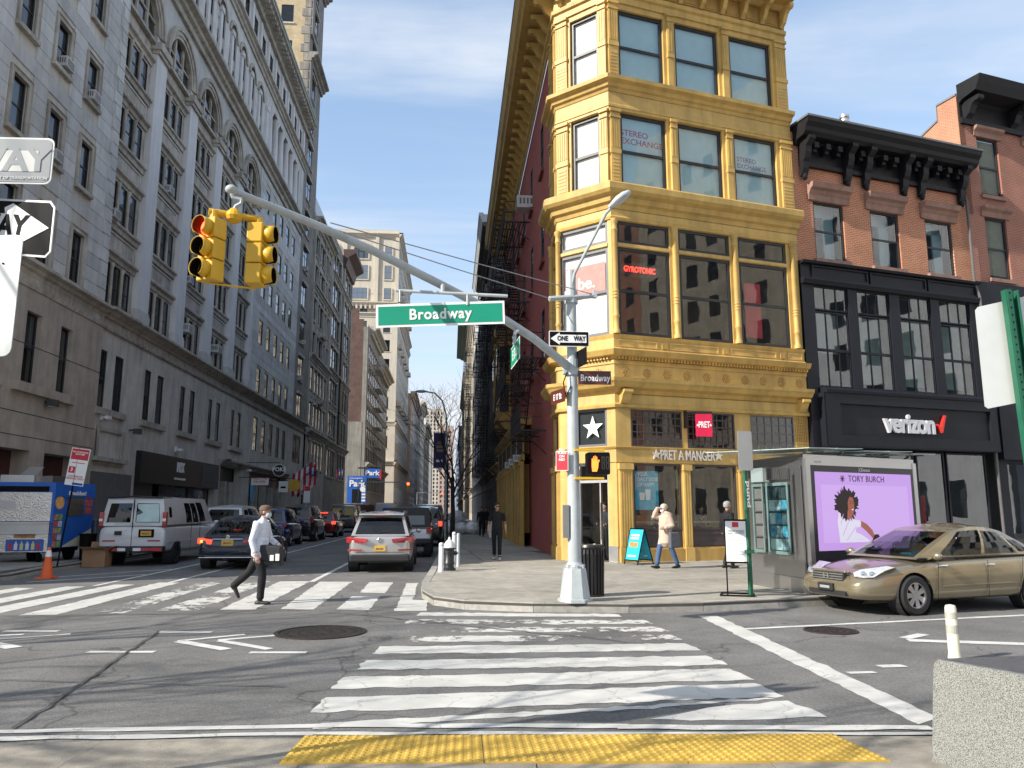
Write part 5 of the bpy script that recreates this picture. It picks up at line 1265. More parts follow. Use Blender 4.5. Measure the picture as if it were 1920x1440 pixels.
mb = MB(); FR.wall(mb, 33.2, 51.4, .15, 5.6, [(34.0 + 1.72 * i, 35.35 + 1.72 * i, .7, 3.7) for i in range(10)] + [(34.0 + 3.44 * i, 37.0 + 3.44 * i, 4.15, 5.2) for i in range(5)], .32, .3); yp('side_shopfront', mb, YED)
mb = MB(); FR.prof(mb, [(.3, 5.35), (.45, 5.4), (.6, 5.6), (.6, 5.7), (0, 5.75), (0, 5.35)], 33.1, 51.5); FR.prof(mb, [(.3, 3.8), (.42, 3.85), (.42, 4.05), (.3, 4.1)], 33.1, 51.5); yp('side_cornice', mb, YED)
for i in range(10):
    window(FR, yb, 34.0 + 1.72 * i, 35.35 + 1.72 * i, .7, 3.7, d=.24, fm=BRN, gm=GLD, kind='plain')
    if i < 5: window(FR, yb, 34.0 + 3.44 * i, 37.0 + 3.44 * i, 4.15, 5.2, d=.24, fm=BRN, gm=GLD, kind='plain', mull=tuple(('v', (k + 1) / 7) for k in range(6)) + (('h', .35), ('h', .68)))
for i in range(11):
    mb = MB(); u = 33.55 + 1.72 * i; FR.box(mb, u, u + .36, .3, .46, .15, 3.8); FR.box(mb, u - .05, u + .41, .3, .54, .15, .55); FR.box(mb, u - .04, u + .4, .3, .52, 3.6, 3.8); yp('pilaster', mb, YED)
for u in (35.2, 38.0, 40.5): ac_unit(FR, yb, u, .3, 3.85, .6, .32, .35)
for y in (45.4, 49.4):
    mb = MB(); FR.box(mb, y - .9, y + .9, 0, .8, 6.9, 11.8); FR.prof(mb, [(0, 6.2), (.3, 6.3), (.8, 6.9), (0, 6.9)], y - .9, y + .9); FR.box(mb, y - 1.05, y + 1.05, 0, 1.0, 11.8, 12.3); FR.box(mb, y - 1, y + 1, 0, .92, 6.8, 7.0); o = yp('oriel', mb, YED)
    for z in (7.4, 9.6):
        mb = MB(); FR.box(mb, y - .65, y + .65, .8, .82, z, z + 1.7); mb.box(3.46 - .7, 3.46 - .15, y - .92, y - .9, z, z + 1.7); obj('pane', mb, mat('oriel_glass', (.03, .035, .04), .15, spec=.8), o)
IRN = mat('fire_escape_iron', (.016, .015, .016), .6, var=.2)
def fire_escape(fr, parent, u0, u1, levels, d0=.15, d1=1.15, m=IRN, stairs=True, drop=True):
    for k, z in enumerate(levels):
        mb = MB()
        n = 9
        for j in range(n): fr.box(mb, u0, u1, d0 + (d1 - d0) * j / (n - 1) - .018, d0 + (d1 - d0) * j / (n - 1) + .018, z, z + .03)
        for u in (u0, (u0 + u1) / 2, u1): fr.box(mb, u - .025, u + .025, 0, d1, z - .06, z - .001)
        for u in (u0, u1): mb.tube([fr.p(u, d1, z), fr.p(u, 0, z - .9)], .02, 5)
        pl = obj('fire_escape_platform', mb, m, parent)
        mb = MB()
        for h in (.45, .95):
            fr.box(mb, u0, u1, d1 - .015, d1 + .015, z + h, z + h + .03)
            for u in (u0, u1): fr.box(mb, u - .015, u + .015, d0, d1, z + h, z + h + .03)
        q = int((u1 - u0) / .16)
        for j in range(q + 1): fr.box(mb, u0 + (u1 - u0) * j / q - .009, u0 + (u1 - u0) * j / q + .009, d1 - .009, d1 + .009, z, z + .95)
        obj('railing', mb, m, pl)
        if stairs and k < len(levels) - 1:
            z1 = levels[k + 1]; a, b = (u0 + .5, u1 - .8) if k % 2 else (u1 - .5, u0 + .8); mb = MB()
            for dd in (d0 + .25, d0 + .75):
                mb.prism([fr.p(a, dd - .02, z), fr.p(a, dd + .02, z), fr.p(b, dd + .02, z1), fr.p(b, dd - .02, z1)], [fr.p(a, dd - .02, z + .16), fr.p(a, dd + .02, z + .16), fr.p(b, dd + .02, z1 + .16), fr.p(b, dd - .02, z1 + .16)])
                mb.tube([fr.p(a, dd, z + .8), fr.p(b, dd, z1 + .8)], .014, 5)
            ns = int((z1 - z) / .22)
            for j in range(ns):
                t = (j + .5) / ns; u = a + (b - a) * t; fr.box(mb, u - .09, u + .09, d0 + .25, d0 + .75, z + (z1 - z) * t, z + (z1 - z) * t + .025)
            obj('stair', mb, m, pl)
    if drop:
        mb = MB(); z = levels[-1]; u = u1 - .4
        for s in (-.2, .2): mb.tube([fr.p(u + s, d0 + .1, z), fr.p(u + s, d0 + .1, z + 3.0), fr.p(u + s, -.1, z + 3.1)], .018, 5)
        for j in range(9): fr.box(mb, u - .2, u + .2, d0 + .08, d0 + .12, z + .3 + .3 * j, z + .325 + .3 * j)
        obj('ladder', mb, m, parent)
fire_escape(FR, yb, 33.6, 40.4, [7.2, 11.0, 14.8])
fire_escape(FR, yb, 41.4, 47.6, [6.0, 10.6, 14.6, 17.4], d1=1.2)
fire_escape(FR, yb, 28.0, 32.6, [4.6, 7.3], d1=.95, drop=False)
# ------------------------------------------------------------------ brick house with the black shopfront
BRK = brickmat('orange_brick', (.52, .17, .07), (.42, .13, .055), (.52, .36, .25), (BD[0], BD[1], 0), .2, .068, .011, tint=.22)
BRS = mat('brownstone', (.32, .19, .145), .85, var=.15, scale=4, streak=.2)
NAVY = mat('black_shop_paint', (.01, .011, .017), .5, var=.15, scale=2, spec=.3); CORB = mat('black_cornice', (.01, .01, .012), .5, var=.2, scale=4, spec=.3)
bb = thing('brick_house', 'orange brick row house with black cornice and black two storey shopfront', 'building', FB.p(11, 0, 0))
def bp_(name, mb, m, **k): return obj(name, mb, m, bb, **k)
bw = [(8.0, 9.34), (10.56, 11.9), (13.18, 14.52)]
bops = [(a, b, 10.36, 12.5) for a, b in bw]
mb = MB(); FB.wall(mb, 7.16, 15.36, 10.1, 15.0, bops, -.04, .22); bp_('brick_wall', mb, BRK)
GLS = glassmat('window_glass_clear', (.6, .66, .66), .06, .015, .025)
for a, b in bw:
    window(FB, bb, a, b, 10.36, 12.5, d=-.16, fm=WFR, gm=GLS, ft=.075)
    mb = MB(); FB.prof(mb, [(-.05, 12.52), (.04, 12.52), (.06, 12.72), (.1, 12.76), (.14, 12.86), (.26, 12.92), (.28, 13.02), (.3, 13.1), (-.05, 13.1)], a - .22, b + .22); FB.box(mb, a - .12, b + .12, -.05, .03, 12.5, 12.75); bp_('lintel', mb, BRS)
    mb = MB(); FB.box(mb, a - .1, b + .1, -.05, .1, 10.2, 10.36); bp_('sill', mb, BRS)
    mb = MB(); FB.box(mb, a + .75, a + 1.2, -.5, -.45, 10.4, 12.5); FB.box(mb, a + .1, b - .1, -.5, -.45, 12.1, 12.5); bp_('curtain', mb, BLB)
mb = MB(); FB.box(mb, 7.2, 15.3, -5, -1.5, .2, 15); bp_('core', mb, DARKIN)
mb = MB(); FB.prof(mb, [(-.05, 13.72), (.1, 13.72), (.12, 13.86), (.03, 13.9), (.03, 14.5), (-.05, 14.5)], 7.5, 15.3); FB.prof(mb, [(-.05, 14.5), (.1, 14.5), (.18, 14.62), (.5, 14.66), (.62, 14.78), (.66, 14.92), (.78, 15.05), (.82, 15.2), (-.05, 15.3)], 7.3, 15.45, 0, 0); bp_('cornice', mb, CORB)
mb = MB(); FB.box(mb, 7.25, 15.5, -.4, .86, 15.2, 15.27); bp_('roof_edge', mb, mat('lead_flashing', (.14, .15, .16), .5))
for u in (7.6, 9.5, 10.35, 12.15, 13.0, 15.0):
    mb = MB(); w = .26; pr = [(0, -.62), (0, .72), (.6, .72), (.6, .6), (.5, .5), (.38, .42), (.36, .2), (.28, .0), (.2, -.1), (.18, -.35), (.1, -.55)]
    mb.prism([FB.p(u - w / 2, .03 + a, 13.92 + b) for a, b in pr], [FB.p(u + w / 2, .03 + a, 13.92 + b) for a, b in pr]); bp_('bracket', mb, CORB)
    p = FB.p(u, .12, 13.3); bp_('pendant', MB().ball(p, (.1, .1, .14), 8, 6), CORB)
for i in range(14):
    u = 7.95 + .52 * i
    if min(abs(u - q) for q in (7.6, 9.5, 10.35, 12.15, 13.0, 15.0)) < .22: continue
    mb = MB(); FB.box(mb, u - .1, u + .1, .0, .42, 14.32, 14.52); FB.box(mb, u - .08, u + .08, .0, .3, 14.2, 14.32); bp_('modillion', mb, CORB)
for u, h in ((12.2, 17.6), (12.62, 18.0)):
    p = FB.p(u, -3.0, 15); bp_('vent_pipe', MB().lathe([(.12, 0), (.12, h - 15.3), (.2, h - 15.28), (.2, h - 15.1), (.14, h - 15.05), (.2, h - 15.0), (.2, h - 14.9), (.01, h - 14.88)], p, 14), mat('galvanised', (.65, .65, .65), .35, metal=.9), smooth=True)
mb = MB(); mb.tube([FB.p(15.25, .12, 13.5), FB.p(15.22, .12, 10.2), FB.p(15.3, .22, 9.6), FB.p(15.3, .22, .3)], .05, 8); bp_('downpipe', mb, mat('pipe_grey', (.12, .11, .11), .5))
# black storeys
wz = [(5.85, 7.05), (7.13, 8.4), (8.53, 9.3)]
WU = [(7.68, 9.14), (9.54, 11.0), (11.46, 12.94), (13.36, 14.86)]
mb = MB(); FB.wall(mb, 7.16, 15.36, 5.7, 10.12, [(a, b, 5.8, 9.34) for a, b in WU], .1, .3); bp_('shopfront_wall', mb, NAVY)
for a, b in WU:
    for k, (z0, z1) in enumerate(wz): window(FB, bb, a, b, z0 - .04, z1 + .04, d=-.02, fm=NAVY, gm=GLS, ft=.045, kind='plain', mull=(('v', 1 / 3), ('v', 2 / 3)))
    mb = MB(); z = 6.1 if a > 8 else 7.1; FB.box(mb, a, b, -.5, -.46, z, 8.5); bp_('blind', mb, mat('blind_sage', (.4, .46, .42), .9))
for u0, u1 in ((7.6, 10.05), (10.15, 12.75), (12.85, 15.25)):
    mb = MB(); FB.wall(mb, u0, u1, 9.6, 10.05, [(u0 + .06, u1 - .06, 9.66, 9.99)], .16, .05); FB.box(mb, u0, u1, .1, .11, 9.6, 10.05); bp_('fascia_panel', mb, NAVY)
mb = MB(); FB.prof(mb, [(.05, 9.35), (.2, 9.36), (.26, 9.5), (.26, 9.56), (.05, 9.58)], 7.16, 15.36); FB.prof(mb, [(.05, 10.08), (.26, 10.08), (.3, 10.16), (-.06, 10.2)], 7.16, 15.36); FB.prof(mb, [(.05, 5.55), (.5, 5.55), (.52, 5.64), (.45, 5.72), (.05, 5.76)], 7.6, 15.3); bp_('moulding', mb, NAVY)
mb = MB(); FB.wall(mb, 7.5, 15.3, 3.78, 5.56, [(8.15, 14.95, 4.14, 5.2)], .45, .12); FB.box(mb, 8.15, 14.95, .25, .34, 4.14, 5.2); FB.box(mb, 7.5, 15.3, -.1, .44, 3.74, 3.79); FB.box(mb, 7.16, 7.5, -.1, .2, .15, 5.7); sg = bp_('sign_band', mb, NAVY)
mb = MB(); FB.box(mb, 7.5, 7.56, .1, .45, 3.8, 5.55); FB.box(mb, 15.25, 15.3, .1, .45, 3.8, 5.55); bp_('sign_band_end', mb, NAVY)
s = thing('shop_sign', 'pale grey raised lettering with a red tick on the black fascia', 'shop sign', FB.p(11.4, .4, 4.6)); onface(FB, s, 'verizon', 11.15, .4, 4.6, mat('sign_grey', (.62, .63, .66), .4))
mb = MB(); ck = [(12.4, 4.66), (12.47, 4.62), (12.55, 4.52), (12.72, 4.98), (12.82, 4.98), (12.6, 4.36), (12.5, 4.36)]
mb.prism([FB.p(u, .34, z) for u, z in ck], [FB.p(u, .44, z) for u, z in ck]); obj('tick', mb, mat('tick_red', (.75, .03, .02), .4), s)
mb = MB(); FB.box(mb, 7.3, 15.3, -1.2, -1.1, .15, 3.75); bp_('shop_back', mb, DARKIN)
for u0, u1 in ((7.6, 9.6), (9.7, 11.6), (11.7, 13.0), (13.1, 15.0)): window(FB, bb, u0, u1, .5, 3.7, d=-.05, fm=NAVY, gm=GLS, ft=.06, kind='plain')
mb = MB(); FB.box(mb, 7.5, 15.3, -.1, .06, .15, .5); bp_('stall_riser', mb, NAVY)
mb = MB(); FB.box(mb, 8.3, 8.9, -.8, -.75, .8, 2.6); FB.box(mb, 12.2, 12.8, -.8, -.75, .6, 2.2); bp_('display_panel', mb, REDS)
# taller brick house on the right edge
b3 = thing('brick_house', 'taller red brick house with big black cornice at the right edge', 'building', FB.p(19, 0, 0))
BRK2 = brickmat('red_brick', (.36, .115, .075), (.31, .1, .065), (.4, .27, .2), (BD[0], BD[1], 0), .2, .068, .011, tint=.2)
o3 = [(a, a + 1.15, z0, z1) for a in (16.25, 18.9, 21.5) for z0, z1 in ((10.5, 13.0), (13.9, 16.35))]
mb = MB(); FB.wall(mb, 15.38, 24, 10.3, 17.9, o3, 0, .22); obj('brick_wall', mb, BRK2, b3)
for o in o3:
    window(FB, b3, *o, d=-.14, fm=WFR, gm=GLS, ft=.075, blind=.95, bm=mat('blind_cream', (.5, .42, .28), .9))
    mb = MB(); FB.prof(mb, [(-.02, o[3]), (.06, o[3]), (.08, o[3] + .2), (.22, o[3] + .28), (.24, o[3] + .38), (-.02, o[3] + .38)], o[0] - .18, o[1] + .18); FB.box(mb, o[0] - .08, o[1] + .08, -.02, .1, o[2] - .14, o[2]); obj('lintel', mb, BRS, b3)
BRKS = brickmat('orange_brick_flank', (.5, .2, .1), (.44, .165, .085), (.5, .36, .26), (BD[1], -BD[0], 0), .2, .068, .011, tint=.2)
q = [(15.4, 17.95, .0), (15.4, 17.95, -.9), (15.4, 17.3, -.92), (15.4, 15.8, -5.2), (15.4, 13.0, -5.2), (15.4, 13.0, 0)]
mb = MB(); mb.prism([FB.p(15.4, d, z) for u, z, d in q], [FB.p(15.7, d, z) for u, z, d in q]); obj('side_parapet', mb, BRKS, b3)
mb = MB(); mb.prism([FB.p(15.36, d, z + .08) for u, z, d in q[:4]] + [FB.p(15.36, d, z) for u, z, d in q[:4]][::-1], [FB.p(15.74, d, z + .08) for u, z, d in q[:4]] + [FB.p(15.74, d, z) for u, z, d in q[:4]][::-1]); obj('coping', mb, mat('coping_metal', (.2, .2, .21), .5), b3)
mb = MB(); FB.prof(mb, [(0, 16.75), (.12, 16.75), (.14, 16.95), (.05, 17.0), (.05, 17.6), (.2, 17.7), (.8, 17.8), (.95, 18.1), (1.05, 18.35), (0, 18.4)], 15.45, 24); obj('cornice', mb, CORB, b3)
for u in (15.75, 18.2, 20.6): bracket(FB, u, 17.0, .3, .9, b3, CORB, d0=.05)
mb = MB(); FB.wall(mb, 15.38, 24, .15, 10.3, [(16.0, 19, .3, 3.4), (19.5, 23, .3, 3.4)], .06, .3); FB.box(mb, 15.6, 24, 0, .3, 3.5, 5.6); obj('shopfront_wall', mb, NAVY, b3)
for o in ((16.0, 19, .3, 3.4), (19.5, 23, .3, 3.4)): window(FB, b3, *o, d=-.1, fm=NAVY, gm=GLS, kind='plain')
mb = MB(); FB.box(mb, 15.8, 24, -5, -1.2, .2, 16); obj('core', mb, DARKIN, b3)
# ------------------------------------------------------------------ right side of the street, farther on
DKB = mat('dark_grey_brick', (.1, .085, .08), .9, var=.25, scale=1.5, streak=.2); LGS = mat('pale_grey_render', (.42, .44, .45), .9, var=.06, scale=.5, streak=.08); CRM = mat('cream_stone', (.42, .37, .29), .85, var=.2, scale=1.0, streak=.3)  # DKB is a plain dark grey brick tone
FR2 = Fr((3.4, 0), (0, 1), (-1, 0))
def rb(label, y0, y1, h, m, fe=None, ww=1.1, step=2.6, corn=.8, cm=None, x=3.4, rows=None, nm='loft_building'):
    t = thing(nm, label, 'building', (x + 5, y0, 0)); fr = Fr((x, 0), (0, 1), (-1, 0))
    rows = rows or [(1.2, 3.6)] + [(5.6 + 3.7 * i, 7.8 + 3.7 * i) for i in range(int((h - 5.5) / 3.7))]
    facade(fr, t, y0, y1, 0, h, [y0 + 1.4 + step * i for i in range(int((y1 - y0 - 1) / step))], rows, m, ww, sill=CRM if (y1 - y0) < 20 else None)
    mb = MB(); fr.prof(mb, cprof(corn, h - 1.0, h + .2), y0, y1); fr.prof(mb, cprof(.4, 4.4, 4.9), y0, y1); obj('cornice', mb, cm or m, t)
    obj('core', MB().box(x + .6, x + 14, y0 + .03, y1, 0, h - .2), m, t)
    obj('end_wall', MB().box(x, x + 14, y0 - .02, y0 + .02, 0, h), m, t)
    for a, b in fe or (): fire_escape(fr, t, a, b, [5.2 + 3.7 * i for i in range(int((h - 6) / 3.7))], drop=True)
    return t
rb('dark grey brick building hung with black fire escapes after the red flank', 51.6, 62, 23.5, DKB, [(52.5, 57), (58, 61.5)], cm=YED)
rb('dark brick building with black fire escapes past the awning', 62, 76, 25.6, DKB, [(63, 68), (70, 75)], corn=1.0)
rb('narrow grey brick building below the pale render tower', 76, 87, 27, mat('grey_brick_r', (.2, .18, .17), .9, var=.2), [(78, 84)])
rb('pale grey rendered tower standing above the fire escapes', 87, 118, 36.5, LGS, None, step=4, corn=.5)
rb('cream stone loft building with iron balconies on the right side', 118, 150, 33, CRM, [(121, 127), (134, 140)], step=3)
rb('cream loft building under the projecting green cornice', 150, 190, 39.5, CRM, [(156, 164)], step=3.2, corn=2.4, cm=mat('green_cornice', (.03, .07, .06), .6))
rb('brown loft building far along the right side', 190, 260, 36, mat('brown_far', (.26, .22, .18), .9, var=.15), None, step=4.5)
rb('grey loft building at the far end of the right side', 260, 360, 30, GRB, None, step=5.5)
AWN = mat('dark_awning', (.03, .03, .032), .8)
s = thing('awning', 'dark sloping awning over the right pavement beyond the yellow shopfront', 'awning', (3.3, 56, 2.6))
obj('cover', MB().hexa([(3.3, 52.5, 3.4), (3.3, 58, 3.4), (1.4, 58, 2.5), (1.4, 52.5, 2.5), (3.3, 52.5, 3.45), (3.3, 58, 3.45), (1.4, 58, 2.55), (1.4, 52.5, 2.55)]), AWN, s)
s = thing('vertical_sign', 'tall narrow black sign with white letters stacked down it', 'sign', (2.9, 51, 6)); FV = Fr((2.5, 50.4), (1, 0), (0, -1))
mb = MB(); FV.box(mb, 0, .62, -.12, .0, 5.6, 10.2); obj('panel', mb, BLK, s); o = onface(FV, s, 'alt', .31, .01, 10.0, WHT); o.scale = (.8, 1, .78)
# end of the street
for x0, x1, y, h, m, lb in [(-60, -16, 620, 60, GRB, 'grey block closing the street on the left'), (-12, 2, 760, 85, mat('far_pink', (.45, .33, .28), .9), 'pinkish far tower in the street gap'), (4, 20, 700, 62, mat('far_blue', (.26, .3, .38), .6), 'bluish far tower right of the gap'), (-30, -8, 900, 120, BEI, 'pale beige far tower behind the gap'), (6, 40, 420, 44, CRM, 'cream block at the far right of the street')]:
    t = thing('far_tower', lb, 'building', ((x0 + x1) / 2, y, 0)); fr = Fr((x0, y), (1, 0), (0, -1))
    obj('core', MB().box(x0, x1, y + 1, y + 40, 0, h), m, t)
    facade(fr, t, 0, x1 - x0, 0, h, [2 + 4 * i for i in range(int((x1 - x0 - 1) / 4))], [(5 + 4.5 * i, 8 + 4.5 * i) for i in range(int((h - 6) / 4.5))], m, 1.8, blind=False)
# ------------------------------------------------------------------ street furniture
POLE = mat('pole_paint', (.45, .49, .5), .5, var=.1, scale=5, streak=.1, grime=.15)
ALU = mat('sign_aluminium', (.5, .52, .52), .4, metal=.5, var=.08, scale=2); SGW = mat('sign_white', (.78, .78, .76), .4, var=.03); SGN = mat('sign_green', (.0, .27, .16), .4, var=.06, scale=2)
SGB = mat('sign_brown', (.1, .022, .016), .4, var=.05); SBK = mat('sign_black', (.01, .009, .01), .5, spec=.05)
GPO = mat('green_post', (.012, .11, .062), .5, var=.15, scale=8); SIG = mat('signal_yellow', (.72, .42, .02), .45, var=.06, scale=4, grime=.15)
def plate(fr, u0, u1, z0, z1, d, m, t=.006, r=0.0):
    mb = MB()
    if r:
        q = []
        for cx_, cz, a0 in ((u1 - r, z1 - r, 0), (u0 + r, z1 - r, 90), (u0 + r, z0 + r, 180), (u1 - r, z0 + r, 270)):
            for k in range(4): a = R(a0 + 30 * k); q.append((cx_ + r * math.cos(a), cz + r * math.sin(a)))
        mb.prism([fr.p(u, d - t, z) for u, z in q], [fr.p(u, d, z) for u, z in q])
    else: fr.box(mb, u0, u1, d - t, d, z0, z1)
    return mb
def poly(fr, pts, d, t=.003): return MB().prism([fr.p(u, d, z) for u, z in pts], [fr.p(u, d + t, z) for u, z in pts])
px, py = 2.1, 13.2
tp_ = thing('signal_pole', 'pale grey signal pole with long curved mast arm at the far corner', 'traffic pole', (px, py, .15))
mb = MB(); mb.loft([[(px + r * math.cos(a), py + r * math.sin(a), z) for a in [math.pi / 8 + math.pi / 4 * k for k in range(8)]] for r, z in ((.3, .15), (.3, .2), (.26, .21), (.2, .66), (.19, .7))]); obj('base', mb, POLE, tp_)
mb = MB().lathe([(.16, .7), (.165, .73), (.14, .76), (.12, .8)], (px, py, 0), 20)
for k in range(8): a = math.pi / 4 * k; mb.box(px + .15 * math.cos(a) - .025, px + .15 * math.cos(a) + .025, py + .15 * math.sin(a) - .025, py + .15 * math.sin(a) + .025, .7, .76)
obj('collar', mb, POLE, tp_)
obj('shaft', MB().lathe([(.115, .72), (.1, 3.0), (.088, 5.85), (.088, 5.9), (.01, 5.93)], (px, py, 0), 16), POLE, tp_, smooth=True)
arm = [(2.05, 13.16, 4.13), (1.66, 12.87, 4.36), (1.36, 12.64, 4.53), (.88, 12.28, 4.73), (.43, 11.94, 4.9), (-.17, 11.5, 5.08), (-.72, 11.08, 5.23), (-1.16, 10.75, 5.35), (-1.84, 10.24, 5.5), (-2.45, 9.78, 5.6), (-2.82, 9.5, 5.66)]
obj('mast_arm', MB().tube(arm, [.075 - .0022 * i for i in range(11)], 12), POLE, tp_, smooth=True)
mb = MB().lathe([(.13, 4.0), (.13, 4.28)], (px, py, 0), 16); mb.box(px - .16, px - .08, py - .1, py + .06, 4.02, 4.26); obj('arm_clamp', mb, POLE, tp_)
mb = MB().tube([(1.68, 13.0, 5.33), (2.1, 13.12, 5.4), (2.55, 13.2, 5.46)], .045, 8).lathe([(.12, 5.3), (.12, 5.52)], (px, py, 0), 14).box(2.5, 2.56, 13.15, 13.25, 5.42, 5.56); obj('crossbar', mb, POLE, tp_)
WIRE = mat('wire', (.3, .31, .32), .5)
for a, b in (((1.7, 13.02, 5.34), (-1.72, 10.32, 5.52)), ((2.52, 13.2, 5.48), (-1.72, 10.34, 5.6))): obj('guy_wire', MB().tube([a, ((a[0] + b[0]) / 2, (a[1] + b[1]) / 2, (a[2] + b[2]) / 2 - .01), b], .009, 5), WIRE, tp_)
mb = MB().tube([(2.1, 13.15, 5.6), (2.16, 13.1, 5.85), (2.62, 12.5, 6.74), (2.78, 12.4, 6.9)], .028, 8); obj('lamp_arm', mb, POLE, tp_, smooth=True)
a, b = Vector((2.7, 12.42, 6.85)), Vector((3.0, 12.28, 7.06)); dd = (b - a).normalized(); sdv = dd.cross(Vector((0, 0, 1))).normalized(); upv = sdv.cross(dd)
mb = MB(); mb.loft([[tuple(a + dd * t + sdv * w * math.cos(q) + upv * h * math.sin(q)) for q in [math.pi / 6 * k for k in range(12)]] for t, w, h in ((-.05, .035, .035), (.03, .06, .05), (.15, .11, .075), (.28, .1, .07), (.38, .05, .04), (.4, .01, .01))]); obj('lamp_head', mb, mat('lamp_casting', (.55, .57, .57), .4, metal=.3), tp_, smooth=True)
mb = MB().tube([(2.0, 13.1, 4.05), (1.92, 13.05, 3.85), (1.97, 13.08, 3.6), (2.06, 13.1, 3.8)], .012, 6); obj('cable_loop', mb, SBK, tp_)
mb = MB(); mb.box(px - .2, px - .1, py - .1, py - .02, 1.2, 1.75); obj('push_button', mb, mat('weathered_box', (.2, .2, .2), .6), tp_)
# signal heads
RL = emat('signal_red_lit', (1, .04, .015), 16.0); DKL = mat('signal_dark_lens', (.02, .018, .016), .25)
def signal(x, y, z0, ang, label, lit, tilt=0):
    t = thing('traffic_light', label, 'traffic light', (x, y, z0), ang, 'signal heads on the mast arm')
    for k in range(3):
        z = .27 * k + .02
        mb = MB().box(-.13, .13, -.1, .1, z, z + .26); o = obj('housing', mb, SIG, t, world=False, bevel=.015)
        lm = RL if (lit and k == 2) else DKL
        obj('lens', MB().lathe([(.005, -.118), (.08, -.114), (.1, -.1)], (0, 0, z + .13), 18, axis='y'), lm, o, world=False)
        mb = MB(); n = 16
        for r0, r1 in ((.115, .11),):
            rings = []
            for yy, tr in ((-.1, 1.0), (-.17, .9), (-.235, .72)):
                rings.append([(r0 * math.cos(q), yy if True else 0, z + .13 + r0 * math.sin(q)) for q in [R(-60 + 300 * j / n) if tr < .8 else R(-75 + 330 * j / n) for j in range(n + 1)]])
            mb.loft(rings, caps=False, close=False)
        vz = obj('visor', mb, [SIG], o, world=False, smooth=True); m_ = vz.modifiers.new('thick', 'SOLIDIFY'); m_.thickness = .005
        obj('visor_lining', MB().loft([[(.1 * math.cos(q), yy, z + .13 + .1 * math.sin(q)) for q in [R(-60 + 300 * j / n) for j in range(n + 1)]] for yy in (-.105, -.23)], caps=False, close=False), SBK, o, world=False, fix=False)
    return t
signal(-3.0, 9.42, 4.42, facing((-.5, -.87)), 'yellow traffic light with the red lamp lit, left of the pair', True)
signal(-2.5, 9.62, 4.44, facing((.93, -.1)), 'yellow traffic light seen from its back, right of the pair', False)
h = thing('signal_hanger', 'yellow hub and grey hook carrying both traffic lights', 'hanger', (-2.79, 9.5, 5.3))
obj('hub', MB().lathe([(.03, -.09), (.09, -.05), (.11, 0), (.09, .05), (.05, .1)], (-2.78, 9.5, 5.32), 14).tube([(-3.06, 9.4, 5.34), (-2.5, 9.62, 5.34)], .045, 10).cyl((-3.0, 9.42, 5.2), (-3.0, 9.42, 5.36), .05).cyl((-2.5, 9.62, 5.24), (-2.5, 9.62, 5.36), .05), SIG, h)
obj('hook', MB().tube([(-2.78, 9.5, 5.4), (-2.76, 9.5, 5.46), (-2.7, 9.5, 5.5), (-2.7, 9.5, 5.56), (-2.8, 9.5, 5.58), (-2.82, 9.5, 5.66)], [.035, .03, .025, .025, .03, .05], 8).ball((-2.83, 9.49, 5.68), (.08, .07, .06), 10, 6), POLE, h, smooth=True)
obj('tie_bar', MB().tube([(-3.0, 9.42, 4.42), (-2.5, 9.62, 4.42)], .012, 6), SIG, h)
# overhead street name
FN = Fr((-.19, 11.08), (.997, -.08), (-.08, -.997))
s = thing('street_name_sign', 'large green overhead Broadway sign hanging below the mast arm', 'street sign', (-.19, 11.08, 4.5))
q = obj('plate', plate(FN, -.95, .95, -.175, .175, 0, SGW), SGW, s); q2 = obj('green_field', plate(FN, -.915, .915, -.14, .14, .004, SGN, .003), SGN, s); tx = obj('lettering', MB().join(T['bw']), SGW, s, fix=False)
tx.location = FN.p(.0, .008, .0); tx.rotation_euler = (0, 0, facing(FN.n))
rollM = Matrix.Translation((-.19, 11.08, 4.515)) @ Matrix.Rotation(R(1.9), 4, Vector(FN.n)) @ Matrix.Translation((.19, -11.08, 0))
for o in s.children:
    o.matrix_parent_inverse = PINV[s.name] @ rollM
mb = MB().tube([(-.85, 11.15, 4.88), (.8, 11.0, 4.79)], .025, 8)
for u in (-.6, .4): mb.tube([FN.p(u, 0, 4.88 - .05 * (u + .6)), FN.p(u, 0, 4.7 - .05 * (u + .6))], .02, 6)
mb.tube([(-.17, 11.5, 5.08), (-.16, 11.1, 4.95), (-.16, 11.1, 4.84)], .03, 8); obj('hanger', mb, POLE, s)
s = thing('street_name_sign', 'narrow green street sign seen edge-on below the mast arm', 'street sign', (.98, 12.1, 4.2)); FX = Fr((1.03, 11.6), (-.055, 1), (-1, -.055))
obj('plate', plate(FX, 0, 1.0, 3.98, 4.33, 0, SGW), SGW, s); obj('green_field', plate(FX, .02, .98, 4.0, 4.31, .004, SGN, .003), SGN, s); onface(FX, s, 'e17b', .5, .006, 4.15, SGW).scale = (.9, 1, 1)
obj('hanger', MB().tube([(1.1, 12.45, 4.63), (1.0, 12.1, 4.5), (.99, 12.1, 4.3)], .03, 6).tube([(1.02, 11.8, 4.46), (.99, 12.3, 4.46)], .02, 6), POLE, s)
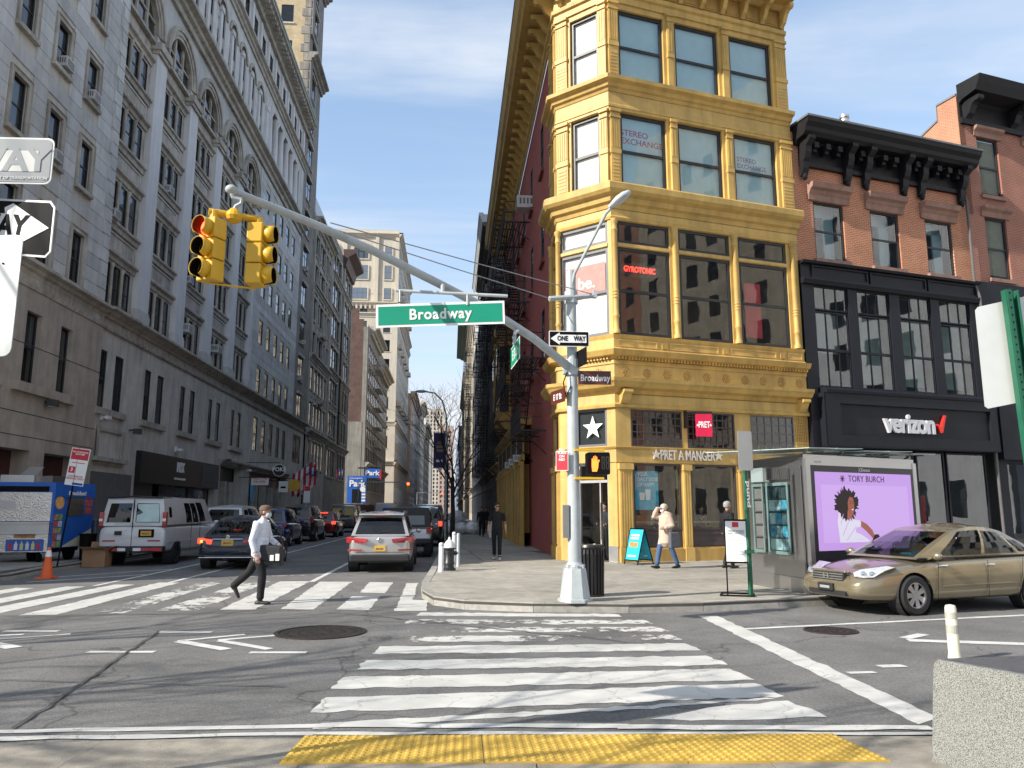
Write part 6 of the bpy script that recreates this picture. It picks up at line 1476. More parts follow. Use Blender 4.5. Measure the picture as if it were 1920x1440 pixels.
# small signs on the pole
FP = Fr((2.1, 13.05), (1, 0), (0, -1))
s = thing('one_way_sign', 'small black one way sign with white arrow pointing left', 'sign', (2.03, 13.03, 4.5)); obj('plate', plate(FP, -.43, .28, 4.48, 4.76, .03, SGW, .006, .02), SGW, s); obj('field', plate(FP, -.415, .265, 4.495, 4.745, .034, SBK, .003, .015), SBK, s)
obj('arrow', poly(FP, [(-.4, 4.62), (-.24, 4.73), (-.24, 4.69), (.23, 4.69), (.23, 4.55), (-.24, 4.55), (-.24, 4.51)], .036), SGW, s); onface(FP, s, 'one', -.19, .042, 4.62, SBK).scale = (.72, 1, .9); onface(FP, s, 'way', .11, .042, 4.62, SBK).scale = (.72, 1, .9)
s = thing('one_way_sign', 'narrow one way sign turned sideways just under the other', 'sign', (2.2, 13.0, 4.3)); FQ = Fr((2.2, 13.1), (.2, -.98), (.98, .2)); obj('plate', plate(FQ, -.1, .4, 4.12, 4.42, 0, SBK, .008), SBK, s); obj('arrow', poly(FQ, [(-.05, 4.22), (.35, 4.22), (.35, 4.34), (-.05, 4.34)], .002), SGW, s)
s = thing('street_name_sign', 'brown Broadway sign fixed to the right of the signal pole', 'street sign', (2.4, 13.05, 3.9)); obj('plate', plate(FP, .08, .66, 3.82, 4.06, .0, SGB, .008), SGB, s); onface(FP, s, 'bw2', .38, .004, 3.93, SGW).scale = (.86, 1, .95)
s = thing('street_name_sign', 'brown side street sign fixed to the left of the signal pole', 'street sign', (1.98, 13.1, 3.6)); FQ2 = Fr((1.94, 13.05), (-.3, .95), (-.95, -.3)); obj('plate', plate(FQ2, 0, .55, 3.52, 3.76, 0, SGB, .008), SGB, s); onface(FQ2, s, 'e17', .28, .004, 3.63, SGW).scale = (.8, 1, .9)
s = thing('small_sign', 'small red and white sign on the left of the signal pole', 'sign', (1.97, 13.06, 2.5)); FQ3 = Fr((1.98, 13.08), (-.9, .4), (-.4, -.9)); obj('plate', plate(FQ3, -.02, .2, 2.33, 2.66, .02, SGW, .006), SGW, s); obj('field', plate(FQ3, -.01, .19, 2.34, 2.65, .024, REDS, .003), REDS, s); onface(FQ3, s, 'dont', .09, .027, 2.6, SGW).scale = (.8, 1, .75)
s = thing('pedestrian_signal', 'pedestrian signal showing a lit orange hand', 'pedestrian signal', (2.5, 13.05, 2.4))
obj('housing', plate(FP, .21, .6, 2.26, 2.64, .06, SBK, .22, .03), SBK, s); obj('bracket', MB().box(2.1, 2.62, 13.02, 13.1, 2.66, 2.7).box(2.1, 2.6, 13.02, 13.1, 2.18, 2.22), SIG, s)
HND = [(.29, 2.31), (.37, 2.31), (.39, 2.37), (.4, 2.46), (.42, 2.5), (.405, 2.515), (.385, 2.49), (.38, 2.47), (.378, 2.56), (.365, 2.565), (.358, 2.5), (.352, 2.58), (.338, 2.58), (.335, 2.5), (.325, 2.57), (.312, 2.565), (.312, 2.49), (.298, 2.54), (.286, 2.53), (.282, 2.42)]
obj('hand', poly(FP, HND, .062), emat('hand_orange', (1, .16, .02), 4.0), s)
DIG = mat('digit_unlit', (.06, .055, .05), .5)
mb = MB()
for u in (.455, .53):
    for a in ((0, 0, .05, .015), (0, .1, .05, .115), (0, .2, .05, .215), (0, 0, .012, .2), (.04, 0, .052, .2)): FP.box(mb, u + a[0], u + a[2], .06, .064, 2.35 + a[1], 2.35 + a[3])
obj('digits', mb, DIG, s)
# litter bin
BIN = mat('bin_black', (.014, .014, .015), .35, var=.2, scale=6)
bx_, by_ = 2.53, 14.02
s = thing('litter_bin', 'black slatted litter bin right behind the signal pole', 'bin', (bx_, by_, .15))
obj('liner', MB().lathe([(.19, .03), (.2, .85)], (bx_, by_, .15), 18), DARKIN, s)
for k in range(22):
    a = 2 * math.pi * k / 22; pr = [(.2, .02), (.212, .06), (.225, .6), (.232, .74), (.218, .84)]; mb = MB(); w = .02
    L_ = [[(bx_ + (r + q) * math.cos(a) - s_ * w * math.sin(a), by_ + (r + q) * math.sin(a) + s_ * w * math.cos(a), .15 + z) for q, s_ in ((0, -1), (.012, -1), (.012, 1), (0, 1))] for r, z in pr]
    obj('slat', mb.loft(L_), BIN, s)
obj('rim', MB().lathe([(.235, .82), (.25, .86), (.235, .9), (.15, .91), (.14, .88), (.2, .84)], (bx_, by_, .15), 24), BIN, s, smooth=True)
obj('foot', MB().lathe([(.23, 0), (.23, .04), (.2, .05)], (bx_, by_, .15), 24), BIN, s)
# A-frame board
ABL = mat('board_cyan', (.02, .5, .68), .45, var=.2, scale=3)
s = thing('a_board', 'blue folding pavement board in front of the shop window', 'pavement sign', (5.35, 22.1, .15)); FA = Fr((5.02, 22.0), (.45, .12), (-.35, -.93))
for k, (t0, t1) in enumerate(((-.12, .22), (.62, .28))):
    q = [FA.p(0, 0, 0), FA.p(0, 0, 0)]
    base = [(4.98, 22.25), (5.24, 21.75)] if k == 0 else [(5.45, 22.55), (5.78, 22.05)]; top = [(5.22, 22.4), (5.5, 21.9)]
    mb = MB(); w = Vector((.03, .02, 0)); A = [(*base[0], .15), (*base[1], .15), (*top[1], 1.14), (*top[0], 1.14)]
    obj('leg_frame', MB().tube([A[0], A[3]], .018, 6).tube([A[1], A[2]], .018, 6).tube([A[3], A[2]], .018, 6).tube([tuple(Vector(A[0]).lerp(Vector(A[3]), .12)), tuple(Vector(A[1]).lerp(Vector(A[2]), .12))], .018, 6), SBK, s)
    P = [Vector(A[0]).lerp(Vector(A[3]), .13), Vector(A[1]).lerp(Vector(A[2]), .13), Vector(A[1]).lerp(Vector(A[2]), .98), Vector(A[0]).lerp(Vector(A[3]), .98)]
    n_ = (P[1] - P[0]).cross(P[3] - P[0]).normalized() * .006; bd = obj('board', MB().prism([tuple(p - n_) for p in P], [tuple(p + n_) for p in P]), ABL, s)
    for zz, hh, mm in ((.78, .06, WHT), (.68, .06, WHT), (.42, .16, mat('food_orange', (.6, .22, .05), .6, var=.5, scale=18)), (.1, .05, WHT)):
        for side in (-1, 1):
            c = [P[0].lerp(P[3], zz).lerp(P[1].lerp(P[2], zz), .15), P[0].lerp(P[3], zz).lerp(P[1].lerp(P[2], zz), .75), P[0].lerp(P[3], zz + hh).lerp(P[1].lerp(P[2], zz + hh), .75), P[0].lerp(P[3], zz + hh).lerp(P[1].lerp(P[2], zz + hh), .15)]
            obj('print', MB().quad(*[tuple(p + n_ * side * 1.3) for p in c]), mm, bd, fix=False).matrix_parent_inverse = Matrix()
# framed notice on a stand
s = thing('notice_stand', 'white framed notice on a black floor stand beside the green post', 'sign stand', (5.15, 13.8, .15)); FT = Fr((4.98, 13.9), (.93, -.36), (-.36, -.93))
obj('base', MB().tube([FT.p(-.12, .12, .165), FT.p(-.12, -.3, .165), FT.p(.46, -.3, .165), FT.p(.46, .12, .165), FT.p(-.12, .12, .165)], .016, 6), SBK, s)
mb = MB(); FT.box(mb, -.01, .015, -.02, .0, .16, 1.5); FT.box(mb, .36, .385, -.02, .0, .16, 1.5); FT.box(mb, -.01, .385, -.02, .012, 1.47, 1.5); FT.box(mb, -.01, .385, -.02, .012, .72, .75); obj('frame', mb, SBK, s)
obj('board', plate(FT, .01, .365, .75, 1.47, .008, SGW), SGW, s); onface(FT, s, 'menu', .19, .01, 1.27, SBK).scale = (.95, 1, .9); obj('print', plate(FT, .13, .24, 1.36, 1.45, .012, REDS, .003), REDS, s)
mb = MB()
for k in range(6): FT.box(mb, .07 + .02 * (k % 2), .31, .008, .011, 1.12 - .05 * k, 1.13 - .05 * k)
obj('small_print', mb, mat('print_grey', (.35, .33, .33), .7), s)
# sign post seen from behind
s = thing('sign_post', 'green sign post with the blank back of a tall sign beside the kiosk', 'sign post', (5.33, 13.75, .15)); FZ = Fr((5.36, 13.75), (.94, .34), (.34, -.94))
mb = MB(); FZ.box(mb, -.03, .03, -.04, .02, .15, 3.05); mb.box(5.28, 5.42, 13.66, 13.8, .9, .96); obj('post', mb, GPO, s); obj('plate', plate(FZ, -.17, .16, 2.38, 3.1, .03, ALU, .006, .03), ALU, s)
o = onface(FZ, s, 'punj', 0.02, .035, 1.95, WHT, 'graffiti'); o.rotation_euler = (0, R(90), facing(FZ.n)); o.scale = (1.2, 1, .55)
# ------------------------------------------------------------------ newsstand kiosk with the big screen
KST = mat('brushed_steel', (.46, .46, .46), .3, metal=.9, var=.04, scale=2)
KA, KB_ = (6.55, 13.93), (6.27, 16.02); KD = Vector((.9056, .424)); KL_ = 3.35
ks = thing('newsstand', 'stainless steel newsstand kiosk with glass roof and magazine display', 'kiosk', (7.8, 15.5, .15))
FK = Fr(KA, KD, (.424, -.9056)); FM = Fr(KA, (KB_[0] - KA[0], KB_[1] - KA[1]), (-.99, -.13))
def kp(name, mb, m, **k): return obj(name, mb, m, ks, **k)
q = [KA, tuple(Vector(KA) + KD * KL_), tuple(Vector(KB_) + KD * KL_), KB_]; c_ = sum((Vector(p) for p in q), Vector((0, 0))) / 4
ins = lambda k: [tuple(c_ + (Vector(p) - c_) * k) for p in q]
kp('shell', MB().prism([(*p, .15) for p in ins(.985)], [(*p, 2.62) for p in ins(.985)]), KST); kp('plinth', MB().prism([(*p, .15) for p in ins(1.0)], [(*p, .42) for p in ins(1.0)]), KST)
kp('roof_frame', MB().prism([(*p, 2.62) for p in ins(1.0)], [(*p, 2.7) for p in ins(1.0)]), KST)
RG = glassmat('roof_glass', (.6, .75, .72), .1, .1)
n_ = 5
for k in range(n_):
    a, b = -.25 + (KL_ + .5) * k / n_ + .015, -.25 + (KL_ + .5) * (k + 1) / n_ - .015; t = .02 * (k % 2)
    kp('roof_pane', MB().hexa([FK.p(a, .35, 2.78 + t), FK.p(b, .35, 2.8 + t), FK.p(b, -2.3, 2.86 + t), FK.p(a, -2.3, 2.86 + t), FK.p(a, .35, 2.79 + t), FK.p(b, .35, 2.81 + t), FK.p(b, -2.3, 2.87 + t), FK.p(a, -2.3, 2.87 + t)]), mat('frosted_roof', (.55, .68, .65), .3), fix=True)
mb = MB()
for u in (.1, 1.1, 2.2, 3.2): mb.tube([FK.p(u, -.1, 2.7), FK.p(u, .05, 2.79)], .02, 6)
kp('roof_bracket', mb, KST)
mb = MB(); FK.box(mb, .0, .12, -.02, .05, .15, 2.62); FK.box(mb, KL_ - .12, KL_, -.02, .05, .15, 2.62); FK.box(mb, .12, KL_ - .12, -.02, .04, 2.5, 2.62); kp('corner_post', mb, KST)
mb = MB(); FK.box(mb, .12, KL_ - .12, 0, .05, .75, 2.5); kp('screen_bezel', mb, mat('bezel', (.02, .02, .026), .3))
mb = MB(); FK.box(mb, .0, KL_, .02, .04, .15, .75); kp('apron', mb, mat('apron_dark', (.08, .08, .085), .4, metal=.5))
LIL = emat('screen_lilac', (.6, .36, .85), .8); LIL2 = emat('screen_lilac_light', (.66, .43, .9), .8)
sc_ = thing('advert_screen', 'big lilac advertising screen with a curly haired figure in white', 'screen', FK.p(1.67, .06, 1.6))
def sp(name, pts, d, m): return obj(name, poly(FK, pts, d, .0015), m, sc_)
X0, X1, Z0, Z1 = .22, KL_ - .22, .92, 2.38
sp('backdrop', [(X0, Z0), (X1, Z0), (X1, Z1), (X0, Z1)], .052, LIL); sp('picture', [(X0 + .15, Z0 + .14), (X1 - .15, Z0 + .14), (X1 - .15, Z1 - .24), (X0 + .15, Z1 - .24)], .0545, LIL2)
onface(FK, sc_, 'tory', 1.72, .058, Z1 - .12, mat('ink', (.04, .03, .05), .5)); 
o = onface(FK, sc_, 'jcd', 1.67, .056, 2.44, SGW)
mb = MB()
for k in range(4):
    a = math.pi / 4 * k; c, s2 = math.cos(a), math.sin(a); mb.prism([FK.p(1.0 + x * c - y * s2, .056, Z1 - .12 + x * s2 + y * c) for x, y in ((-.07, -.008), (.07, -.008), (.07, .008), (-.07, .008))], [FK.p(1.0 + x * c - y * s2, .058, Z1 - .12 + x * s2 + y * c) for x, y in ((-.07, -.008), (.07, -.008), (.07, .008), (-.07, .008))])
obj('emblem', mb, mat('ink', (.04, .03, .05), .5), sc_)
WSH = emat('screen_white', (.75, .72, .85), .84); SKN = emat('screen_skin', (.42, .14, .1), .7); HAI = emat('screen_hair', (.02, .006, .008), .5)
sp('sleeve', [(.82, Z0 + .14), (.78, 1.45), (.83, 1.62), (.95, 1.66), (1.1, 1.6), (1.2, 1.5), (1.42, 1.47), (1.46, 1.42), (1.46, 1.36), (1.3, 1.33), (1.28, 1.25), (1.45, 1.2), (1.7, 1.08), (1.62, Z0 + .14)], .057, WSH)
hp = []
rh = random.Random(5)
for k in range(72):
    a = 2 * math.pi * k / 72; r = .31 + rh.uniform(-.05, .07); hp.append((1.07 + r * 1.0 * math.cos(a), 1.78 + r * .95 * math.sin(a)))
sp('hair', hp, .059, HAI); sp('neck', [(1.06, 1.5), (1.2, 1.5), (1.2, 1.62), (1.08, 1.66)], .0605, SKN)
for a, b, c, d in ((.9, 1.2, 1.12, 1.5), (1.0, 1.1, 1.3, 1.36), (1.1, 1.55, 1.4, 1.45), (1.3, 1.12, 1.5, 1.12), (.86, 1.4, .95, 1.6)): sp('fold', [(a, b), (c, d), (c + .012, d - .006), (a + .014, b - .004)], .0595, LIL)
for u in (1.18, 1.25): sp('eye', [(u - .02, 1.785), (u + .02, 1.785), (u + .015, 1.797), (u - .015, 1.797)], .063, HAI); sp('brow', [(u - .025, 1.82), (u + .025, 1.825), (u + .02, 1.833), (u - .02, 1.83)], .063, HAI); sp('face', [(1.14, 1.56), (1.2, 1.55), (1.26, 1.62), (1.28, 1.7), (1.29, 1.8), (1.26, 1.9), (1.16, 1.92), (1.1, 1.82), (1.1, 1.64)], .061, SKN); sp('smile', [(1.2, 1.66), (1.26, 1.67), (1.26, 1.69), (1.21, 1.685)], .063, WSH)
sp('hand', [(1.44, 1.36), (1.46, 1.46), (1.62, 1.4), (1.78, 1.28), (1.84, 1.16), (1.78, 1.12), (1.68, 1.2), (1.6, 1.26)], .061, SKN); sp('bag', [(1.76, 1.1), (1.84, 1.2), (1.95, 1.2), (2.02, 1.1), (1.98, Z0 + .12), (1.7, Z0 + .12)], .063, HAI)
mb = MB()
for k, z in ((0, 1.56), (1, 1.32)): pass
kp('lettering', MB().join(T['id'], Matrix.Translation(FK.p(.35, .045, 2.56)) @ Matrix.Rotation(facing(FK.n), 4, 'Z')), SGW, fix=False)
# magazine side
mb = MB(); FM.box(mb, .1, .42, .0, .03, .5, 2.5); kp('panel', mb, KST)
PIC = mat('magazine_covers', (.5, .55, .58), .4, var=.6, scale=9); PIB = mat('magazine_blue', (.12, .4, .55), .4, var=.6, scale=12)
mb = MB(); FM.wall(mb, .5, 1.3, .82, 2.2, [(.56, 1.24, .88, 2.14)], .05, .06); kp('display_frame', mb, mat('display_green', (.22, .33, .32), .35, metal=.4))
mb = MB(); FM.wall(mb, 1.42, 1.85, .82, 2.2, [(1.47, 1.8, .88, 2.14)], .05, .06); kp('display_frame', mb, mat('display_green', (.22, .33, .32), .35, metal=.4))
for r_ in range(5):
    z = .9 + .25 * r_
    for c in range(3):
        u = .58 + .22 * c; mb = MB(); FM.box(mb, u, u + .2, .01, .03, z, z + .21); kp('magazine', mb, rnd.choice([PIC, PIB, SGW, PIC, mat('magazine_dark', (.1, .11, .12), .4, var=.5, scale=14)]))
    mb = MB(); FM.box(mb, .56, 1.24, .0, .045, z - .025, z - .005); FM.box(mb, 1.47, 1.8, .0, .045, z - .025, z - .005); kp('shelf', mb, KST)
    mb = MB(); FM.box(mb, 1.5, 1.77, .01, .03, z, z + .2); kp('magazine', mb, rnd.choice([GRYP, PIC, GRYP]))
mb = MB(); FM.box(mb, .56, 1.24, .05, .055, .88, 2.14); kp('display_glass', mb, glassmat('case_glass', (.85, .95, .95), .05, .02))
mb = MB()
for k in range(12): FM.box(mb, .5 + .065 * k, .54 + .065 * k, .02, .05, 2.26, 2.5)
kp('shutter', mb, KST)
mb = MB(); FM.box(mb, 1.42, 1.85, .02, .05, 2.24, 2.52); kp('light_panel', mb, emat('panel_light', (.8, .95, .9), .5))
mb = MB(); FM.box(mb, 1.34, 1.37, .03, .09, 1.1, 1.8); kp('handle', mb, KST)
# ------------------------------------------------------------------ near signs, granite block, delineator
FW = Fr((-2.9, 4.8), (1, 0), (0, -1))
sp_ = thing('sign_post', 'green post outside the left edge carrying the near signs', 'sign post', (-3.02, 4.86, 0)); obj('post', MB().box(-3.06, -3.0, 4.83, 4.9, 0, 4.1), GPO, sp_)
SGG = mat('sign_shade_grey', (.3, .32, .33), .5, var=.06, scale=2); SWF = mat('sign_shade_white', (.62, .63, .6), .5)  # shade on the reflective sheeting is put into these two sign colours
FW1 = Fr((-2.9, 4.8), (.999, -.03), (-.03, -.999))
s = thing('one_way_sign', 'one way sign painted in shade greys at the left edge, topmost of the stack', 'sign', (-2.9, 4.8, 3.8)); obj('plate', plate(FW1, -.55, .36, 3.68, 3.99, 0, SGW, .006, .04), SGW, s); obj('field', plate(FW1, -.54, .348, 3.692, 3.978, .003, SGG, .002, .035), SGG, s); obj('panel', plate(FW1, -.4, .27, 3.76, 3.9, .005, SWF, .002), SWF, s); onface(FW1, s, 'wayb', .09, .006, 3.83, SGG).scale = (1.25, 1, 1.2)
onface(FW1, s, 'one', -.25, .006, 3.83, SGG).scale = (1.4, .2, 1.5)
obj('small_print', MB().join(T['ave'], Matrix.Translation(FW1.p(.17, .006, 3.715)) @ Matrix.Rotation(facing(FW1.n), 4, 'Z')), SGW, s, fix=False)
FW2 = Fr((-2.95, 4.95), (.93, -.37), (-.37, -.93))
s = thing('one_way_sign', 'black one way sign with white arrow pointing right at the left edge', 'sign', (-2.9, 4.8, 3.4))
rM = lambda u: -.06 * 0
def tl(fr, pts, k): return [(u, z - k * u) for u, z in pts]
K2 = .16
obj('plate', poly(fr := FW2, tl(FW2, [(-.45, 3.27), (.46, 3.27), (.5, 3.31), (.5, 3.6), (.46, 3.64), (-.45, 3.64)], K2), -.006, .006), SGW, s); obj('field', poly(FW2, tl(FW2, [(-.45, 3.285), (.455, 3.285), (.485, 3.315), (.485, 3.595), (.455, 3.625), (-.45, 3.625)], K2), .001), SBK, s)
obj('arrow', poly(FW2, tl(FW2, [(-.44, 3.38), (.1, 3.38), (.08, 3.33), (.15, 3.3), (.475, 3.46), (.16, 3.61), (.09, 3.58), (.1, 3.54), (-.44, 3.54)], K2), .005), SGW, s); o = onface(FW2, s, 'wayb', .07, .0095, 3.455 - K2 * .07, SBK); o.rotation_euler = (0, R(9), facing(FW2.n)); o.scale = (1.15, 1, 1.12)
o = onface(FW2, s, 'one', -.27, .0095, 3.455 + K2 * .27, SBK); o.rotation_euler = (0, R(9), facing(FW2.n)); o.scale = (1.3, .2, 1.4)
FW3 = Fr((-2.9, 4.72), (.97, -.2), (-.2, -.97))
s = thing('blank_sign', 'blank aluminium back of a sign at the left edge, lowest of the stack', 'sign', (-2.8, 4.7, 2.9)); obj('plate', plate(FW3, -.35, .31, 2.55, 3.3, 0, SWF, .006, .05), mat('sign_back', (.62, .63, .6), .35, metal=.35, var=.06), s)
mb = MB()
for u, z in ((.2, 3.12), (.18, 2.95), (.17, 2.85), (.17, 2.74), (.15, 2.65), (.05, 2.62)): mb.lathe([(.007, 0), (.005, .004)], FW3.p(u, .004, z), 8, axis='y')
obj('rivet', mb, SBK, s)
FY = Fr((3.76, 5.12), (.955, -.3), (-.3, -.955)); K3 = -.19
s = thing('blank_sign', 'blank aluminium back of a wide sign at the right edge', 'sign', (4.0, 5.0, 2.7)); obj('plate', poly(FY, tl(FY, [(0.02, 2.36), (.62, 2.36), (.62, 3.1), (.02, 3.1), (0, 3.08), (0, 2.38)], K3), 0, .005), mat('sign_back', (.62, .63, .6), .35, metal=.35, var=.06), s)
s = thing('sign_post', 'green perforated steel post at the right edge', 'sign post', (4.05, 5.05, 0))
mb = MB(); b0, b1 = Vector((4.04, 5.0, 0)), Vector((3.95, 5.0, 3.2))
for x0, x1, y0, y1 in ((-.045, .045, .02, .028), (-.05, -.042, -.02, .028), (.042, .05, -.02, .028)): mb.hexa([tuple(b0 + Vector((x, y, 0))) for x, y in ((x0, y0), (x1, y0), (x1, y1), (x0, y1))] + [tuple(b1 + Vector((x, y, 0))) for x, y in ((x0, y0), (x1, y0), (x1, y1), (x0, y1))])
mb.hexa([tuple(b0 + Vector((x, y, 0))) for x, y in ((-.045, -.028), (-.01, -.028), (-.01, -.02), (-.045, -.02))] + [tuple(b1 + Vector((x, y, 0))) for x, y in ((-.045, -.028), (-.01, -.028), (-.01, -.02), (-.045, -.02))])
obj('channel', mb, GPO, s)
mb = MB()
for k in range(60): p = b0.lerp(b1, (k + .5) / 60) + Vector((-.028, -.0285, 0)); mb.box(p.x - .005, p.x + .005, p.y - .001, p.y, p.z - .006, p.z + .006)
tag(obj('hole', mb, SBK, s), kind='stuff')
def granite():
    m, t, N, L, b = nt('speckled_granite'); geo = N.new('ShaderNodeNewGeometry')
    v = N.new('ShaderNodeTexNoise'); v.inputs['Scale'].default_value = 170; v.inputs['Detail'].default_value = 3; L.new(geo.outputs['Position'], v.inputs['Vector'])
    c = N.new('ShaderNodeValToRGB'); e = c.color_ramp.elements; e[0].position = .36; e[0].color = (.06, .06, .055, 1); e[1].position = .6; e[1].color = (.3, .305, .275, 1); L.new(v.outputs[0], c.inputs[0])
    L.new(c.outputs[0], b.inputs['Base Color']); b.inputs['Roughness'].default_value = .8
    bp = N.new('ShaderNodeBump'); bp.inputs['Strength'].default_value = .6; bp.inputs['Distance'].default_value = .01; L.new(v.outputs[0], bp.inputs['Height']); L.new(bp.outputs[0], b.inputs['Normal']); return m
s = thing('granite_block', 'big speckled granite security block at the lower right corner', 'stone block', (4, 5, 0))
g0 = [(3.2, 5.2), (3.75, 3.9), (5.2, 4.3), (4.9, 5.45)]
g1 = [(3.31, 5.27), (3.86, 3.95), (5.2, 4.4), (4.9, 5.42)]; cg = Vector((4.3, 4.8))
L_ = [[(*p, 0) for p in g0], [(*p, .6) for p in g1], [(*(Vector(p) + (cg - Vector(p)).normalized() * .012), .63) for p in g1], [(*(Vector(p) + (cg - Vector(p)).normalized() * .03), .645) for p in g1]]
obj('block', MB().loft(L_), granite(), s); obj('polished_top', MB().prism([(*(Vector(p) + (cg - Vector(p)).normalized() * .03), .645) for p in g1], [(*(Vector(p) + (cg - Vector(p)).normalized() * .035), .652) for p in g1]), mat('polished_granite', (.12, .12, .125), .35, var=.3, scale=30), s)
s = thing('delineator_post', 'pale yellow flexible delineator post behind the granite block', 'delineator', (5.63, 8.55, 0)); obj('tube', MB().lathe([(.075, 0), (.07, .04), (.062, .08), (.06, .57), (.05, .6), (.01, .61)], (5.63, 8.55, 0), 16), mat('delineator_plastic', (.7, .68, .52), .5, var=.05), s, smooth=True)
obj('reflective_band', MB().lathe([(.064, 0), (.064, .09)], (5.63, 8.55, .3), 16), mat('band_grey', (.42, .42, .36), .4), s); obj('reflective_band', MB().lathe([(.064, 0), (.064, .07)], (5.63, 8.55, .46), 16), mat('band_grey', (.42, .42, .36), .4), s)
# hydrant and bollards
HYB = mat('hydrant_black', (.02, .02, .022), .4, var=.2, scale=9); HYW = mat('hydrant_silver', (.66, .67, .68), .45, var=.08)
hx, hy = -.02, 20.25
s = thing('fire_hydrant', 'black fire hydrant with silver cap near the kerb', 'fire hydrant', (hx, hy, .15))
obj('barrel', MB().lathe([(.17, 0), (.17, .05), (.13, .07), (.12, .14), (.14, .15), (.14, .2), (.125, .22), (.125, .52), (.16, .53), (.16, .57)], (hx, hy, .15), 20), HYB, s, smooth=True); obj('bonnet', MB().lathe([(.16, .57), (.15, .62), (.11, .7), (.06, .76), (.03, .78), (.03, .83), (.01, .84)], (hx, hy, .15), 20), HYW, s, smooth=True)
for dx, dy in ((-1, 0), (1, 0), (0, -1)): obj('nozzle', MB().cyl((hx + dx * .1, hy + dy * .1, .58), (hx + dx * .2, hy + dy * .2, .58), .055, .05).cyl((hx + dx * .2, hy + dy * .2, .58), (hx + dx * .23, hy + dy * .23, .58), .02), HYB, s)
BOL = mat('bollard_white', (.68, .69, .7), .5, var=.08, scale=5)
for x, y, r, hgt, lb in ((-.22, 19.75, .062, .72, 'white steel bollard in front of the hydrant'), (.1, 21.0, .05, .95, 'slim white bollard behind the hydrant'), (.22, 21.6, .045, .9, 'slim grey bollard a little farther behind the hydrant')):
    s = thing('bollard', lb, 'bollard', (x, y, .15)); obj('post', MB().lathe([(r * 1.15, 0), (r, .02), (r, hgt - .04), (r * .8, hgt - .01), (.01, hgt)], (x, y, .15), 14), BOL if r > .046 else POLE, s, smooth=True)
    obj('cap', MB().lathe([(r * 1.06, hgt - .08), (r * 1.06, hgt - .05)], (x, y, .15), 14), POLE, s)
s = thing('sign_post', 'slim black sign post by the kerb in front of the bare tree', 'sign post', (-.2, 30, .15)); obj('post', MB().box(-.16, -.1, 30, 30.05, .15, 3.6), SBK, s); obj('cap', MB().box(-.17, -.09, 29.99, 30.06, 3.6, 3.63), SBK, s)
# no standing sign
FNS = Fr((-10.74, 22.5), (1, .05), (.05, -1)); K4 = .13
s = thing('parking_sign', 'tall red and white parking sign leaning above the food cart', 'sign', (-10.5, 22.5, .15))
obj('post', MB().tube([(-10.75, 22.55, .15), (-10.52, 22.53, 2.3), (-10.42, 22.53, 3.4)], .022, 6), SBK, s)
tlt = Matrix.Translation((-10.74, 22.5, 2.38)) @ Matrix.Rotation(R(7), 4, Vector((0, 1, 0))) @ Matrix.Translation((10.74, -22.5, -2.38))
for nm, mbq, mm in (('plate', plate(FNS, 0, .5, 2.38, 3.42, 0, SGW, .01), SGW), ('red_field', plate(FNS, .02, .48, 3.1, 3.4, .003, REDS, .003), REDS), ('red_square', plate(FNS, .03, .2, 2.72, 2.9, .003, REDS, .003), REDS), ('blue_strip', plate(FNS, .2, .48, 2.4, 2.46, .003, mat('strip_blue', (.03, .04, .25), .5), .003), mat('strip_blue', (.03, .04, .25), .5))): obj(nm, mbq.xf(tlt), mm, s)
for k, u, z, mm, sc__ in (('nostand', .25, 3.28, SGW, .8), ('three', .11, 2.81, SGW, .7), ('comm', .25, 2.6, REDS, 1.0)):
    obj('lettering', MB().join(T[k], tlt @ Matrix.Translation(FNS.p(u, .008, z)) @ Matrix.Rotation(facing(FNS.n), 4, 'Z') @ Matrix.Scale(sc__, 4)), mm, s, fix=False)
obj('arrow', plate(FNS, .08, .42, 3.13, 3.15, .005, SGW, .003).join(plate(FNS, .08, .42, 3.0, 3.02, .005, REDS, .003)).xf(tlt), REDS, s)
# ------------------------------------------------------------------ food cart
DIA = mat('diamond_plate', (.6, .58, .55), .25, metal=1.0, var=.1, scale=6, bump=.5, bscale=22); CBL = mat('cart_blue', (.02, .12, .48), .45, var=.1, scale=3)
FCa = Fr((-13.6, 24.05), (1.7, .3), (.17, -.985)); FCb = Fr((-11.86, 24.35), (.33, 1.85), (.985, -.17))
s = thing('food_cart', 'silver and blue breakfast food cart at the left kerb', 'food cart', (-12.4, 25, .15))
c4 = [FCa.p(0, 0, 0)[:2], FCa.p(1.766, 0, 0)[:2], FCb.p(1.88, 0, 0)[:2], (-13.3, 26.4)]
obj('body', MB().prism([(*p, .55) for p in c4], [(*p, 2.42) for p in c4]), CBL, s)
mb = MB(); FCa.box(mb, .05, 1.7, 0, .03, 1.35, 2.2); obj('side_panel', mb, DIA, s)
mb = MB(); FCa.box(mb, -.05, 1.72, 0, .12, 1.0, 1.3); FCa.box(mb, -.05, 1.74, 0, .22, 1.28, 1.33); FCa.box(mb, -.05, 1.74, .02, .2, .98, 1.01); obj('shelf', mb, KST, s)
mb = MB(); FCa.box(mb, .3, 1.7, 0, .04, .45, .98); obj('lower_panel', mb, DIA, s)
mb = MB(); FCa.box(mb, -.3, .3, 0, .35, .35, 1.0); obj('grill_box', mb, KST, s)
mb = MB(); FCa.box(mb, .15, 1.6, 0, .015, 2.22, 2.38); obj('serving_slot', mb, SBK, s)
mb = MB(); FCa.box(mb, .6, 1.6, .04, .05, .48, .82); bpn = obj('bottle_banner', mb, CBL, s)
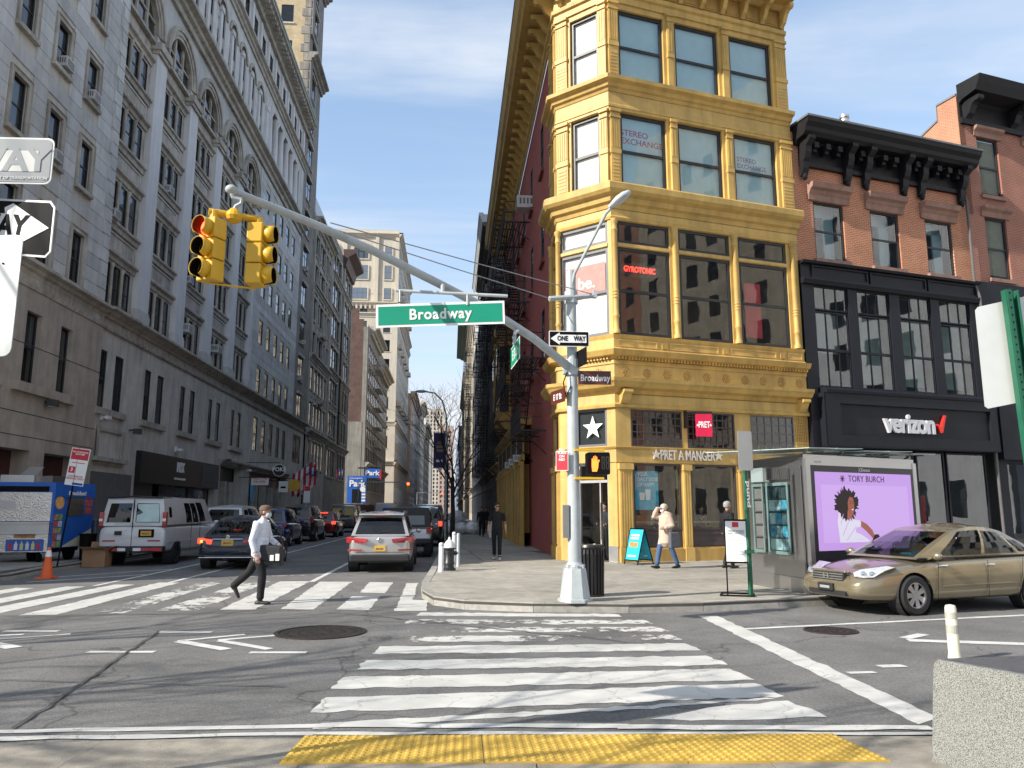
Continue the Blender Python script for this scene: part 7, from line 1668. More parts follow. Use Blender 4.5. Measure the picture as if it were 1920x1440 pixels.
for k in range(6):
    u = .72 + .15 * k; mb = MB(); FCa.box(mb, u - .045, u + .045, .05, .056, .52, .7); FCa.box(mb, u - .018, u + .018, .05, .056, .7, .76); obj('printed_bottle', mb, [mat('bottle_red', (.5, .03, .04), .5), mat('bottle_white', (.7, .7, .72), .5), mat('bottle_yellow', (.7, .6, .2), .5)][k % 3 if k < 3 else (k + 1) % 3], s)
mb = MB(); FCa.box(mb, .8, 1.35, .04, .06, .86, 1.2); obj('menu_picture', mb, mat('food_print', (.5, .25, .12), .5, var=.6, scale=9), s)
mb = MB(); FCa.box(mb, .35, .75, .03, .035, 1.7, 1.95); obj('notice', mb, KST, s)
mb = MB(); FCb.box(mb, .6, 1.35, 0, .02, 1.5, 2.06); obj('window', mb, mat('cart_window', (.1, .09, .07), .15, spec=.8), s)
mb = MB(); FCb.box(mb, .0, 1.9, 0, .03, 2.08, 2.32); obj('header', mb, CBL, s); onface(FCb, s, 'brk', 1.0, .035, 2.19, SGW).scale = (1.25, 1, 1)
obj('cream_wedge', poly(FCb, [(.45, .57), (1.85, .57), (1.85, 1.1)], .004, .004), mat('wedge_cream', (.65, .62, .42), .5), s)
n = 16; obj('burger_print', poly(FCb, [(.25 + .2 * math.cos(2 * math.pi * k / n), 1.9 + .2 * math.sin(2 * math.pi * k / n)) for k in range(n)], .004, .004), mat('burger', (.75, .4, .15), .5, var=.5, scale=12), s)
for k in range(5):
    for j in range(2): mb = MB(); FCb.box(mb, .05 + .2 * j, .22 + .2 * j, .003, .008, 1.38 - .2 * k, 1.55 - .2 * k); obj('menu_picture', mb, [mat('food_print', (.5, .25, .12), .5), mat('food_green', (.25, .4, .12), .5, var=.6, scale=12), mat('food_red', (.5, .1, .06), .5, var=.6, scale=12), PIC][(k * 2 + j) % 4], s)
for k in range(3): mb = MB(); FCb.box(mb, 1.45, 1.8, .003, .008, 1.55 + .24 * k, 1.75 + .24 * k); obj('menu_picture', mb, mat('food_red', (.5, .1, .06), .5), s)
obj('roof', MB().prism([(*(Vector(p) * 1.0), 2.42) for p in c4], [(*p, 2.5) for p in c4]), CBL, s)
mb = MB(); FCa.box(mb, .2, 1.1, -.9, -.2, 2.5, 2.72); FCb.box(mb, .1, .9, -.9, -.2, 2.5, 2.7); obj('roof_duct', mb, KST, s)
obj('roof_flap', MB().prism([FCa.p(.6, -.2, 2.6), FCa.p(1.05, -.2, 2.6), FCa.p(1.25, -.5, 2.98), FCa.p(.85, -.5, 2.98)], [FCa.p(.6, -.22, 2.6), FCa.p(1.05, -.22, 2.6), FCa.p(1.25, -.52, 2.98), FCa.p(.85, -.52, 2.98)]), KST, s)
def lwheel(parent, c, r, w, ax='x'):
    o = obj('wheel', MB().lathe([(r * .6, -w / 2), (r, -w / 2), (r, w / 2), (r * .6, w / 2)], c, 18, axis=ax), SBK, parent); obj('hub', MB().lathe([(.01, -w / 2 + .01), (r * .6, -w / 2 + .01), (r * .6, w / 2 - .01), (.01, w / 2 - .01)], c, 14, axis=ax), ALU, o).matrix_parent_inverse = Matrix()
lwheel(s, (-12.6, 24.9, .42), .27, .14); lwheel(s, (-11.9, 25.6, .42), .27, .14); lwheel(s, (-12.15, 24.35, .28), .13, .06); lwheel(s, (-11.6, 25.9, .28), .13, .06)
obj('chassis', MB().box(-13.3, -11.9, 24.5, 26.2, .42, .56), SBK, s)
mb = MB(); FCb.box(mb, 1.95, 2.7, -.5, .1, .95, 1.35); FCb.box(mb, 1.92, 2.73, -.53, .13, 1.33, 1.37); obj('sink_tray', mb, KST, s)
s = thing('crate_stack', 'stack of dark crates and a bin behind the traffic cone', 'crates', (-11, 25.9, .15))
for k in range(3): obj('crate', MB().box(-11.35 + .05 * k, -10.75 + .05 * k, 26.2, 26.7, .15 + .28 * k, .41 + .28 * k), SBK, s)
obj('bin', MB().lathe([(.2, 0), (.24, .75), (.26, .76), (.26, .8)], (-11.3, 25.5, .15), 16), SBK, s)
s = thing('traffic_cone', 'orange traffic cone standing in the road by the food cart', 'traffic cone', (-9.95, 20.4, 0)); CON = mat('cone_orange', (.75, .12, .02), .5, var=.1)
obj('base', MB().box(-10.14, -9.76, 20.21, 20.59, .005, .04), CON, s); obj('body', MB().lathe([(.14, .04), (.09, .4), (.04, .74), (.025, .76)], (-9.95, 20.4, 0), 20), CON, s, smooth=True); obj('collar', MB().lathe([(.077, .53), (.052, .68)], (-9.95, 20.4, 0), 20), SGW, s, smooth=True)
CDB = mat('cardboard', (.3, .18, .1), .85, var=.12, scale=4)
s = thing('cardboard_box', 'open brown cardboard box behind the white van', 'box', (-10.5, 24.4, 0)); obj('carton', MB().box(-10.85, -10.2, 24.2, 24.7, .01, .5), CDB, s)
for P in ([(-10.85, 24.2, .5), (-10.2, 24.2, .5), (-10.15, 24.02, .58), (-10.88, 24.02, .6)], [(-10.2, 24.2, .5), (-10.2, 24.7, .5), (-9.98, 24.72, .62), (-9.98, 24.2, .6)], [(-10.85, 24.7, .5), (-10.2, 24.7, .5), (-10.2, 24.75, .72), (-10.85, 24.75, .72)]): obj('flap', MB().prism(P, [(a, b, c + .008) for a, b, c in P]), CDB, s)
# ------------------------------------------------------------------ signs over the left pavement
def disc(name, label, c, r, m, rim, y, tk=None, tm=None):
    s = thing(name, label, 'hanging sign', c); fr = Fr((c[0], c[1]), (1, 0), (0, -1)); n = 24
    e = lambda q: [(q * math.cos(2 * math.pi * k / n), c[2] + q * math.sin(2 * math.pi * k / n)) for k in range(n)]
    obj('rim', poly(fr, e(r), -.05, .1), rim, s); obj('panel', poly(fr, e(r * .9), .05, .01), m, s); obj('arm', MB().tube([(c[0], c[1], c[2] + r), (c[0], c[1], c[2] + r + .1), (-15, c[1], c[2] + r + .1)], .025, 6), SBK, s)
    if tk: onface(fr, s, tk, 0, .065, c[2] + .05, tm)
disc('round_sign', 'round black sign with white rim over the left pavement', (-12.6, 58, 4.6), .45, BLK, WHT, 58, 'poke', WHT)
disc('round_sign', 'round yellow sign over the left pavement', (-13.05, 66, 3.75), .5, mat('sign_yellow', (.65, .38, .04), .5), SIG, 66)
FO = Fr((-13.48, 56), (1, 0), (0, -1)); s = thing('hanging_sign', 'white rectangular restaurant sign over the left pavement', 'hanging sign', (-13.5, 56, 3.7)); obj('panel', plate(FO, -.6, .6, 3.45, 3.95, 0, SGW, .1), SGW, s); onface(FO, s, 'pdw', 0, .01, 3.8, REDS); obj('arm', MB().box(-15, -12.9, 56.05, 56.1, 3.98, 4.02), SBK, s)
FO = Fr((-13.11, 62), (1, 0), (0, -1)); s = thing('hanging_sign', 'small white square sign below the round black one', 'hanging sign', (-13.1, 62, 3.5)); obj('panel', plate(FO, -.35, .35, 3.1, 3.95, 0, SGW, .08), SGW, s); obj('arm', MB().box(-15, -12.8, 62.05, 62.1, 3.98, 4.02), SBK, s); obj('print', plate(FO, -.2, .2, 3.4, 3.55, .006, SBK, .004), SBK, s)
s = thing('shop_logo', 'blue drop shaped shop logo on the left facade', 'shop sign', (-14.9, 60, 3)); e = [(59.6 + .45 * math.cos(2 * math.pi * k / 20), 2.9 + (.95 if math.sin(2 * math.pi * k / 20) > 0 else .6) * math.sin(2 * math.pi * k / 20)) for k in range(20)]; obj('panel', poly(FL, e, .1, .08), mat('logo_blue', (.1, .4, .65), .5), s)
FLG = {'r': mat('flag_red', (.45, .03, .04), .8), 'w': mat('flag_white', (.7, .7, .7), .8), 'b': mat('flag_blue', (.03, .04, .2), .8)}
for y, lb in ((71, 'striped flag on a slanting pole, nearer of two on the left'), (73.5, 'striped flag on a slanting pole, farther of two on the left')):
    s = thing('flag', lb, 'flag', (-14, y, 5)); obj('pole', MB().tube([(-15, y, 4.2), (-12.2, y - .3, 6.3)], .035, 6), ALU, s)
    for k in range(7):
        mb = MB(); a0, a1 = k / 7, (k + 1) / 7; pts = []
        for t in range(9):
            u = t / 8; wv = .12 * math.sin(u * 7 + k * .6)
            A = Vector((-14.2 + 1.7 * a0, y - .25 + wv, 4.85 + 1.2 * a0 - u * (2.0))); B_ = Vector((-14.2 + 1.7 * a1, y - .25 + wv, 4.85 + 1.2 * a1 - u * 2.0)); pts.append((A, B_))
        for t in range(8): mb.quad(tuple(pts[t][0]), tuple(pts[t][1]), tuple(pts[t + 1][1]), tuple(pts[t + 1][0]))
        o = obj('stripe', mb, FLG['r'] if k % 2 == 0 else FLG['w'], s, fix=False)
    mb = MB()
    for t in range(3): mb.quad((-13.1, y - .3, 5.55 - .3 * t), (-12.5, y - .3, 6.0 - .3 * t), (-12.5, y - .3, 5.7 - .3 * t), (-13.1, y - .3, 5.25 - .3 * t))
    obj('canton', mb, FLG['b'], s, fix=False)
PKB = mat('park_blue', (.02, .12, .5), .5); FPk = Fr((-15.5, 130), (1, 0), (0, -1))
s = thing('parking_garage_sign', 'tall blue Park board at the car park entrance', 'sign', (-15.5, 130, 3)); obj('panel', plate(FPk, -1.6, 1.6, 2.9, 7.4, 0, PKB, .3), PKB, s); onface(FPk, s, 'park', 0, .05, 6.1, WHT).scale = (.95, 1, .95); onface(FPk, s, 'park2', -.2, .05, 7.0, WHT).scale = (.8, 1, .7); obj('doorway', plate(FPk, -.8, .6, 2.9, 5.2, .06, BLK, .1), BLK, s)
for k in range(4): obj('price_strip', plate(FPk, .8, 1.4, 3.2 + .5 * k, 3.5 + .5 * k, .05, WHT, .03), WHT, s)
n = 16; obj('emblem', poly(FPk, [(.95 + .45 * math.cos(2 * math.pi * k / n), 5.2 + .45 * math.sin(2 * math.pi * k / n)) for k in range(n)], .04, .03), WHT, s)
FPk2 = Fr((-12.85, 128), (1, 0), (0, -1)); s = thing('parking_garage_sign', 'small blue Park sign projecting over the pavement', 'sign', (-12.8, 128, 7)); obj('panel', plate(FPk2, -1.15, 1.15, 7.0, 8.5, 0, PKB, .3), PKB, s); onface(FPk2, s, 'park', 0, .05, 7.75, WHT).scale = (.8, 1, .7); obj('arm', MB().box(-15.2, -11.7, 128.1, 128.3, 8.5, 8.7), SBK, s); obj('red_edge', MB().box(-11.68, -11.4, 127.8, 128.6, 6.8, 8.3), REDS, s)
s = thing('sign_pole', 'white pole with small signs by the left car park', 'sign post', (-11.3, 105, .15)); obj('post', MB().box(-11.35, -11.25, 105, 105.1, .15, 7.5), POLE, s)
s = thing('parking_sign', 'small white parking sign by the left kerb beyond the flags', 'sign', (-11.3, 62, .15)); obj('post', MB().box(-11.35, -11.29, 62.3, 62.36, .15, 4.2), POLE, s); obj('plate', MB().box(-11.55, -11.05, 62.26, 62.29, 2.3, 3.6), SGW, s); obj('red_field', MB().box(-11.53, -11.07, 62.25, 62.26, 3.2, 3.58), REDS, s)
# lamp with banner
s = thing('street_lamp', 'tall street lamp with curved arm and a purple banner', 'street lamp', (-.3, 48.3, .15)); obj('post', MB().lathe([(.16, 0), (.12, .4), (.07, 6.4)], (-.3, 48.3, .15), 12), POLE, s, smooth=True)
obj('arm', MB().tube([(-.3, 48.3, 6.3), (-.35, 48.3, 7.6), (-.6, 48.3, 8.5), (-1.1, 48.3, 9.0), (-1.7, 48.3, 9.1)], .05, 8), POLE, s, smooth=True); obj('lamp_head', MB().ball((-1.95, 48.3, 9.1), (.36, .16, .1), 12, 8), POLE, s, smooth=True)
PUR = mat('banner_purple', (.03, .025, .12), .7, var=.15); s2 = thing('banner', 'dark purple banner with yellow lettering on the street lamp', 'banner', (-.75, 48.2, 5.4)); FBn = Fr((-.75, 48.25), (1, 0), (0, -1)); obj('cloth', plate(FBn, -.37, .37, 4.3, 6.45, 0, PUR, .01), PUR, s2); onface(FBn, s2, 'ban', 0, .01, 5.6, mat('banner_gold', (.6, .4, .08), .6)).scale = (.62, 1, 1.1)
mb = MB().box(-1.15, -.3, 48.2, 48.24, 6.45, 6.5).box(-1.15, -.3, 48.2, 48.24, 4.26, 4.3); obj('bracket', mb, POLE, s2)
obj('logo', plate(FBn, -.2, .2, 4.65, 4.8, .004, WHT, .003), WHT, s2)
# far signal lights
for x, y, z, lb in ((-5.2, 95, 4.6, 'distant red traffic light over the street'), (-2.2, 190, 5.5, 'farther red traffic light over the street')):
    s = thing('traffic_light', lb, 'traffic light', (x, y, z)); obj('housing', MB().box(x - .18, x + .18, y, y + .3, z - .5, z + .5), SIG, s); obj('lens', MB().lathe([(.01, -.02), (.16, -.01), (.16, .02)], (x, y, z + .3), 14, axis='y'), RL, s); obj('arm', MB().tube([(x, y + .1, z + .5), (x - 6, y + .1, z + .5), (x - 6, y + .1, .1)], .08, 6), POLE, s)
# bin bags
BAG = mat('bin_bag_clear', (.8, .81, .84), .3, var=.3, scale=5, bump=.6, bscale=9); BGD = mat('bin_bag_grey', (.22, .23, .26), .25, var=.4, scale=5, bump=.6, bscale=9)
rg = random.Random(4); bl = ['front left', 'front', 'front right', 'left', 'middle', 'right', 'back left', 'back', 'back right', 'top front', 'top', 'top back']
k = 0
for layer, n in ((0, 9), (1, 3)):
    for i in range(n):
        x, y = (-.15 + .78 * (i % 3), 51 + .75 * (i // 3)) if layer == 0 else (.35 + .1 * i, 51.2 + .6 * i); z = .15 + (.4 if layer == 0 else 1.1)
        mb = MB(); m_, n_ = 9, 12; rings = []
        for j in range(m_ + 1):
            a = -math.pi / 2 + math.pi * j / m_; kk = max(math.cos(a), .03)
            rings.append([(x + (.5 * kk) * math.cos(2 * math.pi * q / n_) * rg.uniform(.85, 1.12), y + .5 * kk * math.sin(2 * math.pi * q / n_) * rg.uniform(.85, 1.12), z + .42 * math.sin(a) * rg.uniform(.92, 1.1)) for q in range(n_)])
        o = obj('bin_bag', mb.loft(rings), BAG if rg.random() < .6 else BGD, smooth=True); tag(o, 'bulging translucent bin bag in the kerbside heap, %s' % bl[k], 'bin bag', 'heap of bin bags by the kerb'); k += 1
# ------------------------------------------------------------------ bare trees
BARK = mat('bark', (.035, .028, .022), .9, var=.3, scale=8, bump=.5, bscale=30)
def tree(x, y, h, seed, label, r0=.11, zb=.15, spread=1.0, fork=2.6, depth=5, twig=.006):
    rt = random.Random(seed); t = thing('bare_tree', label, 'tree', (x, y, zb), 0, None)
    tr = MB(); tr.tube([(x, y, zb - .1), (x + .03, y, zb + fork * .4), (x - .02, y + .02, zb + fork)], [r0 * 1.25, r0, r0 * .85], 9); obj('trunk', tr, BARK, t, smooth=True)
    br = MB()
    def grow(p, d, l, r, k):
        q = p + d * l * .5 + Vector((rt.gauss(0, .06), rt.gauss(0, .06), rt.gauss(0, .03))) * l; e = q + (d + Vector((rt.gauss(0, .15), rt.gauss(0, .15), .12))).normalized() * l * .5
        br.tube([tuple(p), tuple(q), tuple(e)], [r, r * .82, r * .6], 5 if k > 2 else 4)
        if k <= 0 or r < twig * .7: return
        for c in range(rt.choice([2, 3, 3])):
            ax = Vector((rt.gauss(0, 1), rt.gauss(0, 1), rt.gauss(0, .4))).normalized(); nd = (d + ax * .62 * spread + Vector((0, 0, .1))).normalized(); st = e if c < 2 else q
            grow(st, nd, l * rt.uniform(.6, .85), r * rt.uniform(.5, .62), k - 1)
    for c in range(4):
        a = 2 * math.pi * c / 4 + rt.uniform(-.5, .5); d = Vector((math.cos(a) * .6 * spread, math.sin(a) * .6 * spread, 1)).normalized()
        grow(Vector((x, y, zb + fork * (.75 + .08 * c))), d, (h - fork) * .38, r0 * .5, depth)
    obj('crown', br, BARK, t); return t
tree(.1, 44.5, 9.0, 3, 'bare street tree on the right pavement with thin spreading branches', .13, spread=1.15, fork=3.4)
tree(.2, 60, 8.5, 8, 'second bare street tree behind the bin bags', .12, fork=3.2, depth=4)
tree(-14.5, 4.5, 10.5, 21, 'bare square tree beyond the left edge casting branch shadows', .2, zb=0, spread=1.2, fork=3.0, depth=5)
tree(-8.0, 1.2, 8.5, 33, 'smaller bare square tree beyond the left edge near the camera', .14, zb=0, spread=1.1, fork=2.6, depth=4)
# ------------------------------------------------------------------ vehicles
def paint(name, col, metal=.5, rough=.3): return mat(name, col, rough, metal=metal, var=.04, scale=2, coat=1.0)
TYR = mat('tyre', (.018, .018, .019), .85, var=.15, scale=20); RIM = mat('alloy', (.5, .5, .51), .3, metal=.85); BPL = mat('black_plastic', (.02, .02, .022), .6); CHR = mat('chrome', (.75, .75, .76), .12, metal=1.0)
CGL = glassmat('car_glass', (.35, .38, .38), .01, .01); CGD = glassmat('car_glass_dark', (.07, .08, .09), .01, .01); TLR = mat('tail_lamp', (.35, .01, .012), .2, coat=1.0, var=.2, scale=15); TLL = emat('tail_lamp_lit', (1, .06, .03), 2.2); CIN = mat('car_interior', (.05, .047, .043), .85); HLG = mat('head_lamp', (.6, .62, .62), .12, metal=.4, var=.3, scale=20, coat=1.0); AMB = mat('amber_lens', (.6, .2, .02), .25)
PLY = mat('plate_yellow', (.62, .38, .06), .5); PLT = mat('plate_ink', (.03, .03, .12), .6)
def P4(c, u, v, b=(0, 0, 0)):
    a = Vector(c[0]).lerp(Vector(c[1]), u); d = Vector(c[3]).lerp(Vector(c[2]), u); p = a.lerp(d, v)
    return tuple(p + Vector(b[:3]) * (16 * u * (1 - u) * v * (1 - v)) + Vector((0, 0, (b[3] if len(b) > 3 else 0) * 4 * u * (1 - u) * (v if len(b) < 5 else 1))))
def patch(c, u0, u1, v0, v1, b, n=6, m=4, off=(0, 0, 0)):
    mb = MB(); g = [[tuple(Vector(P4(c, u0 + (u1 - u0) * i / n, v0 + (v1 - v0) * j / m, b)) + Vector(off)) for i in range(n + 1)] for j in range(m + 1)]
    for j in range(m):
        for i in range(n): mb.quad(g[j][i], g[j][i + 1], g[j + 1][i + 1], g[j + 1][i])
    return mb
def framed(c, wins, b, n=8):
    """patch with window openings wins = [(u0,u1,v0,v1)]: returns frame mesh and glass meshes"""
    us = sorted(set([0, 1] + [q for w in wins for q in w[:2]])); vs = sorted(set([0, 1] + [q for w in wins for q in w[2:]])); fr = MB()
    for i in range(len(us) - 1):
        for j in range(len(vs) - 1):
            cu, cv = (us[i] + us[i + 1]) / 2, (vs[j] + vs[j + 1]) / 2
            if any(w[0] < cu < w[1] and w[2] < cv < w[3] for w in wins): continue
            fr.join(patch(c, us[i], us[i + 1], vs[j], vs[j + 1], b, max(1, int(n * (us[i + 1] - us[i]) + .5)), 2))
    return fr, [patch(c, *w, b, 6, 4) for w in wins]
def wheel(t, x, y, r, w, spokes, rimm=RIM, dark=False):
    s = 1 if y > 0 else -1
    tp = [(r * .66, -w / 2), (r * .9, -w / 2), (r * .985, -w * .36), (r, -w * .2), (r, w * .2), (r * .985, w * .36), (r * .9, w / 2), (r * .66, w / 2), (r * .6, w * .3), (r * .6, -w * .3), (r * .66, -w / 2)]
    o = obj('wheel', MB().lathe(tp, (x, y, r), 28, axis='y', caps=False), TYR, t, world=False, smooth=True)
    mb = MB(); yo = y + s * w * .38
    mb.lathe([(r * .66, -s * .02), (r * .66, s * .01), (r * .6, s * .012), (r * .6, -s * .05)], (x, yo, r), 28, axis='y', caps=False); mb.lathe([(.005, s * .0), (r * .16, s * .0), (r * .18, -s * .04)], (x, yo, r), 14, axis='y')
    for k in range(spokes):
        a = 2 * math.pi * k / spokes; ca, sa = math.cos(a), math.sin(a); ww = r * .13 if spokes < 8 else r * .075; q = [(r * .12, -ww * .7), (r * .62, -ww * 1.15), (r * .62, ww * 1.15), (r * .12, ww * .7)]
        mb.prism([(x + p * ca - h * sa, yo - s * .035, r + p * sa + h * ca) for p, h in q], [(x + p * ca - h * sa, yo - s * .002 * (1 if p < r * .3 else 4), r + p * sa + h * ca) for p, h in q])
    obj('rim', mb, rimm, o, world=False); obj('brake_disc', MB().lathe([(.01, 0), (r * .5, 0), (r * .5, s * .01)], (x, y + s * w * .05, r), 18, axis='y'), BPL, o, world=False)
def car(label, cat, kind, loc, head, pm, gh, sidew, scale=(1, 1, 1), rear=(), front=(), spokes=5, glass=CGL, rearwin=(.08, .92, .1, .88), frontwin=(.06, .94, .06, .92), name='car', plate_z=.75, plate_y=0, bump=None, seats=True, roofm=None, fbump=None, rimm=RIM, mirror=True, tag_plate=True):
    body, wh, r, w = CARS[kind]
    t = thing(name, label, cat, (*loc, 0), math.atan2(head[1], head[0]), 'cars and vans along the streets'); t.scale = scale
    me = body.copy(); me.materials.clear(); me.materials.append(pm); me.polygons.foreach_set('use_smooth', [True] * len(me.polygons)); me.set_sharp_from_angle(angle=R(40)); put('body', me, t, world=False)
    arch = {'sedan': .07, 'suv': .05}.get(kind, .02)
    cb, ct, at_, ab = gh     # rear base, rear top, front top, front base: (x, half width, z)
    L_ = lambda p: (p[0], p[1], p[2]); Rr = lambda p: (p[0], -p[1], p[2])
    for s in (1, -1):
        S = L_ if s > 0 else Rr; c = [S(cb), S(ab), S(at_), S(ct)]
        f, gl = framed(c, sidew, (0, s * .05, 0, arch)); obj('side_frame', f, pm, t, world=False, smooth=True, fix=False)
        for q in gl: obj('side_window', q, glass, t, world=False, smooth=True, fix=False)
        tr = MB(); zt = [Vector(P4(c, u, .02, (0, s * .05, 0, arch))) + Vector((0, s * .006, 0)) for u in [i / 10 for i in range(11)]]; tr.tube([tuple(v) for v in zt], .012, 5); obj('window_trim', tr, BPL, t, world=False)
    f, gl = framed([Rr(ab), L_(ab), L_(at_), Rr(at_)], [frontwin], (.12, 0, .03)); obj('windscreen_frame', f, pm, t, world=False, smooth=True, fix=False); obj('windscreen', gl[0], glass if glass is CGL else CGL, t, world=False, smooth=True, fix=False)
    f, gl = framed([L_(cb), Rr(cb), Rr(ct), L_(ct)], [rearwin] if rearwin and not isinstance(rearwin, list) else (rearwin or []), (-.05, 0, .02)); obj('rear_frame', f, pm, t, world=False, smooth=True, fix=False)
    for q in gl: obj('rear_window', q, CGD, t, world=False, smooth=True, fix=False)
    obj('roof', patch([L_(ct), L_(at_), Rr(at_), Rr(ct)], 0, 1, 0, 1, (0, 0, .06, arch, 1), 8, 8), roofm or pm, t, world=False, smooth=True, fix=False)
    if seats:
        for x in (cb[0] * .4 + ab[0] * .6 - .25, cb[0] * .7 + ab[0] * .3):
            for y in (-.36, .36): mb = MB(); mb.box(x - .12, x + .08, y - .22, y + .22, .5, cb[2] + .22); mb.box(x - .12, x - .02, y - .12, y + .12, cb[2] + .22, cb[2] + .42); obj('seat', mb, CIN, t, world=False, bevel=.04)
    for x in wh:
        for s in (1, -1):
            wheel(t, x, s * (w / 2 - .11), r, .2, spokes, rimm)
            obj('wheel_well', MB().lathe([(.01, s * (w / 2 - .29)), (r * 1.155, s * (w / 2 - .29)), (r * 1.155, s * (w / 2 - .03))], (x, 0, r * .98), 24, axis='y', caps=False), BPL, t, world=False, fix=False)
    for nm, b, m_ in rear: obj(nm, MB().box(*b), m_, t, world=False, bevel=.015)
    for nm, b, m_ in front: obj(nm, MB().box(*b), m_, t, world=False, bevel=.015)
    if bump: obj('bumper', MB().box(*bump), BPL, t, world=False, bevel=.04)
    if tag_plate:
        o = obj('number_plate', MB().box(-.02, .01, plate_y - .155, plate_y + .155, plate_z - .075, plate_z + .075), PLY, t, world=False); q = obj('lettering', MB().join(T['plate'], Matrix.Translation((-.026, plate_y, plate_z - .01)) @ Matrix.Rotation(facing((-1, 0)), 4, 'Z') @ Matrix.Scale(.62, 4)), PLT, o, fix=False, world=False)
    if mirror:
        for s in (1, -1): x = ab[0] - .25; obj('mirror', MB().ball((x, s * (ab[1] + .18), ab[2] + .06), (.07, .1, .065), 10, 6).tube([(x, s * (ab[1] - .02), ab[2]), (x, s * (ab[1] + .12), ab[2] + .04)], .02, 6), pm, t, world=False, smooth=True)
    return t
GHS = ((.5, .74, .9), (1.3, .6, 1.3), (2.4, .61, 1.33), (3.42, .76, .87)); GHU = ((.1, .8, 1.0), (.5, .62, 1.56), (2.55, .64, 1.58), (3.42, .8, 1.0)); GHV = ((.03, .95, 1.2), (.14, .82, 2.02), (4.1, .82, 2.06), (4.95, .92, 1.2)); GHJ = ((.06, .79, 1.05), (.12, .7, 1.72), (2.5, .7, 1.74), (2.85, .78, 1.06))
SWS = [(.2, .45, .1, .86), (.48, .82, .08, .88)]; SWU = [(.1, .28, .12, .82), (.31, .56, .08, .86), (.59, .86, .08, .86)]
# gold saloon at the kerb
hd = Vector((-.966, -.259)); lf = Vector((.259, -.966)); fw = Vector((7.42, 12.22)); rc = fw - lf * .75 - hd * 3.55
GLD_ = paint('champagne_paint', (.3, .25, .16), .6, .25)
hon = car('champagne gold saloon parked in front of the lilac screen', 'car', 'sedan', tuple(rc), hd, GLD_, GHS, [(.06, .17, .14, .6), (.2, .48, .1, .86), (.51, .86, .08, .88)], spokes=7, plate_z=.8, scale=(1, 1, 1))
def hp_(nm, mb, m, **k): return obj(nm, mb, m, hon, world=False, **k)
for s in (1, -1):
    mb = MB(); q = [(4.28, .74, .6), (4.1, .79, .7), (3.92, .82, .75), (4.0, .74, .77), (4.3, .52, .71), (4.42, .46, .66), (4.44, .5, .6), (4.4, .62, .585)]
    mb.prism([(x + .035, s * (y + .02), z + .012) for x, y, z in q], [(x - .12, s * (y - .1), z - .02) for x, y, z in q]); o = hp_('headlight', mb, HLG)
    for x, y in ((4.33, .6), (4.24, .69)): obj('lamp_bowl', MB().ball((x + .045, s * (y + .01), .655), (.045, .045, .045), 10, 6), CHR, o, world=False)
    mb = MB().prism([(x + .037, s * (y + .024), z + .012) for x, y, z in ((4.1, .79, .7), (3.92, .82, .75), (4.0, .8, .73), (4.16, .765, .66))], [(x + .02, s * (y - .05), z) for x, y, z in ((4.1, .79, .7), (3.92, .82, .75), (4.0, .8, .73), (4.16, .765, .66))]); obj('indicator', mb, AMB, o, world=False)
    mb = MB().prism([(4.48, s * .38, .36), (4.4, s * .62, .36), (4.36, s * .68, .44), (4.46, s * .4, .38)], [(4.56, s * .38, .35), (4.46, s * .64, .35), (4.4, s * .7, .42), (4.54, s * .4, .37)]); hp_('fog_recess', mb, GLD_)
    for x in (1.9, 2.95):
        hp_('door_handle', MB().tube([(x - .1, s * .845, .76), (x - .06, s * .875, .77), (x + .06, s * .875, .77), (x + .1, s * .845, .76)], .014, 6), CHR)
    for pts in ([(3.12, .86, .25), (3.1, .868, .5), (3.06, .862, .82)], [(2.0, .86, .25), (2.0, .87, .5), (1.98, .866, .84)], [(1.15, .86, .86), (1.2, .868, .62), (1.3, .862, .3)]): hp_('door_gap', MB().tube([(x, s * (y - .001), z) for x, y, z in pts], .005, 4), SBK)
    hp_('rubbing_strip', MB().tube([(1.35, s * .858, .46), (2.0, s * .868, .46), (3.0, s * .866, .45)], .012, 5), GLD_)
mb = MB(); hp_('grille', mb.box(4.46, 4.56, -.36, .36, .52, .66), BPL, bevel=.03)
for k in range(3): hp_('grille_bar', MB().box(4.5, 4.568, -.34, .34, .545 + .04 * k, .56 + .04 * k), CHR)
hp_('grille_surround', MB().box(4.42, 4.55, -.4, .4, .655, .69), GLD_, bevel=.02)
mb = MB()
for u in (-.045, .045): mb.box(4.565, 4.585, u - .012, u + .012, .55, .64)
mb.box(4.565, 4.585, -.04, .04, .585, .603); hp_('emblem', mb, CHR)
hp_('lower_intake', MB().box(4.5, 4.585, -.42, .42, .3, .37), BPL); hp_('plate_holder', MB().box(4.56, 4.62, -.17, .17, .36, .48), BPL, bevel=.01); hp_('plate_slot', MB().box(4.62, 4.625, -.11, .11, .4, .44), ALU)
hp_('dashboard', MB().box(2.95, 3.3, -.62, .62, .84, .93), CIN); hp_('steering_wheel', MB().lathe([(.16, -.012), (.175, 0), (.16, .012), (.15, 0)], (2.85, .35, .98), 18, axis='x'), CIN); hp_('dash_paper', MB().box(3.0, 3.15, .2, .42, .931, .95), TEAL)
s_ = thing('person', 'driver in a dark cap inside the champagne saloon', 'person', tuple(rc + hd * 2.3 + lf * .36) + (.42,), math.atan2(hd.y, hd.x))
dm = PEOPLE['sitter'].copy(); o = put('body', dm, s_, world=False); o.scale = (.72, .72, .7); o.location = (-.1, 0, -.1)
obj('cap', MB().lathe([(.085, 0), (.085, .05), (.06, .085), (.01, .095)], (-.05, 0, .77), 14), SBK, s_, world=False, smooth=True)
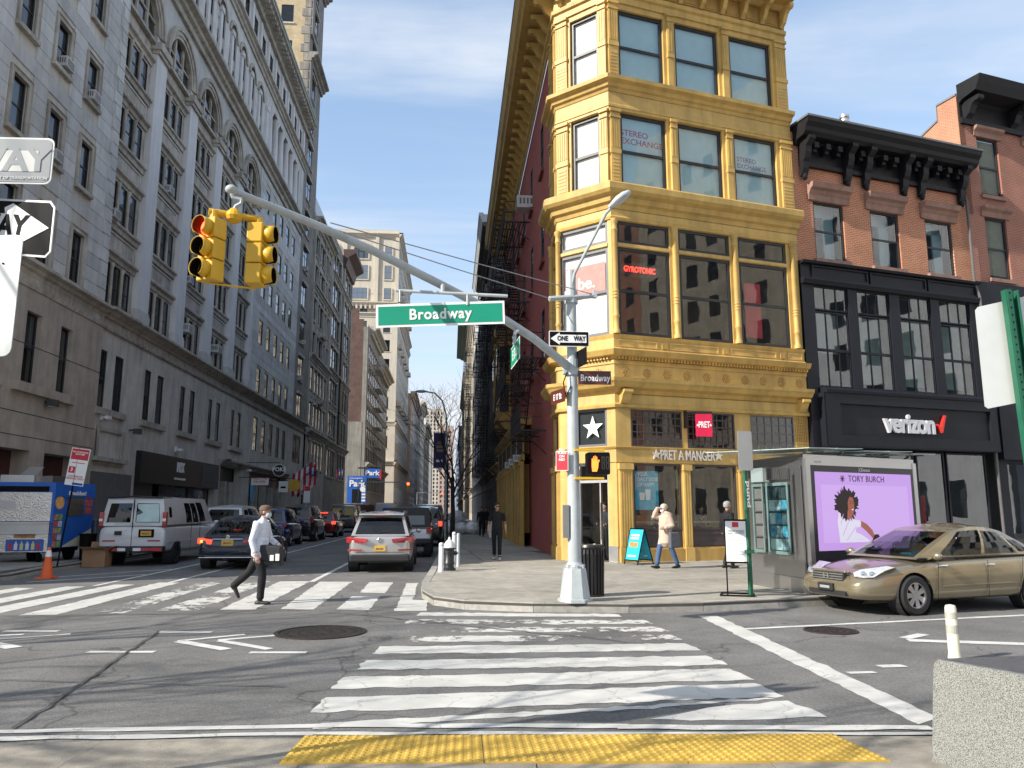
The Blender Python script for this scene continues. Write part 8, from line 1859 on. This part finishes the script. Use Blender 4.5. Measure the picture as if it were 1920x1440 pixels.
# dark saloon, seen from behind
NB = paint('midnight_paint', (.012, .02, .04), .4, .25)
nis = car('dark blue saloon with glowing brake lights behind the walking man', 'car', 'sedan', (-6.28, 22.75), (-.01, 1), NB, GHS, SWS, scale=(1.04, 1.06, 1.06), plate_z=.72, rear=[('boot_trim', (-.035, .0, -.4, .4, .8, .825), CHR)], tag_plate=True)
for s in (1, -1):
    lit = s > 0
    o = obj('tail_light', MB().hexa([(-.035, s * .42, .69), (.13, s * .82, .69), (.2, s * .6, .66), (.1, s * .42, .66), (-.035, s * .4, .79), (.13, s * .82, .84), (.2, s * .6, .85), (.1, s * .4, .8)]), TLL if lit else TLR, nis, world=False, bevel=.01)
    if lit: obj('indicator', MB().box(.02, .12, s * .66, s * .72, .72, .79), emat('amber_lit', (1, .4, .05), 2.5), o, world=False)
obj('brake_light', MB().box(.9, .93, -.11, .11, 1.02, 1.06), TLL, nis, world=False); obj('badge', MB().lathe([(.04, -.01), (.055, 0), (.04, .01)], (-.02, 0, .87), 16, axis='x'), CHR, nis, world=False); obj('chrome_strip', MB().box(-.02, .1, -.72, .72, .33, .345), CHR, nis, world=False)
# silver crossover, rear
SLV = paint('silver_paint', (.46, .44, .42), .6, .3)
tuc = car('silver compact crossover waiting in the right lane, rear towards us', 'car', 'suv', (-1.9, 21.45), (-.015, 1), SLV, GHU, SWU, scale=(1, .98, .985), plate_z=.66, bump=(-.04, .3, -.82, .82, .3, .5), glass=CGD, rearwin=(.06, .94, .06, .86))
for s in (1, -1):
    obj('tail_light', MB().hexa([(-.1, s * .36, .81), (.1, s * .93, .81), (.2, s * .6, .81), (.1, s * .4, .81), (-.1, s * .32, .91), (.1, s * .93, .97), (.2, s * .6, .97), (.1, s * .36, .92)]), TLR, tuc, world=False, bevel=.01)
    obj('reflector', MB().hexa([(-.06, s * .5, .6), (.06, s * .88, .6), (.1, s * .6, .6), (.05, s * .5, .6), (-.06, s * .5, .64), (.06, s * .88, .64), (.1, s * .6, .64), (.05, s * .5, .64)]), TLR, tuc, world=False)
    obj('roof_rail', MB().tube([(.55, s * .6, 1.6), (.7, s * .62, 1.65), (2.2, s * .63, 1.67), (2.5, s * .62, 1.62)], .018, 6), RIM, tuc, world=False)
obj('spoiler', MB().hexa([(.3, -.62, 1.56), (.3, .62, 1.56), (.6, .62, 1.58), (.6, -.62, 1.58), (.34, -.62, 1.6), (.34, .62, 1.6), (.6, .62, 1.62), (.6, -.62, 1.62)]), SLV, tuc, world=False); obj('badge', MB().lathe([(.06, -.01), (.075, 0), (.06, .01)], (-.012, 0, .88), 16, axis='x'), CHR, tuc, world=False)
obj('wiper', MB().tube([(.1, .05, 1.08), (.16, -.3, 1.13)], .012, 5), BPL, tuc, world=False); obj('high_brake_light', MB().box(.31, .36, -.16, .16, 1.535, 1.555), TLR, tuc, world=False); obj('tailgate_gap', MB().box(-.012, .05, -.66, .66, .555, .562), SBK, tuc, world=False)
# white van
WVN = paint('white_van_paint', (.58, .6, .62), .0, .4)
van = car('white panel van parked left of the dark saloon', 'van', 'van', (-9.62, 24.55), (.0, 1), WVN, GHV, [(.08, .13, .3, .68), (.4, .52, .08, .82), (.54, .66, .08, .82), (.69, .84, .1, .85)], rearwin=[(.08, .46, .12, .82), (.54, .92, .12, .82)], plate_z=.98, plate_y=-.42, name='van', glass=CGD, bump=(-.12, .15, -.98, .98, .42, .6), rimm=BPL, seats=False)
for s in (1, -1):
    obj('tail_light', MB().box(-.02, .12, s * .93 - .06, s * .93 + .06, 1.18, 1.62), TLR, van, world=False, bevel=.02); obj('reversing_light', MB().box(-.024, .1, s * .93 - .05, s * .93 + .05, 1.34, 1.42), SGW, van, world=False); obj('side_moulding', MB().box(.3, 4.2, s * .985, s * 1.01, .7, .76), WVN, van, world=False)
    for y0, y1, m_ in ((.1, .35, SGW), (.35, .62, TLR), (.62, .95, REDS)): obj('reflective_tape', MB().box(-.128, -.118, min(s * y0, s * y1) + .01, max(s * y0, s * y1) - .01, .46, .55), m_, van, world=False)
    obj('door_reflector', MB().box(-.012, .02, s * .66 - .18, s * .66 + .18, .74, .78), TLR, van, world=False)
obj('door_gap', MB().box(-.006, .06, -.006, .006, .6, 2.0), SBK, van, world=False); obj('plate_recess', MB().box(-.012, .02, -.65, -.2, .86, 1.1), SBK, van, world=False); obj('door_handle', MB().box(-.03, .02, .3, .5, .93, 1.05), BPL, van, world=False); obj('window_film', MB().quad((.0, -.1, 1.32), (.0, -.78, 1.32), (.07, -.72, 1.86), (.07, -.1, 1.86)), mat('window_film', (.45, .62, .62), .4), van, world=False, fix=False)
for x in (2.3, 3.2): obj('door_gap', MB().tube([(x, -1.004, .5), (x, -1.004, 1.2), (x, -.9, 1.9)], .006, 4), SBK, van, world=False)
obj('roof_edge', MB().tube([(.1, -.8, 2.05), (.06, 0, 2.09), (.1, .8, 2.05)], .03, 6), BPL, van, world=False)
# farther vehicles
def tails(t, z0, z1, y0, y1, lit=False, x=0.0):
    for s in (1, -1): obj('tail_light', MB().box(x - .03, x + .12, min(s * y0, s * y1), max(s * y0, s * y1), z0, z1), TLL if lit else TLR, t, world=False, bevel=.02)
jeep = car('black topped off-roader with white body beyond the silver crossover', 'car', 'jeep', (-1.5, 28.2), (0, 1), paint('white_jeep_paint', (.62, .63, .64), 0, .4), GHJ, [(.08, .4, .1, .85), (.44, .7, .08, .88), (.73, .95, .08, .88)], plate_z=.85, plate_y=.45, bump=(-.2, .1, -.82, .82, .5, .68), glass=CGD, roofm=BPL); tails(jeep, .85, 1.02, .64, .8)
obj('hard_top', MB().hexa([(.0, -.8, 1.07), (.0, .8, 1.07), (.05, .8, 1.07), (.05, -.8, 1.07), (.08, -.72, 1.76), (.08, .72, 1.76), (.14, .72, 1.76), (.14, -.72, 1.76)]), BPL, jeep, world=False); obj('rear_pane', MB().quad((-.005, -.58, 1.16), (-.005, .58, 1.16), (.07, .55, 1.62), (.07, -.55, 1.62)), mat('off_roader_rear_glass', (.09, .095, .1), .15, spec=.8), jeep, world=False, fix=False)
bs = car('black SUV with a red tail light third in the right lane', 'car', 'suv', (-1.25, 36.5), (0, 1), paint('black_paint', (.012, .012, .013), .2, .25), GHU, SWU, scale=(1, 1.03, 1.12), glass=CGD); tails(bs, .85, 1.05, .66, .84, True)
tv = car('dark box van with a pale roof farther up the right lane', 'van', 'van', (-1.5, 50), (0, 1), paint('dark_van_paint', (.05, .05, .055), .1, .4), GHV, [(.4, .52, .08, .82)], name='van', scale=(1, 1.1, 1.0), glass=CGD, roofm=WVN, seats=False); tails(tv, 1.1, 1.4, .85, .98)
wm = car('white minivan parked ahead of the white panel van', 'car', 'suv', (-8.95, 31.3), (0, 1), WVN, GHU, SWU, scale=(1.05, 1.03, 1.14), glass=CGD); tails(wm, .9, 1.2, .76, .9)
bsv = car('deep blue SUV parked behind the walking man', 'car', 'suv', (-8.4, 36.8), (0, 1), paint('blue_paint', (.012, .03, .14), .3, .25), GHU, SWU, scale=(1, 1, 1.08), glass=CGD); tails(bsv, .85, 1.0, .66, .84)
bk = car('big black SUV parked between the blue one and the red car', 'car', 'suv', (-8.3, 42.8), (0, 1), paint('black_paint', (.012, .012, .013), .2, .25), GHU, SWU, scale=(1.1, 1.06, 1.2), glass=CGD); tails(bk, .85, 1.15, .72, .86)
rdc = car('dark red hatchback with lit brake lights on the left', 'car', 'suv', (-8.1, 50.2), (0, 1), paint('red_paint', (.16, .008, .012), .3, .25), GHU, SWU, scale=(.95, .98, 1.0), glass=CGD); tails(rdc, .82, 1.0, .6, .86, True); obj('high_brake_light', MB().box(.28, .36, -.3, .3, 1.5, 1.56), TLL, rdc, world=False)
gv = car('dark van with boarded gold rear windows', 'van', 'van', (-8.3, 61), (0, 1), paint('dark_van_paint', (.05, .05, .055), .1, .4), GHV, [(.4, .52, .08, .82)], rearwin=[(.08, .46, .2, .8), (.54, .92, .2, .8)], name='van', glass=CGD, seats=False); tails(gv, .9, 1.2, .88, .98)
for s in (1, -1): obj('window_board', MB().hexa([(-.0, s * .46 - .36, 1.32), (-.0, s * .46 + .36, 1.32), (.02, s * .46 + .36, 1.32), (.02, s * .46 - .36, 1.32), (.07, s * .44 - .33, 1.86), (.07, s * .44 + .33, 1.86), (.1, s * .44 + .33, 1.86), (.1, s * .44 - .33, 1.86)]), mat('gold_board', (.5, .36, .12), .5), gv, world=False)
s = thing('skip_container', 'long rusty red skip by the left kerb before the post truck', 'container', (-9.6, 76, 0)); RST = mat('rusty_red', (.2, .07, .045), .7, var=.25, scale=2, streak=.3)
obj('bin', MB().hexa([(-11.2, 76, .2), (-8.0, 76, .2), (-8.0, 82, .2), (-11.2, 82, .2), (-11.3, 75.9, 2.25), (-7.9, 75.9, 2.25), (-7.9, 82.1, 2.25), (-11.3, 82.1, 2.25)]), RST, s)
for k in range(6): obj('rib', MB().box(-11.1 + .6 * k, -10.98 + .6 * k, 75.82, 76.0, .2, 2.2), RST, s)
obj('top_rail', MB().box(-11.35, -7.85, 75.85, 75.98, 2.2, 2.32), mat('rail_cream', (.5, .42, .36), .6), s)
s = thing('post_truck', 'white postal truck with blue emblem far down the left lane', 'truck', (-7.0, 84, 0))
obj('box', MB().box(-8.0, -5.9, 84, 88, .6, 2.5), WVN, s, bevel=.08); obj('cab', MB().box(-7.9, -6.0, 88, 90, .5, 2.0), WVN, s, bevel=.1); obj('emblem', MB().prism([(-7.3, 83.98, 1.5), (-6.6, 83.98, 1.5), (-6.5, 83.98, 1.95), (-7.2, 83.98, 1.95)], [(-7.3, 83.96, 1.5), (-6.6, 83.96, 1.5), (-6.5, 83.96, 1.95), (-7.2, 83.96, 1.95)]), PKB, s); obj('bumper', MB().box(-8.0, -5.9, 83.9, 84.1, .4, .6), BPL, s)
for x in (-7.7, -6.2):
    for y in (85, 89): obj('wheel', MB().lathe([(.2, -.12), (.38, -.12), (.38, .12), (.2, .12)], (x, y, .38), 18, axis='x'), TYR, s)
for x in (-7.9, -6.0): obj('tail_light', MB().box(x - .06, x + .06, 83.95, 84.02, .75, .95), TLR, s)
# ------------------------------------------------------------------ people
HAIR = mat('hair_dark', (.02, .013, .01), .7, var=.3, scale=30, bump=.5, bscale=60); EYE = mat('eye_dark', (.02, .015, .012), .2)
def person(label, key, x, y, z, head, group=None, sc_=1.0):
    t = thing('person', label, 'person', (x, y, z), math.atan2(head[1], head[0]), group); t.scale = (sc_,) * 3
    put('body', PEOPLE[key], t, world=False); return t
def face(t, hd, look=0):
    c, s = math.cos(look), math.sin(look)
    for e in (1, -1): x, y = .09, e * .031; obj('eye', MB().ball((hd[0] + x * c - y * s, hd[1] + x * s + y * c, hd[2] + .004), (.009, .011, .007), 8, 6), EYE, t, world=False)
def hair(t, hd, look=0, back=.0, m=None, low=-.03):
    c, s = math.cos(look), math.sin(look); mb = MB(); rings = []
    for z, rx, ry, off in ((low, .07, .078, -.035), (.0, .085, .083, -.03), (.05, .1, .088, -.018), (.09, .098, .08, -.008), (.125, .06, .05, -.005), (.135, .01, .01, 0)):
        rings.append([(hd[0] + (off + rx * math.cos(a)) * c - ry * math.sin(a) * s, hd[1] + (off + rx * math.cos(a)) * s + ry * math.sin(a) * c, hd[2] + z) for a in [2 * math.pi * k / 16 for k in range(16)]])
    obj('hair', mb.loft(rings), m or HAIR, t, world=False, smooth=True)
MASK = mat('face_mask', (.5, .6, .62), .8)
w = person('man in white shirt and cap with a face mask striding over the crosswalk', 'walker', -3.45, 14.6, 0, (.995, -.1))
hd = JW['head']; face(w, hd)
CAP = cloth('cap_brown', (.14, .09, .065))
obj('hair', MB().ball((hd[0] - .022, hd[1], hd[2] + .0), (.09, .08, .075), 14, 8), mat('hair_brown', (.1, .06, .04), .8), w, world=False, smooth=True)
obj('cap', MB().loft([[(hd[0] - .005 + rx * math.cos(a), hd[1] + ry * math.sin(a), hd[2] + z) for a in [2 * math.pi * k / 18 for k in range(18)]] for z, rx, ry in ((.035, .108, .088), (.06, .11, .09), (.1, .098, .08), (.125, .065, .055), (.135, .01, .01))]), CAP, w, world=False, smooth=True)
obj('cap_peak', MB().prism([(hd[0] + .08, hd[1] - .07, hd[2] + .04), (hd[0] + .15, hd[1] - .06, hd[2] + .05), (hd[0] + .185, hd[1], hd[2] + .055), (hd[0] + .15, hd[1] + .06, hd[2] + .05), (hd[0] + .08, hd[1] + .07, hd[2] + .04)], [(hd[0] + .08, hd[1] - .07, hd[2] + .052), (hd[0] + .15, hd[1] - .06, hd[2] + .06), (hd[0] + .185, hd[1], hd[2] + .064), (hd[0] + .15, hd[1] + .06, hd[2] + .06), (hd[0] + .08, hd[1] + .07, hd[2] + .052)]), CAP, w, world=False)
obj('face_mask', MB().ball((hd[0] + .055, hd[1], hd[2] - .045), (.058, .066, .06), 14, 8).tube([(hd[0] + .06, hd[1] - .06, hd[2] - .02), (hd[0], hd[1] - .082, hd[2] + .015)], .003, 4), MASK, w, world=False, smooth=True)
obj('collar', MB().lathe([(.07, 0), (.082, .01), (.072, .06), (.062, .055)], (.04, 0, 1.44), 16), WS, w, world=False, smooth=True)
BGM = cloth('bag_black', (.018, .018, .02), .6)
M_ = Matrix.Translation(Vector((-3.45, 14.6, 0))) @ Matrix.Rotation(math.atan2(-.1, .995), 4, 'Z')
b = thing('messenger_bag', 'black messenger bag with white labels under the walking man\'s arm', 'bag', tuple(M_ @ Vector((.25, -.12, .9))), math.atan2(-.1, .995))
bo = obj('bag_body', MB().hexa([(-.19, -.02, -.2), (.2, -.02, -.24), (.22, .14, -.24), (-.17, .14, -.2), (-.21, -.03, .14), (.17, -.03, .1), (.19, .14, .1), (-.19, .14, .14)]), BGM, b, world=False, bevel=.04)
obj('flap', MB().hexa([(-.2, -.05, -.12), (.19, -.05, -.15), (.19, -.02, -.15), (-.2, -.02, -.12), (-.22, -.05, .15), (.17, -.05, .11), (.18, .14, .12), (-.2, .14, .16)]), BGM, b, world=False, bevel=.02)
for u in (.0, .1): obj('label_patch', MB().box(u, u + .07, -.062, -.055, -.13, -.03 + u * .2), SGW, b, world=False)
obj('strap', MB().tube([(-.15, .05, .12), (-.2, .08, .35), (-.22, .14, .52), (-.12, .22, .56), (.05, .28, .4), (.14, .2, .12)], .016, 6), BGM, b, world=False)
wo = person('woman in a beige hooded coat and jeans shading her eyes', 'woman', 5.72, 20.5, .15, (-.93, -.36))
hd = JA['head']; face(wo, hd)
HAT = cloth('knit_hat', (.5, .44, .36)); obj('hat', MB().loft([[(hd[0] - .01 + rx * math.cos(a), hd[1] + ry * math.sin(a), hd[2] + z) for a in [2 * math.pi * k / 16 for k in range(16)]] for z, rx, ry in ((.01, .1, .085), (.05, .108, .09), (.09, .1, .084), (.13, .06, .05), (.14, .01, .01))]), HAT, wo, world=False, smooth=True)
obj('face_mask', MB().ball((hd[0] + .055, hd[1], hd[2] - .045), (.055, .062, .055), 14, 8), SGW, wo, world=False, smooth=True); obj('hood', MB().loft([[(-.06 + rx * math.cos(a), ry * math.sin(a), z + .03 * math.cos(a)) for a in [2 * math.pi * k / 14 for k in range(14)]] for z, rx, ry in ((1.36, .13, .15), (1.42, .15, .16), (1.47, .12, .13), (1.46, .07, .09))]), CO, wo, world=False, smooth=True)
M2 = Matrix.Translation(Vector((5.72, 20.5, .15))) @ Matrix.Rotation(math.atan2(-.36, -.93), 4, 'Z')
tb = thing('tote_bag', 'grey cloth tote hanging from the woman\'s arm', 'bag', tuple(M2 @ Vector((-.05, .27, .55))), math.atan2(-.36, -.93)); TOT = cloth('tote_grey', (.1, .1, .12))
obj('bag_body', MB().hexa([(-.19, -.04, 0), (.17, -.04, -.02), (.17, .1, -.02), (-.19, .1, 0), (-.15, -.03, .4), (.14, -.03, .4), (.14, .06, .4), (-.15, .06, .4)]), TOT, tb, world=False, bevel=.03); obj('strap', MB().tube([(-.12, 0, .4), (-.06, -.02, .56), (.04, -.03, .6), (.1, 0, .4)], .018, 6), TOT, tb, world=False)
pp = thing('paper_sheet', 'white folded paper in the woman\'s hand', 'paper', tuple(M2 @ Vector((.24, .16, 1.1))), math.atan2(-.36, -.93)); obj('sheet', MB().hexa([(-.02, -.03, -.1), (.02, .05, -.12), (.025, .05, -.12), (-.015, -.03, -.1), (.04, -.1, .1), (.08, -.02, .08), (.085, -.02, .08), (.045, -.1, .1)]), SGW, pp, world=False)
m = person('man in a black T-shirt and white trainers on the right pavement', 'blackshirt', 1.45, 24.4, .15, (-.12, -.99)); face(m, JB['head'], .5); hair(m, JB['head'], .5)
obj('sunglasses', MB().box(.1, .118, -.02, .1, 1.625, 1.655).xf(Matrix.Translation((.0, 0, 0))), SBK, m, world=False)
m = person('dark clothed pedestrian beyond the man in the black T-shirt', 'stroller', 1.85, 46.5, .15, (0, -1)); hair(m, (.025, 0, 1.63))
m = person('second dark clothed pedestrian farther along the right pavement', 'stroller', 2.4, 53, .15, (0, -1)); hair(m, (.025, 0, 1.63))
s = thing('a_board', 'small white pavement board beside the far pedestrian', 'pavement sign', (2.6, 45, .15)); obj('board', MB().hexa([(2.2, 44.8, .15), (2.75, 44.8, .15), (2.75, 44.85, .15), (2.2, 44.85, .15), (2.2, 45.05, 1.15), (2.75, 45.05, 1.15), (2.75, 45.1, 1.15), (2.2, 45.1, 1.15)]), SGW, s); obj('prop', MB().hexa([(2.2, 45.4, .15), (2.75, 45.4, .15), (2.75, 45.45, .15), (2.2, 45.45, .15), (2.2, 45.1, 1.15), (2.75, 45.1, 1.15), (2.75, 45.15, 1.15), (2.2, 45.15, 1.15)]), SBK, s)
m = person('customer in a dark jacket standing inside the shop doorway', 'stander', *FC.p(.95, -.9, .16)[:2], .16, (-.6, -.3)); hair(m, (.025, 0, 1.63))
m = person('customer sitting at the counter behind the blue poster', 'sitter', *FB.p(2.0, -1.15, 0)[:2], .5, (BD[1], -BD[0])); hair(m, JS['head'])
m = person('customer sitting behind the middle shop window', 'sitter', *FB.p(3.55, -1.1, 0)[:2], .5, (BD[1], -BD[0])); hair(m, JS['head'])
m = person('bald man in a dark jacket at the right edge', 'stander', *FB.p(14.6, 2.6, 0)[:2], .15, (-.9, -.4), sc_=1.02); face(m, (.025, 0, 1.63))
s = thing('shopping_bag', 'red shopping bag carried by the bald man', 'bag', FB.p(14.4, 2.9, .55)); p = FB.p(14.35, 2.95, .5); obj('bag_body', MB().box(p[0] - .16, p[0] + .16, p[1] - .06, p[1] + .06, .45, .85), REDS, s, bevel=.01); obj('handle', MB().tube([(p[0] - .08, p[1], .85), (p[0] - .05, p[1], 1.0), (p[0] + .05, p[1], 1.0), (p[0] + .08, p[1], .85)], .008, 5), REDS, s)
m = person('walker in dark trousers half hidden behind the notice stand', 'stroller', 7.35, 20.3, .15, (.95, .25)); hair(m, (.025, 0, 1.63), m=mat('hair_grey', (.3, .29, .28), .8))
m = person('vendor with grey hair behind the food cart', 'stander', -11.05, 28.0, .15, (-.3, -.9)); hair(m, (.025, 0, 1.63), m=mat('hair_grey', (.3, .29, .28), .8))
for x, y, z, l in ((FB.p(2.0, -1.25, 0)[0], FB.p(2.0, -1.25, 0)[1], .16, 'stool under the customer behind the blue poster'), (FB.p(3.55, -1.2, 0)[0], FB.p(3.55, -1.2, 0)[1], .16, 'stool under the customer behind the middle window')):
    s = thing('bar_stool', l, 'stool', (x, y, z)); obj('seat', MB().lathe([(.01, .72), (.18, .72), (.18, .77), (.01, .77)], (x, y, z), 16), WOOD, s); obj('leg', MB().cyl((x, y, z), (x, y, z + .72), .03), KST, s)
# ------------------------------------------------------------------ blocks across the square, behind the camera: seen only mirrored in glass and paint
for y0, y1, h, m, lb in [(-46, -24, 40, brickmat('square_brick', (.4, .16, .1), (.34, .13, .08), (.4, .3, .22), (0, 1, 0), .3, .1), 'red brick block across the square, farthest behind the camera'), (-24, -4, 46, CRM, 'cream stone block across the square, middle of three'), (-4, 14, 36, STP, 'white stone block across the square, nearest the brick houses')]:
    t = thing('square_building', lb, 'building', (56, (y0 + y1) / 2, 0)); fr = Fr((52, 0), (0, 1), (-1, 0))
    facade(fr, t, y0, y1, 0, h, [y0 + 2 + 3.0 * i for i in range(int((y1 - y0 - 1) / 3.0))], [(1.2, 4)] + [(6 + 4 * i, 8.4 + 4 * i) for i in range(int((h - 7) / 4))], m, 1.4, blind=False)
    obj('core', MB().box(53, 66, y0, y1, 0, h), m, t)
# ------------------------------------------------------------------ far-apart pieces of one part become parts of their own
def islands(me):
    n = len(me.vertices); par = list(range(n))
    def fd(a):
        while par[a] != a: par[a] = par[par[a]]; a = par[a]
        return a
    for e in me.edges:
        a, b = fd(e.vertices[0]), fd(e.vertices[1])
        if a != b: par[a] = b
    return [fd(i) for i in range(n)]
for o in list(C.objects):
    if o.type != 'MESH' or o.get('kind') or o.data.users > 1 or o.parent is None or len(o.data.vertices) > 6000 or o.name.split('.')[0] in ('lettering', 'small_print', 'crown', 'graffiti', 'body', 'stripe', 'course_joint'): continue
    me = o.data; isl = islands(me); roots = sorted(set(isl)); k = len(roots)
    if k < 2 or k > 400: continue
    ix = {r: i for i, r in enumerate(roots)}; lo = [[1e9] * 3 for _ in roots]; hi = [[-1e9] * 3 for _ in roots]
    for v, r in zip(me.vertices, isl):
        i = ix[r]
        for a in range(3): lo[i][a] = min(lo[i][a], v.co[a]); hi[i][a] = max(hi[i][a], v.co[a])
    size = [max(hi[i][a] - lo[i][a] for a in range(3)) for i in range(k)]; par = list(range(k))
    def fd(a):
        while par[a] != a: par[a] = par[par[a]]; a = par[a]
        return a
    for i in range(k):
        for j in range(i + 1, k):
            g = math.sqrt(sum(max(0, lo[i][a] - hi[j][a], lo[j][a] - hi[i][a]) ** 2 for a in range(3)))
            if g <= max(.019, .49 * max(size[i], size[j])): par[fd(i)] = fd(j)
    cl = sorted(set(fd(i) for i in range(k)))
    if len(cl) < 2: continue
    cof = {r: cl.index(fd(ix[r])) for r in roots}; kids = list(o.children)
    for c in range(len(cl)):
        vs = [i for i in range(len(isl)) if cof[isl[i]] == c]; mp_ = {v: q for q, v in enumerate(vs)}; ps = [p for p in me.polygons if cof[isl[p.vertices[0]]] == c]
        nm = bpy.data.meshes.new(me.name.split('.')[0]); nm.from_pydata([me.vertices[i].co for i in vs], [], [[mp_[v] for v in p.vertices] for p in ps])
        for q in me.materials: nm.materials.append(q)
        nm.polygons.foreach_set('use_smooth', [p.use_smooth for p in ps]); nm.polygons.foreach_set('material_index', [p.material_index for p in ps]); nm.update()
        if c == 0: first = nm; continue
        q = o.copy(); q.data = nm; C.objects.link(q)
    o.data = first
